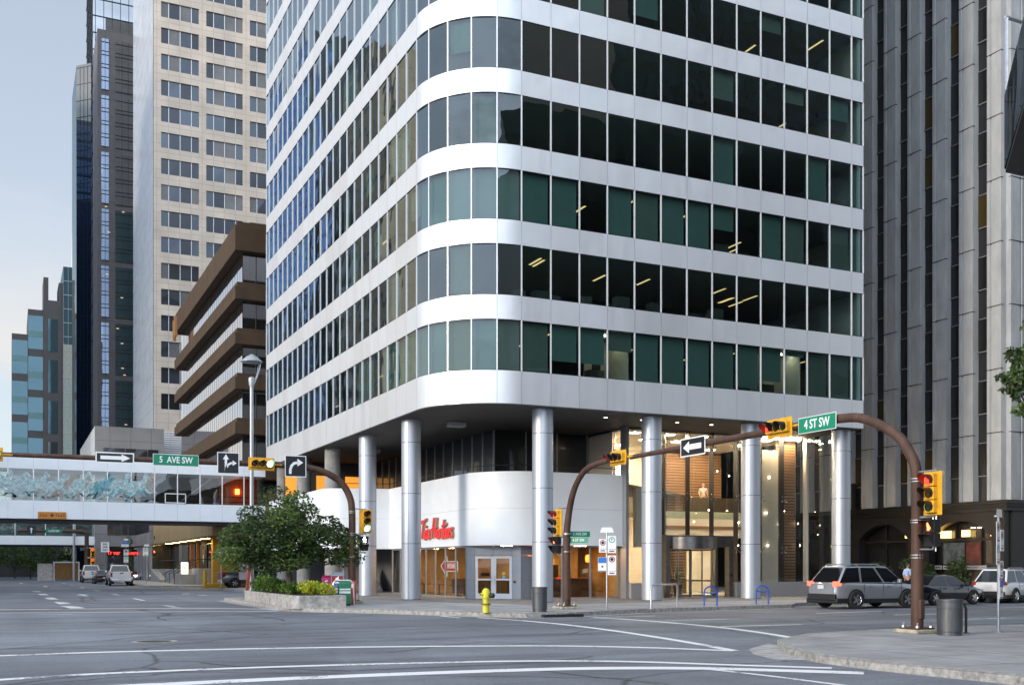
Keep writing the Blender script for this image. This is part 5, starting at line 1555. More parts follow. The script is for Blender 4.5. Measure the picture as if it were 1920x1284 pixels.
def traffic_light(label, loc, rotz, lit, horizontal=False, group='traffic lights at the crossing', bracket=None):
    """three lamps on a yellow backboard, facing local -y; lamps red first"""
    t = thing('traffic_light', label, 'traffic light', loc, rotz, group)
    W_, H_ = (1.14, .56) if horizontal else (.58, 1.08)
    mbbox(-W_ / 2, W_ / 2, -.015, .0, -H_ / 2, H_ / 2).build('backboard', M['yellow'], t, bevel=.012)
    for k in range(3):
        q = (k - 1) * .33
        cx, cz = (q, 0) if horizontal else (0, -q)
        m = MB(); m.box(cx - .158, cx + .158, -.16, .10, cz - .158, cz + .158)
        h = m.build('lamp_housing', M['yellow'], t, bevel=.025)
        on = k == lit
        lm = [M['lens_r'] if on else M['lensoff_r'], M['lensoff_y'], M['lens_g'] if on else M['lensoff_g']][k]
        m = MB(); m.ball((cx, -.155, cz), (.128, .03, .128), 16, 8); m.build('lens', lm, h, smooth=True)
        m = MB(); n = 16; P_ = []
        for j in range(n + 1):      # tunnel visor, longer on top
            a = R(-40 + 260 * j / n); d = .14 + .17 * max(0, math.sin(a)) ** .5 if math.sin(a) > 0 else .14 + .05 * math.sin(a)
            P_.append((cx + .143 * math.cos(a), cz + .143 * math.sin(a), d))
        for j in range(n):
            (xa, za, da), (xb, zb, db) = P_[j], P_[j + 1]
            m.face([(xa, -.16, za), (xb, -.16, zb), (xb, -.16 - db, zb), (xa, -.16 - da, za)])
        m.build('visor', M['hoodglow'] if (k == 0 and lit == 0) else M['hood'], h, smooth=True)
    m = MB()
    if horizontal: m.tube([(W_ / 2 - .25, .06, 0), (W_ / 2 + .28, .06, 0)], .045, 8); m.lathe([(.05, -.03), (.05, .03)], (W_ / 2 + .3, .06, 0), 8)
    else:
        s_ = bracket or -1
        m.tube([(s_ * -.05, .06, H_ / 2), (s_ * -.05, .06, -H_ / 2 - .1)], .02, 6)
        for z in (H_ / 2 + .03, -H_ / 2 - .03): m.tube([(s_ * .62, .06, z), (s_ * -.05, .06, z), (s_ * -.05, .06, z - .12 * (1 if z > 0 else -1))], .026, 8)
    m.build('bracket', M['yellow'] if horizontal else M['steel'], t)
    return t

def crossing_signal(label, loc, rotz, symbol, bracket=-1):
    t = thing('crossing_signal', label, 'crossing signal', loc, rotz, 'pedestrian signals at the crossing')
    for k, z in enumerate((.17, -.17)):
        h = mbbox(-.17, .17, -.12, .12, z - .165, z + .165).build('housing', M['pedface'], t, bevel=.02)
        m = MB(); m.face([(-.16, -.121, z - .15), (.16, -.121, z - .15), (.16, -.121, z + .15), (-.16, -.121, z + .15)]); m.build('lens', M['hood'], h)
        m = MB()
        m.face([(-.165, -.12, z + .16), (.165, -.12, z + .16), (.15, -.34, z + .13), (-.15, -.34, z + .13)])
        for s_ in (-1, 1): m.face([(s_ * .165, -.12, z + .16), (s_ * .15, -.34, z + .13), (s_ * .15, -.24, z - .02), (s_ * .165, -.12, z - .14)])
        m.build('visor', M['hood'], h)
    m = MB()
    if symbol == 'walk':
        y = -.123
        m.disc((.0, y, .27), (0, -1, 0), .03, 10)
        for a, b in (((0, .235), (-.01, .15)), ((-.01, .235), (.065, .17)), ((0, .23), (-.07, .18)), ((-.01, .15), (.05, .05)), ((-.015, .15), (-.06, .055))): m.bar((a[0], y, a[1]), (b[0], y, b[1]), .004, .032, (0, 1, 0)) if False else m.tube([(a[0], y, a[1]), (b[0], y, b[1])], .021, 6)
        m.build('walking_figure', M['walk_on'], t)
    else:
        y = -.123
        m.tube([(0, y, .06), (0, y, .16)], .035, 6)
        for k in range(4): m.tube([(-.045 + .03 * k, y, .15), (-.05 + .034 * k, y, .25 + (.02 if k in (1, 2) else 0))], .012, 5)
        m.tube([(.04, y, .10), (.085, y, .17)], .013, 5)
        m.build('raised_hand', M['hand_on'], t)
    m = MB()
    m.tube([(0, .125, .38), (0, .125, -.45)], .018, 6)
    for z in (.40, -.40): m.tube([(bracket * .55, .04, z), (0, .04, z), (0, .04, z - .07 * (1 if z > 0 else -1))], .022, 7)
    m.build('bracket', M['steel'], t)
    return t

def mast(label, base, path, r0, r1, z_straight, down=0.0):
    """curved davit pole: path in world points from the base upward; tapering"""
    t = thing('signal_mast', label, 'signal pole', base, 0, 'curved rust coloured signal masts')
    P_ = [Vector(p) for p in path]
    Q = [P_[0]]
    for i in range(len(P_) - 1):
        p0 = P_[max(i - 1, 0)]; p1 = P_[i]; p2 = P_[i + 1]; p3 = P_[min(i + 2, len(P_) - 1)]
        if (p2 - p1).length > 2.4: n = 3
        else: n = 5
        for k in range(1, n + 1):
            tt = k / n
            if (p3 - p2).length > 2.4: p3 = p2 + (p3 - p2).normalized() * (p2 - p1).length
            if (p1 - p0).length > 2.4: p0 = p1 - (p1 - p0).normalized() * (p2 - p1).length
            Q.append(.5 * ((2 * p1) + (-p0 + p2) * tt + (2 * p0 - 5 * p1 + 4 * p2 - p3) * tt * tt + (-p0 + 3 * p1 - 3 * p2 + p3) * tt ** 3) if (p2 - p1).length <= 2.4 else p1.lerp(p2, tt))
    L_ = [0]
    for a, b in zip(Q, Q[1:]): L_.append(L_[-1] + (b - a).length)
    rs = [r0 + (r1 - r0) * l / L_[-1] for l in L_]
    m = MB(); m.tube(Q, rs, 10); m.build('pole', M['rust'], t, world=True, smooth=True, sharp=40)
    x, y, z = base
    mbbox(x - .30, x + .30, y - .30, y + .30, z + .10, z + .14).build('base_plate', M['rust'], t, world=True)
    mbbox(x - .42, x + .42, y - .42, y + .42, z, z + .10).build('footing', pm('stained footing', (.40, .36, .27), .9, nscale=5, namp=.6), t, world=True, bevel=.03)
    for sx in (-1, 1):
        for sy in (-1, 1):
            q = MB(); q.tube([(x + sx * .23, y + sy * .23, z + .14), (x + sx * .23, y + sy * .23, z + .27)], .022, 6); q.lathe([(.05, .14), (.05, .19), (0, .19)], (x + sx * .23, y + sy * .23, z), 6); q.build('bolt', M['steel'], t, world=True)
    mbbox(x - .08, x + .08, y - r0 - .035, y - r0 + .06, z + .35, z + .85).build('hand_hole_cover', M['rust'], t, world=True, bevel=.03)
    return t, Q
def bands_on(t, pts, r):
    for p in pts:
        m = MB(); m.lathe([(r, -.012), (r + .006, -.012), (r + .006, .012), (r, .012)], p, 14); m.build('band', M['clampm'], t, world=True)

B1 = (-3.19, 3.5, .15)
t1, Q1 = mast('curved rusty signal mast with a long arm over the street beside the planter', B1, [(-3.19, 3.5, .25), (-3.19, 3.5, 2.4), (-3.19, 3.5, 4.3), (-3.31, 3.5, 5.0), (-3.69, 3.5, 5.6), (-4.31, 3.5, 5.99), (-5.04, 3.5, 6.2), (-6.0, 3.5, 6.31), (-18.6, 3.5, 6.27)], .175, .085, 4.3)
bands_on(t1, [(-3.19, 3.5, z) for z in (4.25, 4.33, 3.25, 3.33, 2.25)], .168)
B2 = (2.6, -6.36, .15)
t2, Q2 = mast('curved rusty signal mast with a short arm beside the bent parking sign pole', B2, [(2.6, -6.36, .25), (2.6, -6.37, 1.8), (2.6, -6.40, 3.3), (2.6, -6.88, 4.66), (2.6, -7.72, 5.42), (2.6, -8.75, 5.66), (2.6, -9.6, 5.70)], .165, .095, 3.3)
bands_on(t2, [(2.6, -6.40, z) for z in (4.02 - .9, 3.08, 2.4)], .162)
B3 = (3.5, -23.46, .15)
t3, Q3 = mast('curved rusty signal mast with a long arm over the avenue beside the wide grey bin', B3, [(3.5, -23.46, .25), (3.5, -23.46, 2.2), (3.5, -23.44, 4.1), (3.5, -23.2, 4.74), (3.5, -22.7, 5.28), (3.5, -21.6, 5.80), (3.5, -20.6, 5.92), (3.5, -9.7, 5.86)], .155, .085, 4.1)
bands_on(t3, [(3.5, -23.45, z) for z in (4.05, 3.98, 3.0, 2.94, 2.12, 2.05)], .15)

traffic_light('horizontal traffic light showing green on the long mast arm between two arrow signs', (-7.33, 3.34, 6.29), 0, 2, True)
traffic_light('horizontal traffic light at the cut off left end of the long mast arm', (-18.1, 3.34, 6.25), 0, 2, True)
traffic_light('upright traffic light showing green on the mast beside the planter', (-2.58, 3.42, 3.87), 0, 2, False)
traffic_light('horizontal traffic light showing red on the short arm before the lobby', (3.36, -9.05, 5.88), R(-90), 0, True)
traffic_light('horizontal traffic light showing red next to the 4 ST SW sign', (3.36, -18.3, 5.93), R(-90), 0, True)
traffic_light('upright traffic light showing red on the near mast above the wide grey bin', (3.42, -24.05, 3.64), R(-90), 0, False)
traffic_light('upright traffic light showing red on the mast by the coffee shop windows', (2.5, -5.86, 3.56), R(-90), 0, False, bracket=1)
crossing_signal('crossing signal lit with a white walking figure on the mast beside the planter', (-2.66, 3.42, 2.86), 0, 'walk')
crossing_signal('crossing signal lit with a red hand on the near mast', (3.42, -24.02, 2.66), R(-90), 'hand')
crossing_signal('dark crossing signal seen from its side on the mast by the coffee shop', (2.5, -5.72, 2.68), R(-90), 'hand', 1)

def sign_board(name, label, loc, rotz, w_, h_, face, border, group=None, cat='sign', bw=.05, tilt=0):
    t = thing(name, label, cat, loc, rotz, group)
    b = mbbox(-w_ / 2, w_ / 2, 0, .012, -h_ / 2, h_ / 2).build('board', border, t)
    mbbox(-w_ / 2 + bw, w_ / 2 - bw, -.004, -.0005, -h_ / 2 + bw, h_ / 2 - bw).build('panel', face, t)
    for x in (-w_ * .3, w_ * .3): mbbox(x - .03, x + .03, .012, .12, -.04, .04).build('bracket', M['steel'], t)
    return t
def poly_on(t, polys, mat, name='arrow', y=-.006):
    for P_ in polys:
        MB().face([(x, y, z) for x, z in P_]).build(name, mat, t)
def thick(path, wd):
    P_ = [Vector(p) for p in path]; L_ = []; R_ = []
    for i, p in enumerate(P_):
        d = (P_[min(i + 1, len(P_) - 1)] - P_[max(i - 1, 0)]).normalized(); n = Vector((-d.y, d.x)) * wd / 2
        L_.append(p + n); R_.append(p - n)
    return [tuple(p) for p in R_] + [tuple(p) for p in reversed(L_)]
FY = 3.30
g_ = 'signs on the long mast arm'
t = sign_board('one_way_sign', 'black one way sign with a white arrow pointing right on the long mast arm', (-13.36, FY, 6.30), 0, 1.50, .45, M['signblack'], M['signwhite'], g_)
poly_on(t, [[(-.56, -.075), (.26, -.075), (.26, -.15), (.60, 0), (.26, .15), (.26, .075), (-.56, .075)]], M['signwhite'])
t = sign_board('street_sign', 'green street name sign reading 5 AVE SW on the long mast arm', (-10.93, FY, 6.30), 0, 1.86, .49, M['signgreen'], M['signwhite'], g_, bw=.018)
m = MB(); m.mesh(text_mesh('5  AVE SW', .37, .003, squeeze=.80, bold=.006), frame((0, -.007, 0), (1, 0, 0))); m.build('lettering', M['signwhite'], t)
t = sign_board('lane_sign', 'square black sign with straight ahead and right turn arrows on the mast arm', (-8.76, FY, 6.27), 0, .93, .93, M['signblack'], M['signwhite'], g_, bw=.035)
arcpts = [(-.10 + .22 * (1 - math.cos(R(a))), -.34 + .36 * math.sin(R(a))) for a in range(0, 91, 15)]
poly_on(t, [[(-.15, -.36), (-.05, -.36), (-.05, .16), (.03, .16), (-.10, .38), (-.23, .16), (-.15, .16)], thick([(-.10, -.36), (-.09, -.22), (-.02, -.08), (.10, .0), (.20, .01)], .09), [(.18, -.11), (.36, .01), (.18, .13)]], M['signwhite'])
t = sign_board('turn_sign', 'square black sign with a curved right turn arrow at the bend of the mast', (-5.83, FY, 6.25), 0, .95, .95, M['signblack'], M['signwhite'], g_, bw=.035)
poly_on(t, [thick([(-.24, -.34), (-.235, -.15), (-.18, .02), (-.07, .13), (.10, .165)], .12), [(.08, .0), (.34, .17), (.08, .34)]], M['signwhite'])
g_ = 'signs on the near mast arm'
t = sign_board('one_way_sign', 'black one way sign with a white arrow pointing left above the avenue', (3.36, -13.85, 5.83), R(-90), 1.42, .62, M['signblack'], M['signwhite'], g_, bw=.04)
poly_on(t, [[(.50, -.09), (-.20, -.09), (-.20, -.2), (-.55, 0), (-.20, .2), (-.20, .09), (.50, .09)]], M['signwhite'])
t = sign_board('street_sign', 'green street name sign reading 4 ST SW on the arm over the avenue', (3.30, -19.98, 5.86), R(-90), 1.55, .46, M['signgreen'], M['signwhite'], g_, bw=.018)
m = MB(); m.mesh(text_mesh('4 ST SW', .36, .003, squeeze=.80, bold=.006), frame((0, -.007, 0), (1, 0, 0))); m.build('lettering', M['signwhite'], t)
t = sign_board('street_sign', 'small green plate reading 5 AVE SW on the mast by the coffee shop', (3.15, -6.45, 3.10), R(-8), .85, .22, M['signgreen'], M['signgreen'], None, bw=.01)
m = MB(); m.mesh(text_mesh('5 AVE SW', .16, .002, squeeze=.85), frame((0, -.007, 0), (1, 0, 0))); m.build('lettering', M['signwhite'], t)
t = sign_board('street_sign', 'small green plate reading 4 ST SW turned edgewise below the 5 AVE SW plate', (2.95, -6.7, 2.85), R(-50), .78, .22, M['signgreen'], M['signgreen'], None, bw=.01)
m = MB(); m.mesh(text_mesh('4 ST SW', .16, .002, squeeze=.85), frame((0, -.007, 0), (1, 0, 0))); m.build('lettering', M['signwhite'], t)

# parking sign poles
M['signblue'] = pm('sign blue', (.03, .17, .55), .5)
M['ring'] = pm('red ring', (.35, .03, .025), .5)
M['pgreen'] = pm('green ring', (.02, .35, .28), .5)
def park_sign_pole(label, loc, rotz, h, plates, cap=True):
    t = thing('parking_sign_pole', label, 'parking sign', loc, rotz, 'parking sign posts')
    m = MB(); m.tube([(0, 0, 0), (0, 0, h)], .032, 8); m.lathe([(.14, 0), (.14, .015), (.05, .03)], (0, 0, 0), 10); m.build('post', M['steel'], t)
    if cap:
        m = MB(); m.box(-.26, .26, -.02, .02, h, h + .03); m.face([(-.26, -.021, h + .03), (.26, -.021, h + .03), (.20, -.021, h + .2), (-.20, -.021, h + .2)]); m.build('cap_plate', M['signwhite'], t)
    for kind, x, z, w_, h_ in plates:
        p = mbbox(x - w_ / 2, x + w_ / 2, -.05, -.042, z - h_ / 2, z + h_ / 2).build('plate', M['signwhite'], t)
        m = MB(); y = -.053
        n = 16; r_ = w_ * .36; zc = z + h_ / 2 - r_ - .035
        if kind in 'nP':
            for j in range(n):
                a, b = 2 * PI * j / n, 2 * PI * (j + 1) / n
                m.face([(x + r_ * math.cos(a), y, zc + r_ * math.sin(a)), (x + r_ * math.cos(b), y, zc + r_ * math.sin(b)), (x + r_ * .72 * math.cos(b), y, zc + r_ * .72 * math.sin(b)), (x + r_ * .72 * math.cos(a), y, zc + r_ * .72 * math.sin(a))])
            m.cur = 1
            if kind == 'n': m.disc((x, y, zc), (0, -1, 0), r_ * .55, 12)
            else: m.mesh(text_mesh('P', r_ * 1.3, .001), frame((x, y, zc), (1, 0, 0)))
            m.cur = 1; m.box(x - w_ * .3, x + w_ * .3, y, y + .002, z - h_ / 2 + .05, z - h_ / 2 + .09)
            for q in range(3): m.box(x - w_ * .28 + q * .09, x - w_ * .28 + q * .09 + .05, y, y + .002, z - h_ / 2 + .13, z - h_ / 2 + .15)
            m.build('legend', [M['ring'] if kind == 'n' else M['pgreen'], M['signblack']], p)
        else:
            m.box(x - w_ / 2 + .01, x + w_ / 2 - .01, y, y + .002, z + h_ * .1, z + h_ / 2 - .01); m.cur = 1; m.disc((x, y, z - h_ * .15), (0, -1, 0), .04, 10); m.box(x - w_ / 2 + .01, x + w_ / 2 - .01, y, y + .002, z - h_ / 2 + .01, z - h_ / 2 + .04)
            m.build('legend', [M['signblue'], M['signblack']], p)
    return t
park_sign_pole('grey post with five white parking plates beside the grey tube rail', (3.62, -7.75, .15), R(-25), 2.98, [('n', -.16, 2.47, .30, .52), ('P', .19, 2.52, .33, .66), ('b', -.18, 1.75, .33, .56), ('n', .19, 1.72, .33, .76)])
park_sign_pole('grey post with parking plates seen edge on at the near corner', (5.69, -24.06, .15), R(24), 2.95, [('n', -.17, 2.55, .30, .55), ('P', -.17, 2.0, .30, .55), ('n', .16, 2.35, .30, .55), ('n', .10, 1.6, .30, .45), ('b', .10, 1.1, .3, .5)], True)

# ------------------------------------------------------------------ street furniture
# street lamp
L = thing('street_lamp', 'tall grey street lamp with a cone shade rising behind the planter', 'street lamp', (-6.25, 10.7, .15))
M['lampgrey'] = pm('lamp grey paint', (.36, .39, .42), .4, .4, nscale=2, namp=.1)
m = MB(); m.tube([(0, 0, 0), (0, 0, 5), (0, 0, 10.65)], [.115, .105, .095], 12); m.lathe([(.2, 0), (.2, .05), (.12, .1)], (0, 0, 0), 12); m.build('pole', M['lampgrey'], L, smooth=True)
m = MB(); m.lathe([(.10, 10.65), (.10, 10.72), (.13, 10.74), (.17, 11.05), (.16, 11.15), (.06, 11.22), (0, 11.22)], (0, 0, 0), 16); m.build('lamp_body', M['lampgrey'], L, smooth=True)
m = MB(); m.lathe([(.04, 12.35), (.30, 12.20), (.545, 11.97), (.545, 11.95), (.28, 12.17), (.03, 12.30)], (.0, 0, 0), 24); m.lathe([(0, 12.37), (.06, 12.34)], (0, 0, 0), 12); m.build('lamp_shade', M['lampgrey'], L, smooth=True)
for a in (-.18, .28):
    m = MB(); m.tube([(.12, a * .3, 10.85), (.24, a * .6, 11.2), (.36, a, 11.6), (.42, a, 11.98)], .028, 6); m.build('strut', M['lampgrey'], L)

# planter at the corner
pl = thing('planter', 'low concrete planter bed with a tree and shrubs at the street corner', 'planter', (-6.9, -.8, .15))
PO = [(-7.0, -.62), (-6.75, -.95), (-4.85, -1.2), (-4.75, 3.2), (-5.4, 9.2), (-6.9, 9.2), (-7.0, .2)]
PO_in = [(-6.78, -.5), (-6.64, -.70), (-5.1, -.93), (-5.0, 3.1), (-5.6, 8.95), (-6.7, 8.95), (-6.78, .2)]
m = MB(); n = len(PO); zt = .64
for i in range(n):
    a, b, c, d = PO[i], PO[(i + 1) % n], PO_in[(i + 1) % n], PO_in[i]
    m.face([(a[0], a[1], .1), (b[0], b[1], .1), (b[0], b[1], zt), (a[0], a[1], zt)]); m.face([(a[0], a[1], zt), (b[0], b[1], zt), (c[0], c[1], zt), (d[0], d[1], zt)]); m.face([(d[0], d[1], zt), (c[0], c[1], zt), (c[0], c[1], zt - .25), (d[0], d[1], zt - .25)])
M['planterconc'] = pm('exposed concrete', (.36, .35, .33), .9, nscale=4.5, namp=.5, bump=.7, bscale=36)
m.build('wall', M['planterconc'], pl, world=True, merge=True)
m = MB(); m.face([(p[0], p[1], zt - .08) for p in PO_in]); m.build('soil', pm('bark mulch', (.055, .032, .022), .95, nscale=18, namp=.6, bump=.9, bscale=40), pl, world=True)

def leaf_cloud(m, clumps, n, size, rnd, mats=3, droop=0.0):
    """n leaf-sized folded faces spread through ellipsoid clumps"""
    tot = sum(c[3] for c in clumps)
    for c in clumps:
        k = int(n * c[3] / tot)
        for _ in range(k):
            while True:
                v = Vector((rnd.uniform(-1, 1), rnd.uniform(-1, 1), rnd.uniform(-1, 1)))
                if .02 < v.length < 1: break
            v = v.normalized() * (v.length ** .45)
            p = Vector((c[0][0] + v.x * c[1][0], c[0][1] + v.y * c[1][1], c[0][2] + v.z * c[1][2]))
            s_ = size * rnd.uniform(.5, 1.5)
            u = Vector((rnd.uniform(-1, 1), rnd.uniform(-1, 1), rnd.uniform(-.7, .35) - droop)).normalized()
            w_ = u.cross(Vector((rnd.uniform(-1, 1), rnd.uniform(-1, 1), rnd.uniform(-1, 1)))).normalized()
            nn = u.cross(w_)
            m.cur = c[2] if rnd.random() < .6 else rnd.randrange(mats)
            a = p; b = p + u * s_
            q1 = p + u * s_ * .45 + w_ * s_ * .33 + nn * s_ * .1; q2 = p + u * s_ * .45 - w_ * s_ * .33 + nn * s_ * .1
            m.face([a, q1, b]); m.face([a, b, q2])
def leafmat(name, col):
    m, nt, b = _new(name)
    b.inputs['Base Color'].default_value = (*col, 1); b.inputs['Roughness'].default_value = .5
    b.inputs['Specular IOR Level'].default_value = .35
    b.inputs['Transmission Weight'].default_value = 0
    b.inputs['Subsurface Weight'].default_value = 0
    N = nt.nodes.new; L_ = nt.links.new
    tl = N('ShaderNodeBsdfTranslucent'); tl.inputs[0].default_value = (*[min(1, c * 1.5) for c in col], 1)
    mx = N('ShaderNodeMixShader'); mx.inputs[0].default_value = .3
    L_(b.outputs[0], mx.inputs[1]); L_(tl.outputs[0], mx.inputs[2]); L_(mx.outputs[0], nt.nodes['Material Output'].inputs[0])
    return m
LEAF = [leafmat('leaf dark', (.036, .062, .022)), leafmat('leaf mid', (.068, .115, .034)), leafmat('leaf light', (.125, .185, .05))]
M['bark'] = pm('bark', (.095, .075, .058), .9, nscale=9, namp=.5, bump=.8, bscale=25, stretch=(1, 1, .25))
tr = thing('tree', 'bushy green street tree growing in the corner planter', 'tree', (-5.95, 4.0, .56))
rt = random.Random(11)
m = MB(); m.tube([(0, 0, 0), (.03, .02, .7), (-.05, 0, 1.5), (.02, .05, 2.3)], [.17, .13, .11, .07], 8)
clumps = []
TIP = [(-2.35, .4, 2.1), (-1.9, -.5, 2.95), (-1.5, .8, 3.6), (-.9, -.9, 2.3), (-.4, .6, 4.35), (.3, -.5, 4.1), (.9, .5, 3.75), (1.6, -.4, 3.2), (2.3, .5, 2.75), (2.75, -.2, 2.35), (1.3, .9, 2.2), (.4, -1.0, 2.9), (-.6, .4, 3.2), (-1.5, .2, 1.75), (.8, -.3, 1.85), (1.9, .3, 1.75), (2.7, .0, 1.7), (-.2, -.7, 1.5), (-2.5, 0, 2.6), (-2.2, .2, 1.5), (-1.0, -.6, 1.35), (-1.3, -.9, 2.6), (-2.6, -.4, 1.75), (.2, .6, 3.4), (-.6, -1.0, 3.5), (1.2, -.9, 2.7)]
for x, y, z in TIP:
    b0 = Vector((0, .02, 1.1 + .25 * rt.random() + z * .12)); e_ = Vector((x, y, z)); mid = b0.lerp(e_, .5) + Vector((0, 0, .18))
    m.tube([b0, mid, e_], [.05, .03, .012], 5)
    clumps.append(((x, y, z), (rt.uniform(.55, .85), rt.uniform(.55, .8), rt.uniform(.36, .55)), rt.randrange(3), 1.0))
    for _ in range(2):
        q = mid.lerp(e_, rt.random()) + Vector((rt.uniform(-.5, .5), rt.uniform(-.5, .5), rt.uniform(-.2, .4)))
        clumps.append((tuple(q), (rt.uniform(.3, .5), rt.uniform(.3, .45), rt.uniform(.2, .32)), rt.randrange(3), .45))
m.build('trunk', M['bark'], tr, smooth=True)
m = MB(); leaf_cloud(m, clumps, 18500, .14, rt); m.build('crown', LEAF, tr)

# shrubs in the bed
SH_Y = [leafmat('yellow leaf', (.42, .42, .02)), leafmat('lime leaf', (.26, .34, .025)), leafmat('yellow green leaf', (.5, .47, .04))]
SH_G = [leafmat('shrub green', (.085, .17, .02)), leafmat('shrub lime', (.14, .25, .025)), leafmat('shrub dark', (.04, .085, .015))]
SH_D = [leafmat('ground cover plum', (.06, .035, .032)), leafmat('ground cover grey', (.085, .07, .055)), leafmat('ground cover green', (.06, .07, .03))]
rs_ = random.Random(2)
def shrub(label, x, y, rx, ry, h, mats, n, sz):
    t = thing('shrub', label, 'shrub', (x, y, .54), 0, 'shrubs in the corner planter')
    cl = []
    for _ in range(9):
        a = rs_.uniform(0, 2 * PI); r_ = rs_.random() ** .5
        cl.append(((math.cos(a) * r_ * rx * .75, math.sin(a) * r_ * ry * .75, h * rs_.uniform(.35, .68)), (rx * .45, ry * .45, h * .42), rs_.randrange(3), 1))
    m = MB(); leaf_cloud(m, cl, n, sz, rs_, droop=-.7); m.build('foliage', mats, t)
    m = MB()
    for _ in range(7):
        a = rs_.uniform(0, 2 * PI); m.tube([(0, 0, 0), (math.cos(a) * rx * .5, math.sin(a) * ry * .5, h * .6)], .012, 4)
    m.build('stem', M['bark'], t)
shrub('bright yellow shrub at the corner end of the planter', -5.65, .35, .72, .8, .62, SH_Y, 1500, .11)
shrub('lime green shrub between the tree trunk and the yellow shrub', -6.2, 1.5, .5, .6, .55, SH_G, 700, .10)
shrub('broad green shrub at the far end of the planter below the street lamp', -6.4, 7.4, .55, 1.0, .85, SH_G, 1300, .11)
shrub('green shrub in front of the tree trunk in the planter', -6.25, 4.9, .5, 1.2, .68, SH_G, 1200, .10)
gc = MB(); rg = random.Random(6)
for _ in range(2600):
    x = rg.uniform(-6.75, -5.05); y = rg.uniform(-.85, 8.8)
    if y > 3.1 and x > -5.05 - (y - 3.1) * .105: continue
    s_ = rg.uniform(.04, .08); a = rg.uniform(0, 2 * PI); z = .56 + rg.uniform(0, .09); gc.cur = rg.randrange(3)
    gc.face([(x, y, z), (x + s_ * math.cos(a), y + s_ * math.sin(a), z + rg.uniform(0, .06)), (x + s_ * math.cos(a + 1), y + s_ * math.sin(a + 1), z + rg.uniform(0, .04))])
tag(gc.build('ground_cover', SH_D, None), kind='stuff')

# overhanging tree at the frame's edge on the near corner (trunk stands outside the frame)
tn = thing('tree', 'leafy branches of a tree reaching in above the near corner', 'tree', (9.6, -22.6, .15))
m = MB(); m.tube([(0, 0, 0), (0, 0, 2.2), (-.2, -.1, 3.6), (-.3, 0, 5.2)], [.2, .16, .13, .08], 8)
rn = random.Random(31); cl = []
def P_at(px, py, Y):
    t = (px - 960) / 1998.
    return Vector((-17.3 + (t * .9045 + .4266) * Y - 9.6, -43.5 + (-t * .4266 + .9045) * Y + 22.6, 1.85 + (1060 - py) * Y / 1998. - .15))
LB_ = [(1905, 665, 26, .22), (1915, 690, 26, .26), (1900, 655, 26, .14), (1880, 705, 26, .17), (1893, 708, 26, .20), (1912, 718, 26, .24), (1890, 728, 26, .13), (1907, 738, 26, .15), (1918, 760, 26, .17), (1912, 772, 26, .13), (1950, 660, 27, .6), (1965, 720, 27, .6), (1990, 600, 28, .9), (2040, 690, 27, .9), (2060, 560, 28, 1.0), (2110, 640, 27, 1.0), (2000, 780, 26.5, .5)]
for px, py, Y, r_ in LB_:
    p = P_at(px, py, Y); cl.append((tuple(p), (r_, r_, r_ * .62), rn.randrange(3), r_ ** 1.6))
    st = Vector((-.25, 0, 4.4 + rn.uniform(0, .6))); m.tube([st, st.lerp(p, .5) + Vector((0, 0, .25)), p], [.05, .025, .008], 5)
m.build('trunk', M['bark'], tn, smooth=True)
m = MB(); leaf_cloud(m, cl, 5200, .125, rn, droop=.5); m.build('crown', LEAF, tn)

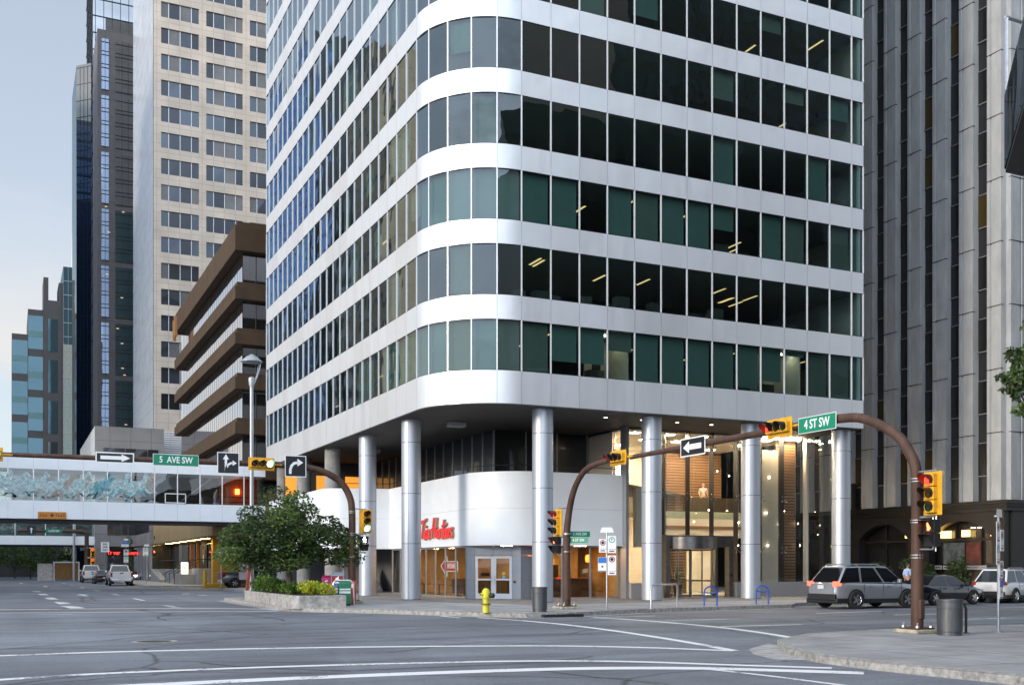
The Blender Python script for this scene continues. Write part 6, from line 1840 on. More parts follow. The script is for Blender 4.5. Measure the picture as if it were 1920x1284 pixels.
# newspaper boxes between planter and mast
M['npgreen'] = pm('green box paint', (.012, .16, .075), .4, nscale=3, namp=.1)
M['npred'] = pm('red box paint', (.42, .03, .015), .4, nscale=3, namp=.12)
M['npmag'] = pm('magenta box paint', (.32, .02, .10), .45, nscale=7, namp=.5)
M['npgrey'] = pm('grey box paint', (.20, .23, .28), .4)
M['npdark'] = pm('dark red panel', (.20, .015, .015), .45)
def news_box(label, x, y, rot, w_, d_, h, mat, kind):
    t = thing('newspaper_box', label, 'newspaper box', (x, y, .15), R(rot), 'newspaper boxes beside the planter')
    m = MB(); m.faces([(-w_ / 2, -d_ / 2, .06), (w_ / 2, -d_ / 2, .06), (w_ / 2, d_ / 2, .06), (-w_ / 2, d_ / 2, .06), (-w_ / 2, -d_ / 2, h - .14), (w_ / 2, -d_ / 2, h - .14), (w_ / 2, d_ / 2, h), (-w_ / 2, d_ / 2, h)], [(0, 3, 2, 1), (4, 5, 6, 7), (0, 1, 5, 4), (1, 2, 6, 5), (2, 3, 7, 6), (3, 0, 4, 7)])
    m.build('box', mat, t, bevel=.02)
    mbbox(-w_ / 2 + .03, w_ / 2 - .03, -d_ / 2 + .03, d_ / 2 - .03, 0, .058).build('foot', M['black'], t)
    if kind == 'green':
        m = MB(); m.box(-w_ * .45, w_ * .45, -d_ / 2 - .006, -d_ / 2 - .001, .52, .62); m.box(-w_ * .45, w_ * .45, -d_ / 2 - .006, -d_ / 2 - .001, .66, .73); m.build('stripe', M['signwhite'], t)
    elif kind == 'red':
        m = MB(); m.mesh(text_mesh('ISI', .22, .003, squeeze=.9, bold=.012), frame((0, -d_ / 2 - .006, .80), (1, 0, 0))); m.build('lettering', M['signwhite'], t)
    elif kind == 'top':
        mbbox(-w_ / 2 + .02, w_ / 2 - .06, -d_ / 2 - .006, -d_ / 2 - .001, h - .56, h - .16).build('panel', M['npdark'], t)
        m = MB(); m.disc((-.02, -d_ / 2 - .009, h - .32), (0, -1, 0), .085, 12); m.box(-.17, .14, -d_ / 2 - .010, -d_ / 2 - .007, h - .48, h - .43); m.face([(-.03, -d_ / 2 - .009, h - .25), (.02, -d_ / 2 - .009, h - .25), (.07, -d_ / 2 - .009, h - .18), (.04, -d_ / 2 - .009, h - .17)]); m.build('emblem', M['signwhite'], t)
    elif kind == 'mag':
        m = MB()
        for q in range(7):
            z = .35 + .11 * q; x0 = rs_.uniform(-.16, .0); m.bar((x0, -d_ / 2 - .006, z), (x0 + rs_.uniform(.08, .16), -d_ / 2 - .006, z + rs_.uniform(-.05, .05)), .004, .035, (0, 0, 1))
        m.build('pattern', M['signwhite'], t)
    return t
news_box('magenta newspaper box with a pale sloping lid beside the planter', -4.55, 2.75, -20, .45, .42, 1.28, M['npmag'], 'mag')
news_box('grey topped newspaper box with a dark red front and white emblem', -4.25, 2.1, -18, .56, .45, 1.42, M['npgrey'], 'top')
news_box('green newspaper box with white stripes next to the red box', -4.32, .75, -18, .52, .5, 1.10, M['npgreen'], 'green')
news_box('red newspaper box lettered ISI standing against the signal mast', -3.72, 1.9, -20, .42, .42, 1.06, M['npred'], 'red')
news_box('small blue newspaper box behind the green box', -4.55, 1.6, -20, .34, .36, .95, pm('blue box paint', (.03, .10, .28), .4), 'green')
hp = thing('hoop_rail', 'bent silver tube rail in front of the newspaper boxes', 'rail', (-4.55, 0.2, .15), R(-25))
m = MB(); m.tube([(-.42, 0, 0), (-.42, 0, .98), (-.34, 0, 1.08), (.28, 0, 1.08), (.42, 0, .95), (.44, 0, .0)], .035, 8); m.build('tube', M['steel'], hp, smooth=True)
# post seen behind the planter
rp = thing('red_post', 'leaning red wooden marker post with a grey board at the far end of the planter', 'post', (-6.62, 10.35, .15), R(0))
m = MB(); m.bar((0, 0, 0), (.22, 0, 1.75), .14, .14); m.build('post', pm('red post paint', (.30, .06, .025), .7), rp)
m = MB(); m.box(-.30, .22, .1, .13, 1.0, 1.95); m.build('board', pm('grey board', (.22, .20, .23), .7), rp)
park_sign_pole('slim post with two parking plates in front of the ochre wall', (-1.9, 44.0, .15), R(0), 3.6, [('n', -.05, 2.9, .5, .8), ('P', .5, 2.65, .5, .7)])
wp = thing('slim_post', 'thin pale sign post standing between the planter shrubs', 'post', (-6.3, 8.7, .54)); m = MB(); m.tube([(0, 0, 0), (0, 0, 2.0)], .028, 6); m.build('post', M['steel'], wp)

# hydrant
hy = thing('fire_hydrant', 'yellow fire hydrant with a black outlet cap at the kerb', 'fire hydrant', (-1.67, -8.15, .15))
M['hyd'] = pm('hydrant yellow', (.62, .58, .03), .45, nscale=7, namp=.2)
M['hydrust'] = pm('hydrant rust', (.20, .09, .03), .8)
m = MB(); m.lathe([(.125, 0), (.125, .30), (.115, .31), (.115, .50), (.15, .52), (.16, .58), (.155, .72), (.13, .80), (.09, .86), (.05, .885), (0, .885)], (0, 0, 0), 20); m.build('body', M['hyd'], hy, smooth=True, sharp=30)
m = MB(); m.lathe([(.17, .285), (.17, .33), (.12, .335)], (0, 0, 0), 16); m.lathe([(.17, .285), (.12, .28)], (0, 0, 0), 16); m.build('flange', M['hydrust'], hy)
m = MB(); m.lathe([(.06, .88), (.05, .93), (.035, .93), (.035, .98), (0, .98)], (0, 0, 0), 6); m.build('cap_nut', M['black'], hy)
m = MB(); m.cyl((.10, -.08, .62), (.22, -.19, .62), .095, 14); m.cyl((.22, -.19, .62), (.25, -.215, .62), .05, 6); m.build('pumper_outlet', M['black'], hy)
m = MB(); m.cyl((-.11, -.02, .66), (-.22, -.04, .66), .06, 12); m.build('hose_outlet', M['hyd'], hy)
m = MB(); m.cyl((-.22, -.04, .66), (-.26, -.047, .66), .035, 6); m.build('outlet_nut', M['hydrust'], hy)

# bins
M['binmet'] = pm('bin metal', (.095, .10, .105), .45, .55, nscale=5, namp=.25, stretch=(3, 3, .4))
def bin_(label, loc, r_, h):
    t = thing('litter_bin', label, 'litter bin', loc, 0, 'round grey litter bins')
    m = MB(); m.lathe([(r_ * .93, 0), (r_ * .93, h * .10), (r_, h * .11), (r_, h * .74), (r_ * 1.02, h * .75), (r_ * 1.02, h * .78), (r_, h * .79), (r_, h * .93), (r_ * 1.04, h * .94), (r_ * 1.04, h), (r_ * .9, h), (r_ * .9, h * .55), (0, h * .55)], (0, 0, 0), 28); m.build('drum', M['binmet'], t, smooth=True, sharp=30)
    m = MB(); m.lathe([(r_ * .88, h * .62), (0, h * .62)], (0, 0, 0), 20); m.build('liner', M['black'], t)
bin_('round grey litter bin beside the kerb drain under a column', (.36, -8.45, .15), .275, .92)
bin_('wide round grey litter bin beside the near signal mast', (3.55, -24.45, .15), .30, .88)
bl = thing('black_rail', 'short black bent pipe rail behind the wide litter bin', 'rail', (4.55, -24.05, .15))
m = MB(); m.tube([(0, 0, 0), (0, 0, .62), (-.05, .02, .74), (-.18, .1, .78), (-.5, .35, .79)], .033, 8); m.lathe([(.1, 0), (.1, .012), (.04, .02)], (0, 0, 0), 10); m.build('pipe', M['black'], bl, smooth=True)
m = MB(); m.obox((-.25, .16, .66), (-.8, .55, 0), (0, 0, 1), (.55, .8, 0), .30, .12, .06); m.build('hinge_block', M['black'], bl)

# loop rail and bicycle racks at the avenue kerb
gl_ = thing('hoop_rail', 'wide silver tube hoop fixed to the pavement in front of the revolving door', 'rail', (6.7, -7.1, .15))
m = MB(); d = Vector((.80, .60, 0)); W2 = 1.55
m.tube([tuple(-d * W2), tuple(-d * W2 + Vector((0, 0, .75))), tuple(-d * (W2 - .05) + Vector((0, 0, .86))), tuple(-d * (W2 - .18) + Vector((0, 0, .93))), tuple(d * (W2 - .18) + Vector((0, 0, .93))), tuple(d * (W2 - .05) + Vector((0, 0, .86))), tuple(d * W2 + Vector((0, 0, .75))), tuple(d * W2)], .04, 10); m.build('tube', M['steel'], gl_, smooth=True)
for s_ in (-1, 1):
    m = MB(); m.lathe([(.11, 0), (.11, .012), (.05, .02)], tuple(d * W2 * s_), 12); m.build('foot', M['steel'], gl_)
M['bikeblue'] = pm('blue rack paint', (.015, .085, .42), .4)
bk = thing('bike_rack', 'blue hoop bicycle rack nearer to the revolving door', 'bike rack', (9.5, -6.35, .15), R(-25), 'blue bicycle racks on the avenue pavement')
m = MB(); m.tube([(-.27, 0, 0), (-.27, 0, .58)] + [(-.27 * math.cos(R(a)), 0, .58 + .24 * math.sin(R(a))) for a in range(20, 180, 20)] + [(.27, 0, .58), (.27, 0, 0)], .033, 8); m.build('hoop', M['bikeblue'], bk, smooth=True)
m = MB(); m.tube([(-.27, 0, .60), (-.12, 0, .55), (.12, 0, .55), (.27, 0, .60)], .028, 8); m.build('crossbar', M['bikeblue'], bk)
dup(bk, (12.7, -5.75, .15), R(-25), 'blue hoop bicycle rack beside the parked silver vehicle')
bk2 = dup(bk, (-3.0, 9.0, .15), R(40), 'dark blue hoop bicycle rack behind the yellow shrub'); 
# bollards by the driveway
M['bollard'] = pm('bollard yellow', (.62, .36, .01), .5, nscale=3, namp=.2)
bo = thing('bollard', 'yellow steel bollard in front of the grey entry planter', 'bollard', (-2.56, 47.9, .15), 0, 'yellow bollards by the driveway')
m = MB(); m.lathe([(.15, 0), (.15, 1.18), (.11, 1.26), (0, 1.28)], (0, 0, 0), 14); m.build('post', M['bollard'], bo, smooth=True)
dup(bo, (3.9, 42.3, .0), 0, 'yellow bollard in front of the grey pickup truck bonnet')
dup(bo, (2.0, 24.4, .15), 0, 'yellow bollard at the foot of the metal stair behind the newspaper boxes')
yk = thing('yellow_kerb', 'low yellow painted kerb stone along the driveway', 'kerb stone', (-2.4, 49.9, 0)); mbbox(0, 2.9, -.25, .25, 0, .34).build('stone', M['bollard'], yk, bevel=.04)
# ------------------------------------------------------------------ vehicles
def wheel(t, x, y, r, w_, out):
    tw = MB(); tw.lathe([(r * .62, -w_ / 2), (r * .94, -w_ / 2), (r, -w_ * .32), (r, w_ * .32), (r * .94, w_ / 2), (r * .62, w_ / 2)], (0, 0, 0), 24, False)
    M4 = Matrix.Rotation(R(90), 4, 'X')
    def place(mb_):
        mb_.v = [tuple(M4 @ Vector(v) + Vector((x, y, r))) for v in mb_.v]; return mb_
    wo = place(tw).build('wheel', M['rubber'], t, smooth=True)
    rm = MB(); s_ = -out; zf = s_ * w_ * .47
    rm.lathe([(r * .64, zf - .02 * s_), (r * .60, zf), (r * .56, zf - .03 * s_)], (0, 0, 0), 24, False)
    for k in range(5):
        a = 2 * PI * k / 5
        for da in (-.16, .16):
            c_, s2 = math.cos(a + da), math.sin(a + da)
            rm.bar((r * .10 * c_, r * .10 * s2, zf - .01 * s_), (r * .58 * c_, r * .58 * s2, zf - .015 * s_), .055 * r / .35, .02)
    rm.lathe([(r * .16, zf - .02 * s_), (r * .15, zf + .005 * s_), (0, zf + .005 * s_)], (0, 0, 0), 12)
    place(rm).build('rim', M['chrome'], wo)
    dk = MB(); dk.lathe([(r * .60, zf - .07 * s_), (0, zf - .07 * s_)], (0, 0, 0), 20); place(dk).build('brake_disc', M['black'], wo)

def loft(m, secs):
    """secs: list of rings of equal length"""
    n = len(secs[0]); vs = [p for s_ in secs for p in s_]; fs = []
    for i in range(len(secs) - 1):
        for j in range(n): fs.append((i * n + j, i * n + (j + 1) % n, (i + 1) * n + (j + 1) % n, (i + 1) * n + j))
    fs.append(tuple(reversed(range(n)))); fs.append(tuple(range((len(secs) - 1) * n, len(secs) * n)))
    return m.faces(vs, fs)

def car(label, loc, rotz, kind, paint, group=None, lights_on=False, wheels=True, cat=None, plate=True):
    """kind: 'suv', 'sedan', 'pickup'. local x forward"""
    nm = {'suv': 'parked_suv', 'sedan': 'parked_car', 'pickup': 'pickup_truck'}[kind]
    t = thing(nm, label, cat or {'suv': 'car', 'sedan': 'car', 'pickup': 'pickup truck'}[kind], loc, rotz, group)
    if kind == 'suv': L_, W_, H_, belt, wr, ax = 4.55, 1.84, 1.69, 1.02, .36, (-1.33, 1.33)
    elif kind == 'sedan': L_, W_, H_, belt, wr, ax = 4.6, 1.80, 1.42, .93, .335, (-1.35, 1.38)
    else: L_, W_, H_, belt, wr, ax = 5.75, 1.98, 1.93, 1.24, .41, (-1.85, 1.75)
    hw = W_ / 2; x0, x1 = -L_ / 2, L_ / 2
    if kind == 'suv': st = [(x0, .42, .98, .80), (x0 + .10, .30, 1.02, .92), (x0 + .6, .26, 1.04, 1.0), (x0 + 1.6, .24, 1.02, 1.0), (x0 + 2.6, .24, 1.00, 1.0), (x0 + 3.3, .24, 1.0, 1.0), (x0 + 3.95, .26, .94, .97), (x0 + 4.35, .30, .84, .88), (x1, .38, .72, .72)]
    elif kind == 'sedan': st = [(x0, .42, .84, .78), (x0 + .12, .30, .92, .92), (x0 + .7, .24, .95, 1.0), (x0 + 1.6, .22, .93, 1.0), (x0 + 2.7, .22, .91, 1.0), (x0 + 3.3, .22, .90, 1.0), (x0 + 3.9, .24, .84, .97), (x0 + 4.4, .28, .74, .88), (x1, .36, .62, .72)]
    else: st = [(x0, .50, 1.22, .95), (x0 + .06, .45, 1.24, .97), (x0 + 1.0, .42, 1.24, 1.0), (x0 + 2.2, .42, 1.24, 1.0), (x0 + 3.2, .42, 1.22, 1.0), (x0 + 4.2, .42, 1.20, 1.0), (x0 + 4.9, .44, 1.17, .99), (x0 + 5.5, .46, 1.10, .95), (x1, .52, .95, .86)]
    secs = []
    for x, zb, zt, k in st:
        w_ = hw * k; h = zt - zb; half = [(w_ * .86, zb), (w_ * .97, zb + h * .18), (w_, zb + h * .45), (w_ * .985, zb + h * .72), (w_ * .94, zb + h * .93), (w_ * .86, zt)]
        secs.append([(x, y, z) for y, z in half] + [(x, 0, zt + .02)] + [(x, -y, z) for y, z in reversed(half)])
    m = MB(); loft(m, secs); m.build('body', paint, t, smooth=True, sharp=42)
    # cabin
    if kind == 'suv': cb = dict(rb=x0 + .12, rt=x0 + .62, ft=x0 + 2.75, fb=x0 + 3.5, wb=.92, wt=.70)
    elif kind == 'sedan': cb = dict(rb=x0 + .55, rt=x0 + 1.35, ft=x0 + 2.6, fb=x0 + 3.45, wb=.90, wt=.66)
    else: cb = dict(rb=x0 + 1.95, rt=x0 + 2.12, ft=x0 + 3.55, fb=x0 + 4.35, wb=.93, wt=.74)
    zb = belt - .02
    def P(x, s_, top): return (x, s_ * hw * (cb['wt'] if top else cb['wb']), H_ - .05 if top else zb)
    rb, rt, ft, fb = cb['rb'], cb['rt'], cb['ft'], cb['fb']
    vs = [P(rb, 1, 0), P(fb, 1, 0), P(fb, -1, 0), P(rb, -1, 0), P(rt, 1, 1), P(ft, 1, 1), P(ft, -1, 1), P(rt, -1, 1)]
    vs += [(rt + .12, hw * cb['wt'] * .8, H_), (ft - .2, hw * cb['wt'] * .8, H_), (ft - .2, -hw * cb['wt'] * .8, H_), (rt + .12, -hw * cb['wt'] * .8, H_)]
    m = MB(); m.faces(vs, [(0, 1, 5, 4), (1, 2, 6, 5), (2, 3, 7, 6), (3, 0, 4, 7), (4, 5, 9, 8), (5, 6, 10, 9), (6, 7, 11, 10), (7, 4, 8, 11), (8, 9, 10, 11)])
    m.build('cabin', paint, t, smooth=True, sharp=30, bevel=.03)
    def pane(q, name='window', n_out=.012, shrink=.09):
        q = [Vector(p) for p in q]; c = sum(q, Vector()) / 4; nn = (q[1] - q[0]).cross(q[3] - q[0]).normalized()
        out_ = []
        for p in q:
            v = c - p; out_.append(p + v * (shrink * 1.2 / max(v.length, .3)) + nn * n_out)
        a_ = MB().face(out_); a_.face([p for p in reversed([Vector(p) - nn * .004 for p in out_])])
        return a_.build(name, M['carglass'], t)
    pane([vs[3], vs[0], vs[4], vs[7]][::-1] if False else [vs[0], vs[3], vs[7], vs[4]], 'rear_window', .012 if True else 0)
    pane([vs[2], vs[1], vs[5], vs[6]], 'windscreen')
    for s_ in (1, -1):
        A, B_, C_, D = P(rb, s_, 0), P(fb, s_, 0), P(ft, s_, 1), P(rt, s_, 1)
        cuts = [0, .33, .68, 1] if kind == 'suv' else ([0, .5, 1] if kind == 'sedan' else [0, .42, 1])
        for a, b in zip(cuts, cuts[1:]):
            q = [Vector(A).lerp(Vector(B_), a), Vector(A).lerp(Vector(B_), b), Vector(D).lerp(Vector(C_), b), Vector(D).lerp(Vector(C_), a)]
            pane(q if s_ < 0 else [q[1], q[0], q[3], q[2]], 'window', .012, .055)
    # lower trim, bumpers, lights, plate, mirrors, handles
    trim = M['black']
    for xx, zc, hh, s_ in ((x0 - .03, .50 if kind != 'pickup' else .58, .16, -1), (x1 + .0, .42 if kind != 'pickup' else .6, .16, 1)):
        m = MB(); m.box(min(xx, xx - s_ * .16), max(xx, xx - s_ * .16), -hw * .86, hw * .86, zc - hh, zc + hh * .55); m.build('bumper', (M['chrome'] if kind == 'pickup' else (trim if kind == 'suv' else paint)), t, bevel=.03)
    tz = {'suv': .98, 'sedan': .80, 'pickup': 1.02}[kind]
    for s_ in (1, -1):
        m = MB(); y0, y1 = sorted((s_ * hw * .70, s_ * hw * .90)) if kind != 'pickup' else sorted((s_ * hw * .80, s_ * hw * .965)); hh = .09 if kind != 'pickup' else .20
        m.box(x0 - .012, x0 + .30, y0, y1, tz - hh, tz + hh); m.build('taillight', M['tailon'] if lights_on else M['tail'], t, bevel=.02)
        m = MB(); y0, y1 = sorted((s_ * hw * .45, s_ * hw * .84)); hz = {'suv': .76, 'sedan': .66, 'pickup': .98}[kind]
        m.box(x1 - .32, x1 - .02, y0, y1, hz - .07, hz + .07); m.build('headlight', M['headon'] if lights_on == 'head' else M['chrome'], t, bevel=.03)
        m = MB(); y0, y1 = sorted((s_ * hw * .95, s_ * hw * 1.14)); m.box(fb - .42, fb - .30, y0, y1, belt - .02, belt + .14); m.build('mirror', paint, t, bevel=.03)
        for hx in ((x0 + 1.55, x0 + 2.5) if kind != 'pickup' else (x0 + 2.5, x0 + 3.35)):
            m = MB(); y0, y1 = sorted((s_ * (hw * .99), s_ * (hw * .985 + .03))); m.box(hx, hx + .2, y0, y1, belt - .16, belt - .125); m.build('handle', paint if kind != 'pickup' else trim, t)
        for hx in ([x0 + 1.35, x0 + 2.35, x0 + 3.3] if kind != 'pickup' else [x0 + 2.05, x0 + 3.0, x0 + 3.95]):
            m = MB(); yy = s_ * (hw * .985); m.box(hx - .006, hx + .006, min(yy, yy + s_ * .012), max(yy, yy + s_ * .012), .5, belt - .05); m.build('door_seam', M['black'], t)
        for a in ax:   # dark wheel well behind each wheel, flush on the flank
            m = MB(); n = 14; rr_ = wr * 1.16
            for j in range(n):
                a0, a1 = PI * j / n, PI * (j + 1) / n; yy = s_ * (hw * 1.003)
                m.face([(a, yy, wr), (a + rr_ * math.cos(a0), yy, wr + rr_ * math.sin(a0)), (a + rr_ * math.cos(a1), yy, wr + rr_ * math.sin(a1))])
            m.box(a - rr_, a + rr_, min(yy, yy - s_ * .3), max(yy, yy - s_ * .3) - .002, .24, wr); m.build('wheel_well', M['black'], t)
            wheel(t, a, s_ * (hw - .06), wr, .225, s_)
    if plate:
        m = MB(); m.box(x0 - .04, x0 - .026, -.17, .17, tz - .20 if kind == 'suv' else .56, tz - .05 if kind == 'suv' else .70); m.build('licence_plate', M['plate'], t)
    if kind == 'suv':
        for s_ in (1, -1):
            m = MB(); m.tube([(rt + .1, s_ * hw * .66, H_ + .0), (rt + .25, s_ * hw * .66, H_ + .05), (ft - .5, s_ * hw * .66, H_ + .05), (ft - .3, s_ * hw * .66, H_ - .02)], .02, 6); m.build('roof_rail', M['steel'], t)
        m = MB(); m.tube([(x0 + .25, -.5, 1.13), (x0 + .25, .5, 1.13)], .012, 4); m.build('wiper', M['black'], t)
        m = MB(); m.box(x0 + .0, x1 - .1, -hw * .975, hw * .975, .22, .42); m.build('sill_cladding', trim, t, bevel=.04)
    if kind == 'pickup':
        m = MB(); m.box(x0 + .1, x0 + 1.85, -hw * .82, hw * .82, 1.18, 1.285); m.build('bed_floor', M['black'], t)
        for s_ in (1, -1):
            m = MB(); y0, y1 = sorted((s_ * hw * .80, s_ * hw * .93)); m.box(x0 + .02, x0 + 1.9, y0, y1, 1.22, 1.31); m.build('bed_rail', paint, t, bevel=.02)
        m = MB(); m.box(x0 - .022, x0 + .08, -hw * .78, hw * .78, .74, 1.31); m.build('tailgate', paint, t, bevel=.02)
        m = MB(); m.box(x0 - .036, x0 - .022, -.16, .16, 1.12, 1.20); m.build('handle', M['black'], t)
    return t
M['tail'] = pm('tail lamp', (.32, .012, .012), .2)
M['tailon'] = em('lit tail lamp', (1, .04, .02), 4)
M['headon'] = em('lit head lamp', (1, .85, .65), 8)
M['plate'] = pm('plate', (.6, .6, .62), .5)
M['p_white'] = pm('white car paint', (.70, .71, .72), .25, coat=.6)
M['p_silver'] = pm('silver car paint', (.36, .38, .41), .28, .55, coat=.6)
M['p_grey'] = pm('grey car paint', (.17, .18, .20), .28, .5, coat=.6)
M['p_dark'] = pm('dark navy car paint', (.012, .013, .020), .15, coat=1)
M['p_black'] = pm('black car paint', (.01, .01, .011), .15, coat=1)
car('white suv with roof rails parked behind the grey sign post', (28.8, -5.25, 0), R(14), 'suv', M['p_white'])
car('dark navy sedan parked behind the near signal mast', (22.9, -6.1, 0), R(4), 'sedan', M['p_dark'], None, False)
sv = car('large silver suv with lit red tail lamps driving past the lobby columns', (16.9, -7.6, 0), R(1), 'suv', M['p_silver'], None, True)
sv.scale = (1.12, 1.06, 1.10)
car('silver pickup truck stopped second in line below the skywalk', (-8.05, 62.3, 0), R(90), 'pickup', M['p_silver'] if False else M['p_white'])
car('white pickup truck farther along the kerb ahead of the black car', (-9.1, 84, 0), R(90), 'pickup', M['p_white'])
car('black sedan between the two pale pickup trucks', (-8.6, 73.5, 0), R(90), 'sedan', M['p_black'])
car('silver car with a lit headlamp coming out of the far side street', (-2.0, 90.5, 0), R(200), 'sedan', M['p_silver'], None, 'head')
car('black car half hidden behind the pickup trucks at the far junction', (-4.6, 96, 0), R(185), 'sedan', M['p_black'])
car('grey pickup truck turning into the driveway behind the tree', (1.25, 46.3, 0), R(2), 'pickup', M['p_grey'])

# ------------------------------------------------------------------ people
def person(label, loc, rotz, shirt, legs, skin, hair, pose):
    t = thing('person', label, 'person', loc, rotz)
    J = pose
    def skinned(name, chains, mat, sub=2):
        bm = bmesh.new(); vl = {}
        me = bpy.data.meshes.new(name); V = []; E = []; Rr = []
        def vid(p, r_):
            k = tuple(round(c, 4) for c in p)
            if k not in vl: vl[k] = len(V); V.append(p); Rr.append(r_)
            return vl[k]
        for ch in chains:
            ids = [vid(p, r_) for p, r_ in ch]
            E += list(zip(ids, ids[1:]))
        me.from_pydata(V, E, [])
        o = bpy.data.objects.new(name, me); COL.objects.link(o); o.parent = t
        md = o.modifiers.new('skin', 'SKIN')
        me.skin_vertices or None
        sl = me.skin_vertices[0].data if me.skin_vertices else None
        if sl is None:
            bmx = bmesh.new(); bmx.from_mesh(me); bmx.verts.layers.skin.verify(); bmx.to_mesh(me); bmx.free(); sl = me.skin_vertices[0].data
        for i, r_ in enumerate(Rr): sl[i].radius = (r_, r_)
        sl[0].use_root = True
        o.modifiers.new('sub', 'SUBSURF').levels = sub; o.modifiers['sub'].render_levels = sub
        me.materials.append(mat)
        for p in me.polygons: p.use_smooth = True
        return o
    return t, skinned
def standing(label, loc, rotz, shirt, trousers, skin, hair, stride=.0, arm=.0, sit=False):
    t, sk = person(label, loc, rotz, shirt, trousers, skin, hair, None)
    pel = (0, 0, .95)
    body = [[(pel, .13), ((0, .0, 1.15), .125), ((0, .01, 1.36), .15), ((0, 0, 1.47), .07), ((0, -.01, 1.56), .055)]]
    for s_ in (1, -1):
        f = stride * s_
        body.append([(pel, .13), ((s_ * .09, -.0, .90), .10), ((s_ * .10, -f * .55 - .02, .50), .065), ((s_ * .10, -f + (.05 if f < 0 else 0), .09), .045), ((s_ * .10, -f - .16, .04), .035)])
        body.append([((0, .01, 1.36), .15), ((s_ * .19, .0, 1.40), .062), ((s_ * .24, .02 + f * .2, 1.13), .045), ((s_ * .23, -.06 - arm + f * .45, .93 + arm * .9), .034)])
    sk('body', body, skin)
    sh = [[((0, 0, 1.02), .150), ((0, .0, 1.18), .145), ((0, .01, 1.36), .168), ((0, 0, 1.46), .085)]]
    for s_ in (1, -1): sh.append([((0, .01, 1.36), .168), ((s_ * .19, .0, 1.405), .078), ((s_ * .24, .02 + stride * s_ * .2, 1.13), .062)])
    sk('shirt', sh, shirt)
    tr_ = [[((0, 0, 1.0), .145), (pel, .150)]]
    for s_ in (1, -1):
        f = stride * s_
        tr_.append([(pel, .150), ((s_ * .09, -.0, .88), .115), ((s_ * .10, -f * .55 - .02, .50), .085), ((s_ * .10, -f + (.05 if f < 0 else 0), .10), .070)])
    sk('trousers', tr_, trousers)
    m = MB(); m.ball((0, -.015, 1.665), (.078, .098, .118), 14, 10); m.ball((0, -.115, 1.655), (.015, .02, .022), 6, 5)
    for s_ in (1, -1): m.ball((s_ * .08, 0, 1.66), (.014, .024, .032), 6, 5)
    m.build('head', skin, t, smooth=True)
    m = MB()
    for s_ in (1, -1): m.ball((s_ * .03, -.108, 1.675), .010, 6, 5)
    m.box(-.025, .025, -.112, -.104, 1.615, 1.622); m.build('face', M['black'], t)
    m = MB(); m.ball((0, .015, 1.70), (.088, .105, .105), 12, 8); m.build('hair', hair, t, smooth=True)
    for s_ in (1, -1):
        hx, hy, hz = s_ * .23, -.06 - arm + stride * s_ * .45, .93 + arm * .9
        hand = [[((hx, hy, hz), .030), ((hx, hy - .02, hz - .07), .030)]]
        for k in range(4): hand.append([((hx, hy - .02, hz - .07), .030), ((hx, hy - .045 + .02 * k, hz - .115), .009), ((hx - s_ * .012, hy - .045 + .02 * k, hz - .155 + abs(k - 1.5) * .008), .008)])
        hand.append([((hx, hy, hz), .030), ((hx - s_ * .01, hy - .055, hz - .05), .010), ((hx - s_ * .012, hy - .06, hz - .09), .009)])
        sk('hand', hand, skin, 1)
    return t
SKIN = pm('skin', (.45, .27, .19), .55); HAIR = pm('dark hair', (.02, .014, .01), .6)
M['shirtblue'] = pm('light blue shirt', (.36, .47, .72), .7); M['shirtwhite'] = pm('white shirt', (.36, .35, .33), .7); M['navy'] = pm('dark trousers', (.02, .02, .028), .8)
standing('person in a light blue shirt walking past behind the dark sedan', (25.2, -1.9, .22), R(80), M['shirtblue'], M['navy'], SKIN, HAIR, .28, .05)
standing('person in a white shirt standing on the lobby mezzanine behind the glass balustrade', (20.25, 9.3, 5.02), R(-30), M['shirtwhite'], M['navy'], SKIN, HAIR, .0, .16)

# ------------------------------------------------------------------ far end of the street
fm, FQ = mast('thin dark signal mast at the far junction with its arm reaching left', (-9.0, 92.5, 0), [(-9.0, 92.5, .1), (-9.0, 92.5, 3), (-9.0, 92.5, 5.6), (-9.3, 92.5, 5.85), (-10, 92.5, 5.9), (-16.4, 92.5, 5.9)], .3, .16, 5)
traffic_light('small traffic light showing red on the far junction mast', (-8.35, 92.2, 3.4), 0, 0, False)
traffic_light('second small traffic light with an amber lamp below the red one at the far junction', (-8.35, 92.2, 2.2), 0, 0, False)
crossing_signal('crossing signal with a red hand beside the building steps', (-3.0, 78.5, 3.2), 0, 'hand')
t = sign_board('lane_sign', 'small black straight ahead arrow sign on the far mast arm', (-15.0, 92.2, 5.95), 0, .95, .95, M['signblack'], M['signblack'], None)
poly_on(t, [[(-.06, -.34), (.06, -.34), (.06, .12), (.17, .12), (0, .36), (-.17, .12), (-.06, .12)]], M['signwhite'])
t = sign_board('street_sign', 'green street name sign reading 4 AVE SW on the far mast arm', (-12.6, 92.2, 5.9), 0, 1.75, .46, M['signgreen'], M['signgreen'], None, bw=.02)
m = MB(); m.mesh(text_mesh('4 AVE SW', .34, .003, squeeze=.8, bold=.006), frame((0, -.007, 0), (1, 0, 0))); m.build('lettering', M['signwhite'], t)
t = sign_board('end_one_way_sign', 'white sign reading END ONE WAY above the parked pickup trucks', (-7.3, 88, 4.0), 0, .9, 1.15, M['signwhite'], M['signwhite'], None)
for k, s_ in enumerate(('END', 'ONE', 'WAY')):
    m = MB(); m.mesh(text_mesh(s_, .30, .003, squeeze=.85, bold=.008), frame((0, -.007, .33 - .33 * k), (1, 0, 0))); m.build('lettering', M['signblack'], t)
m = MB(); m.tube([(0, .06, -3.9), (0, .06, .5)], .04, 6); m.build('post', M['steel'], t)
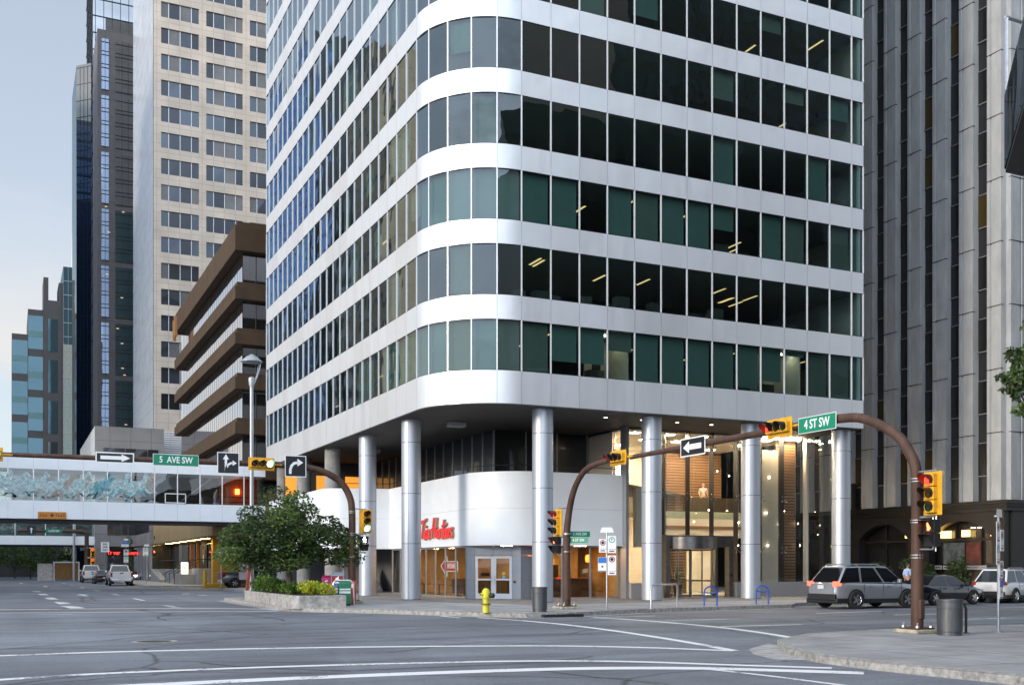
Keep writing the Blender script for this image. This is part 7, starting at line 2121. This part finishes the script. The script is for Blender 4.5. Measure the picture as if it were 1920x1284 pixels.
park_sign_pole('post with parking plates by the ticker wall behind the second pickup', (-5.2, 86, .15), 0, 4.6, [('b', -.1, 4.1, .8, .55), ('n', 0, 3.2, .5, .7), ('P', 0, 2.4, .5, .7)])
park_sign_pole('slim post with one parking plate on the pavement beside the ramp wall', (-5.66, 61.5, .15), 0, 3.5, [('P', -.1, 3.0, .5, .75)])
fl = thing('lamp_post', 'plain grey lamp post standing at the far junction', 'lamp post', (-10.2, 96.6, 0))
m = MB(); m.tube([(0, 0, 0), (0, 0, 4), (0, 0, 8.8)], [.17, .14, .11], 10); m.tube([(0, 0, 8.75), (-.6, -.3, 9.0), (-1.4, -.7, 9.1)], .06, 6); m.build('pole', M['lampgrey'], fl, smooth=True)
m = MB(); m.obox((-1.6, -.8, 9.08), (-.9, -.45, 0), (.45, -.9, 0), (0, 0, 1), .6, .25, .12); m.build('lamp_head', M['lampgrey'], fl)
kb = thing('timber_hoarding', 'white framed brown timber hoarding at the far side of the junction', 'hoarding', (-10.9, 99.5, 0))
mbbox(-1.35, 1.35, 0, .2, .2, 2.2).build('timber_board', pm('hoarding timber', (.26, .13, .035), .7, nscale=5, namp=.4, stretch=(5, 5, .2)), kb)
m = MB(); m.box(-1.5, -1.35, -.05, .25, 0, 2.35); m.box(1.35, 1.5, -.05, .25, 0, 2.35); m.box(-1.35, 1.35, -.05, .25, 2.2, 2.35); m.build('frame', M['white'], kb)
sw2 = thing('concrete_wall', 'pale grey concrete wall beside the timber hoarding', 'wall', (-14.2, 99, 0)); mbbox(0, 1.7, 0, .4, 0, 2.1).build('wall', M['conc_lt'], sw2)
rf = random.Random(40)
for i, (x, y, h, w_, lb) in enumerate([(-16.6, 128, 5.6, 2.2, 'dark tree under the far footbridge, first from the open end'), (-14.6, 122, 4.8, 1.8, 'dark tree under the far footbridge between two others'), (-12.4, 131, 5.6, 2.0, 'dark rounded tree behind the timber hoarding'), (-10.3, 112, 4.6, 1.3, 'small dark tree close to the far lamp post'), (-18.8, 118, 5.0, 2.0, 'dark tree cut by the picture edge under the far footbridge')]):
    t = thing('tree', lb, 'tree', (x, y, 0), 0, 'trees beyond the far footbridge')
    m = MB(); m.tube([(0, 0, 0), (0, 0, h * .4), (.1, 0, h * .7)], [.14, .1, .05], 6); m.build('trunk', M['bark'], t)
    cl = [((rf.uniform(-1, 1) * w_ * .6, rf.uniform(-1, 1) * w_ * .6, h * rf.uniform(.35, .9)), (w_ * .5, w_ * .5, h * .16), rf.randrange(3), 1) for _ in range(10)]
    m = MB(); leaf_cloud(m, cl, 1100, .26, rf); m.build('crown', LEAF, t)
t = thing('sapling', 'slender young tree in front of the red ticker wall', 'tree', (-4.7, 88, .15))
m = MB(); m.tube([(0, 0, 0), (.05, 0, 2.2), (0, 0, 4.6)], [.05, .04, .02], 6); m.build('trunk', M['bark'], t)
m = MB(); leaf_cloud(m, [((0, 0, 1.6), (.35, .35, .6), 1, 1), ((.1, 0, 3.0), (.3, .3, .7), 2, 1), ((0, 0, 4.6), (.45, .4, .6), 1, 1.2)], 500, .16, rf); m.build('crown', LEAF, t)
# low shrubs in front of the arched shopfront, and more things far down the street
for i, (x, y, w_, lb) in enumerate([(33.4, 8.6, 1.2, 'dark low shrub in front of the arch nearest the white tower'), (33.3, 5.3, 1.5, 'wide dark shrub between two stone arches behind the silver suv'), (33.3, 2.4, .9, 'small dark shrub below the map shop window')]):
    t = thing('shrub', lb, 'shrub', (x, y, .15), 0, 'shrubs along the arched shopfront')
    cl = [((rf.uniform(-.3, .3), rf.uniform(-1, 1) * w_ * .6, rf.uniform(.6, 1.9)), (.4, w_ * .45, .45), 0, 1) for _ in range(7)]
    m = MB(); leaf_cloud(m, cl, 900, .15, rf); m.build('foliage', LEAF, t)
    m = MB(); m.tube([(0, 0, 0), (0, 0, 1.0)], .05, 6); m.build('stem', M['bark'], t)
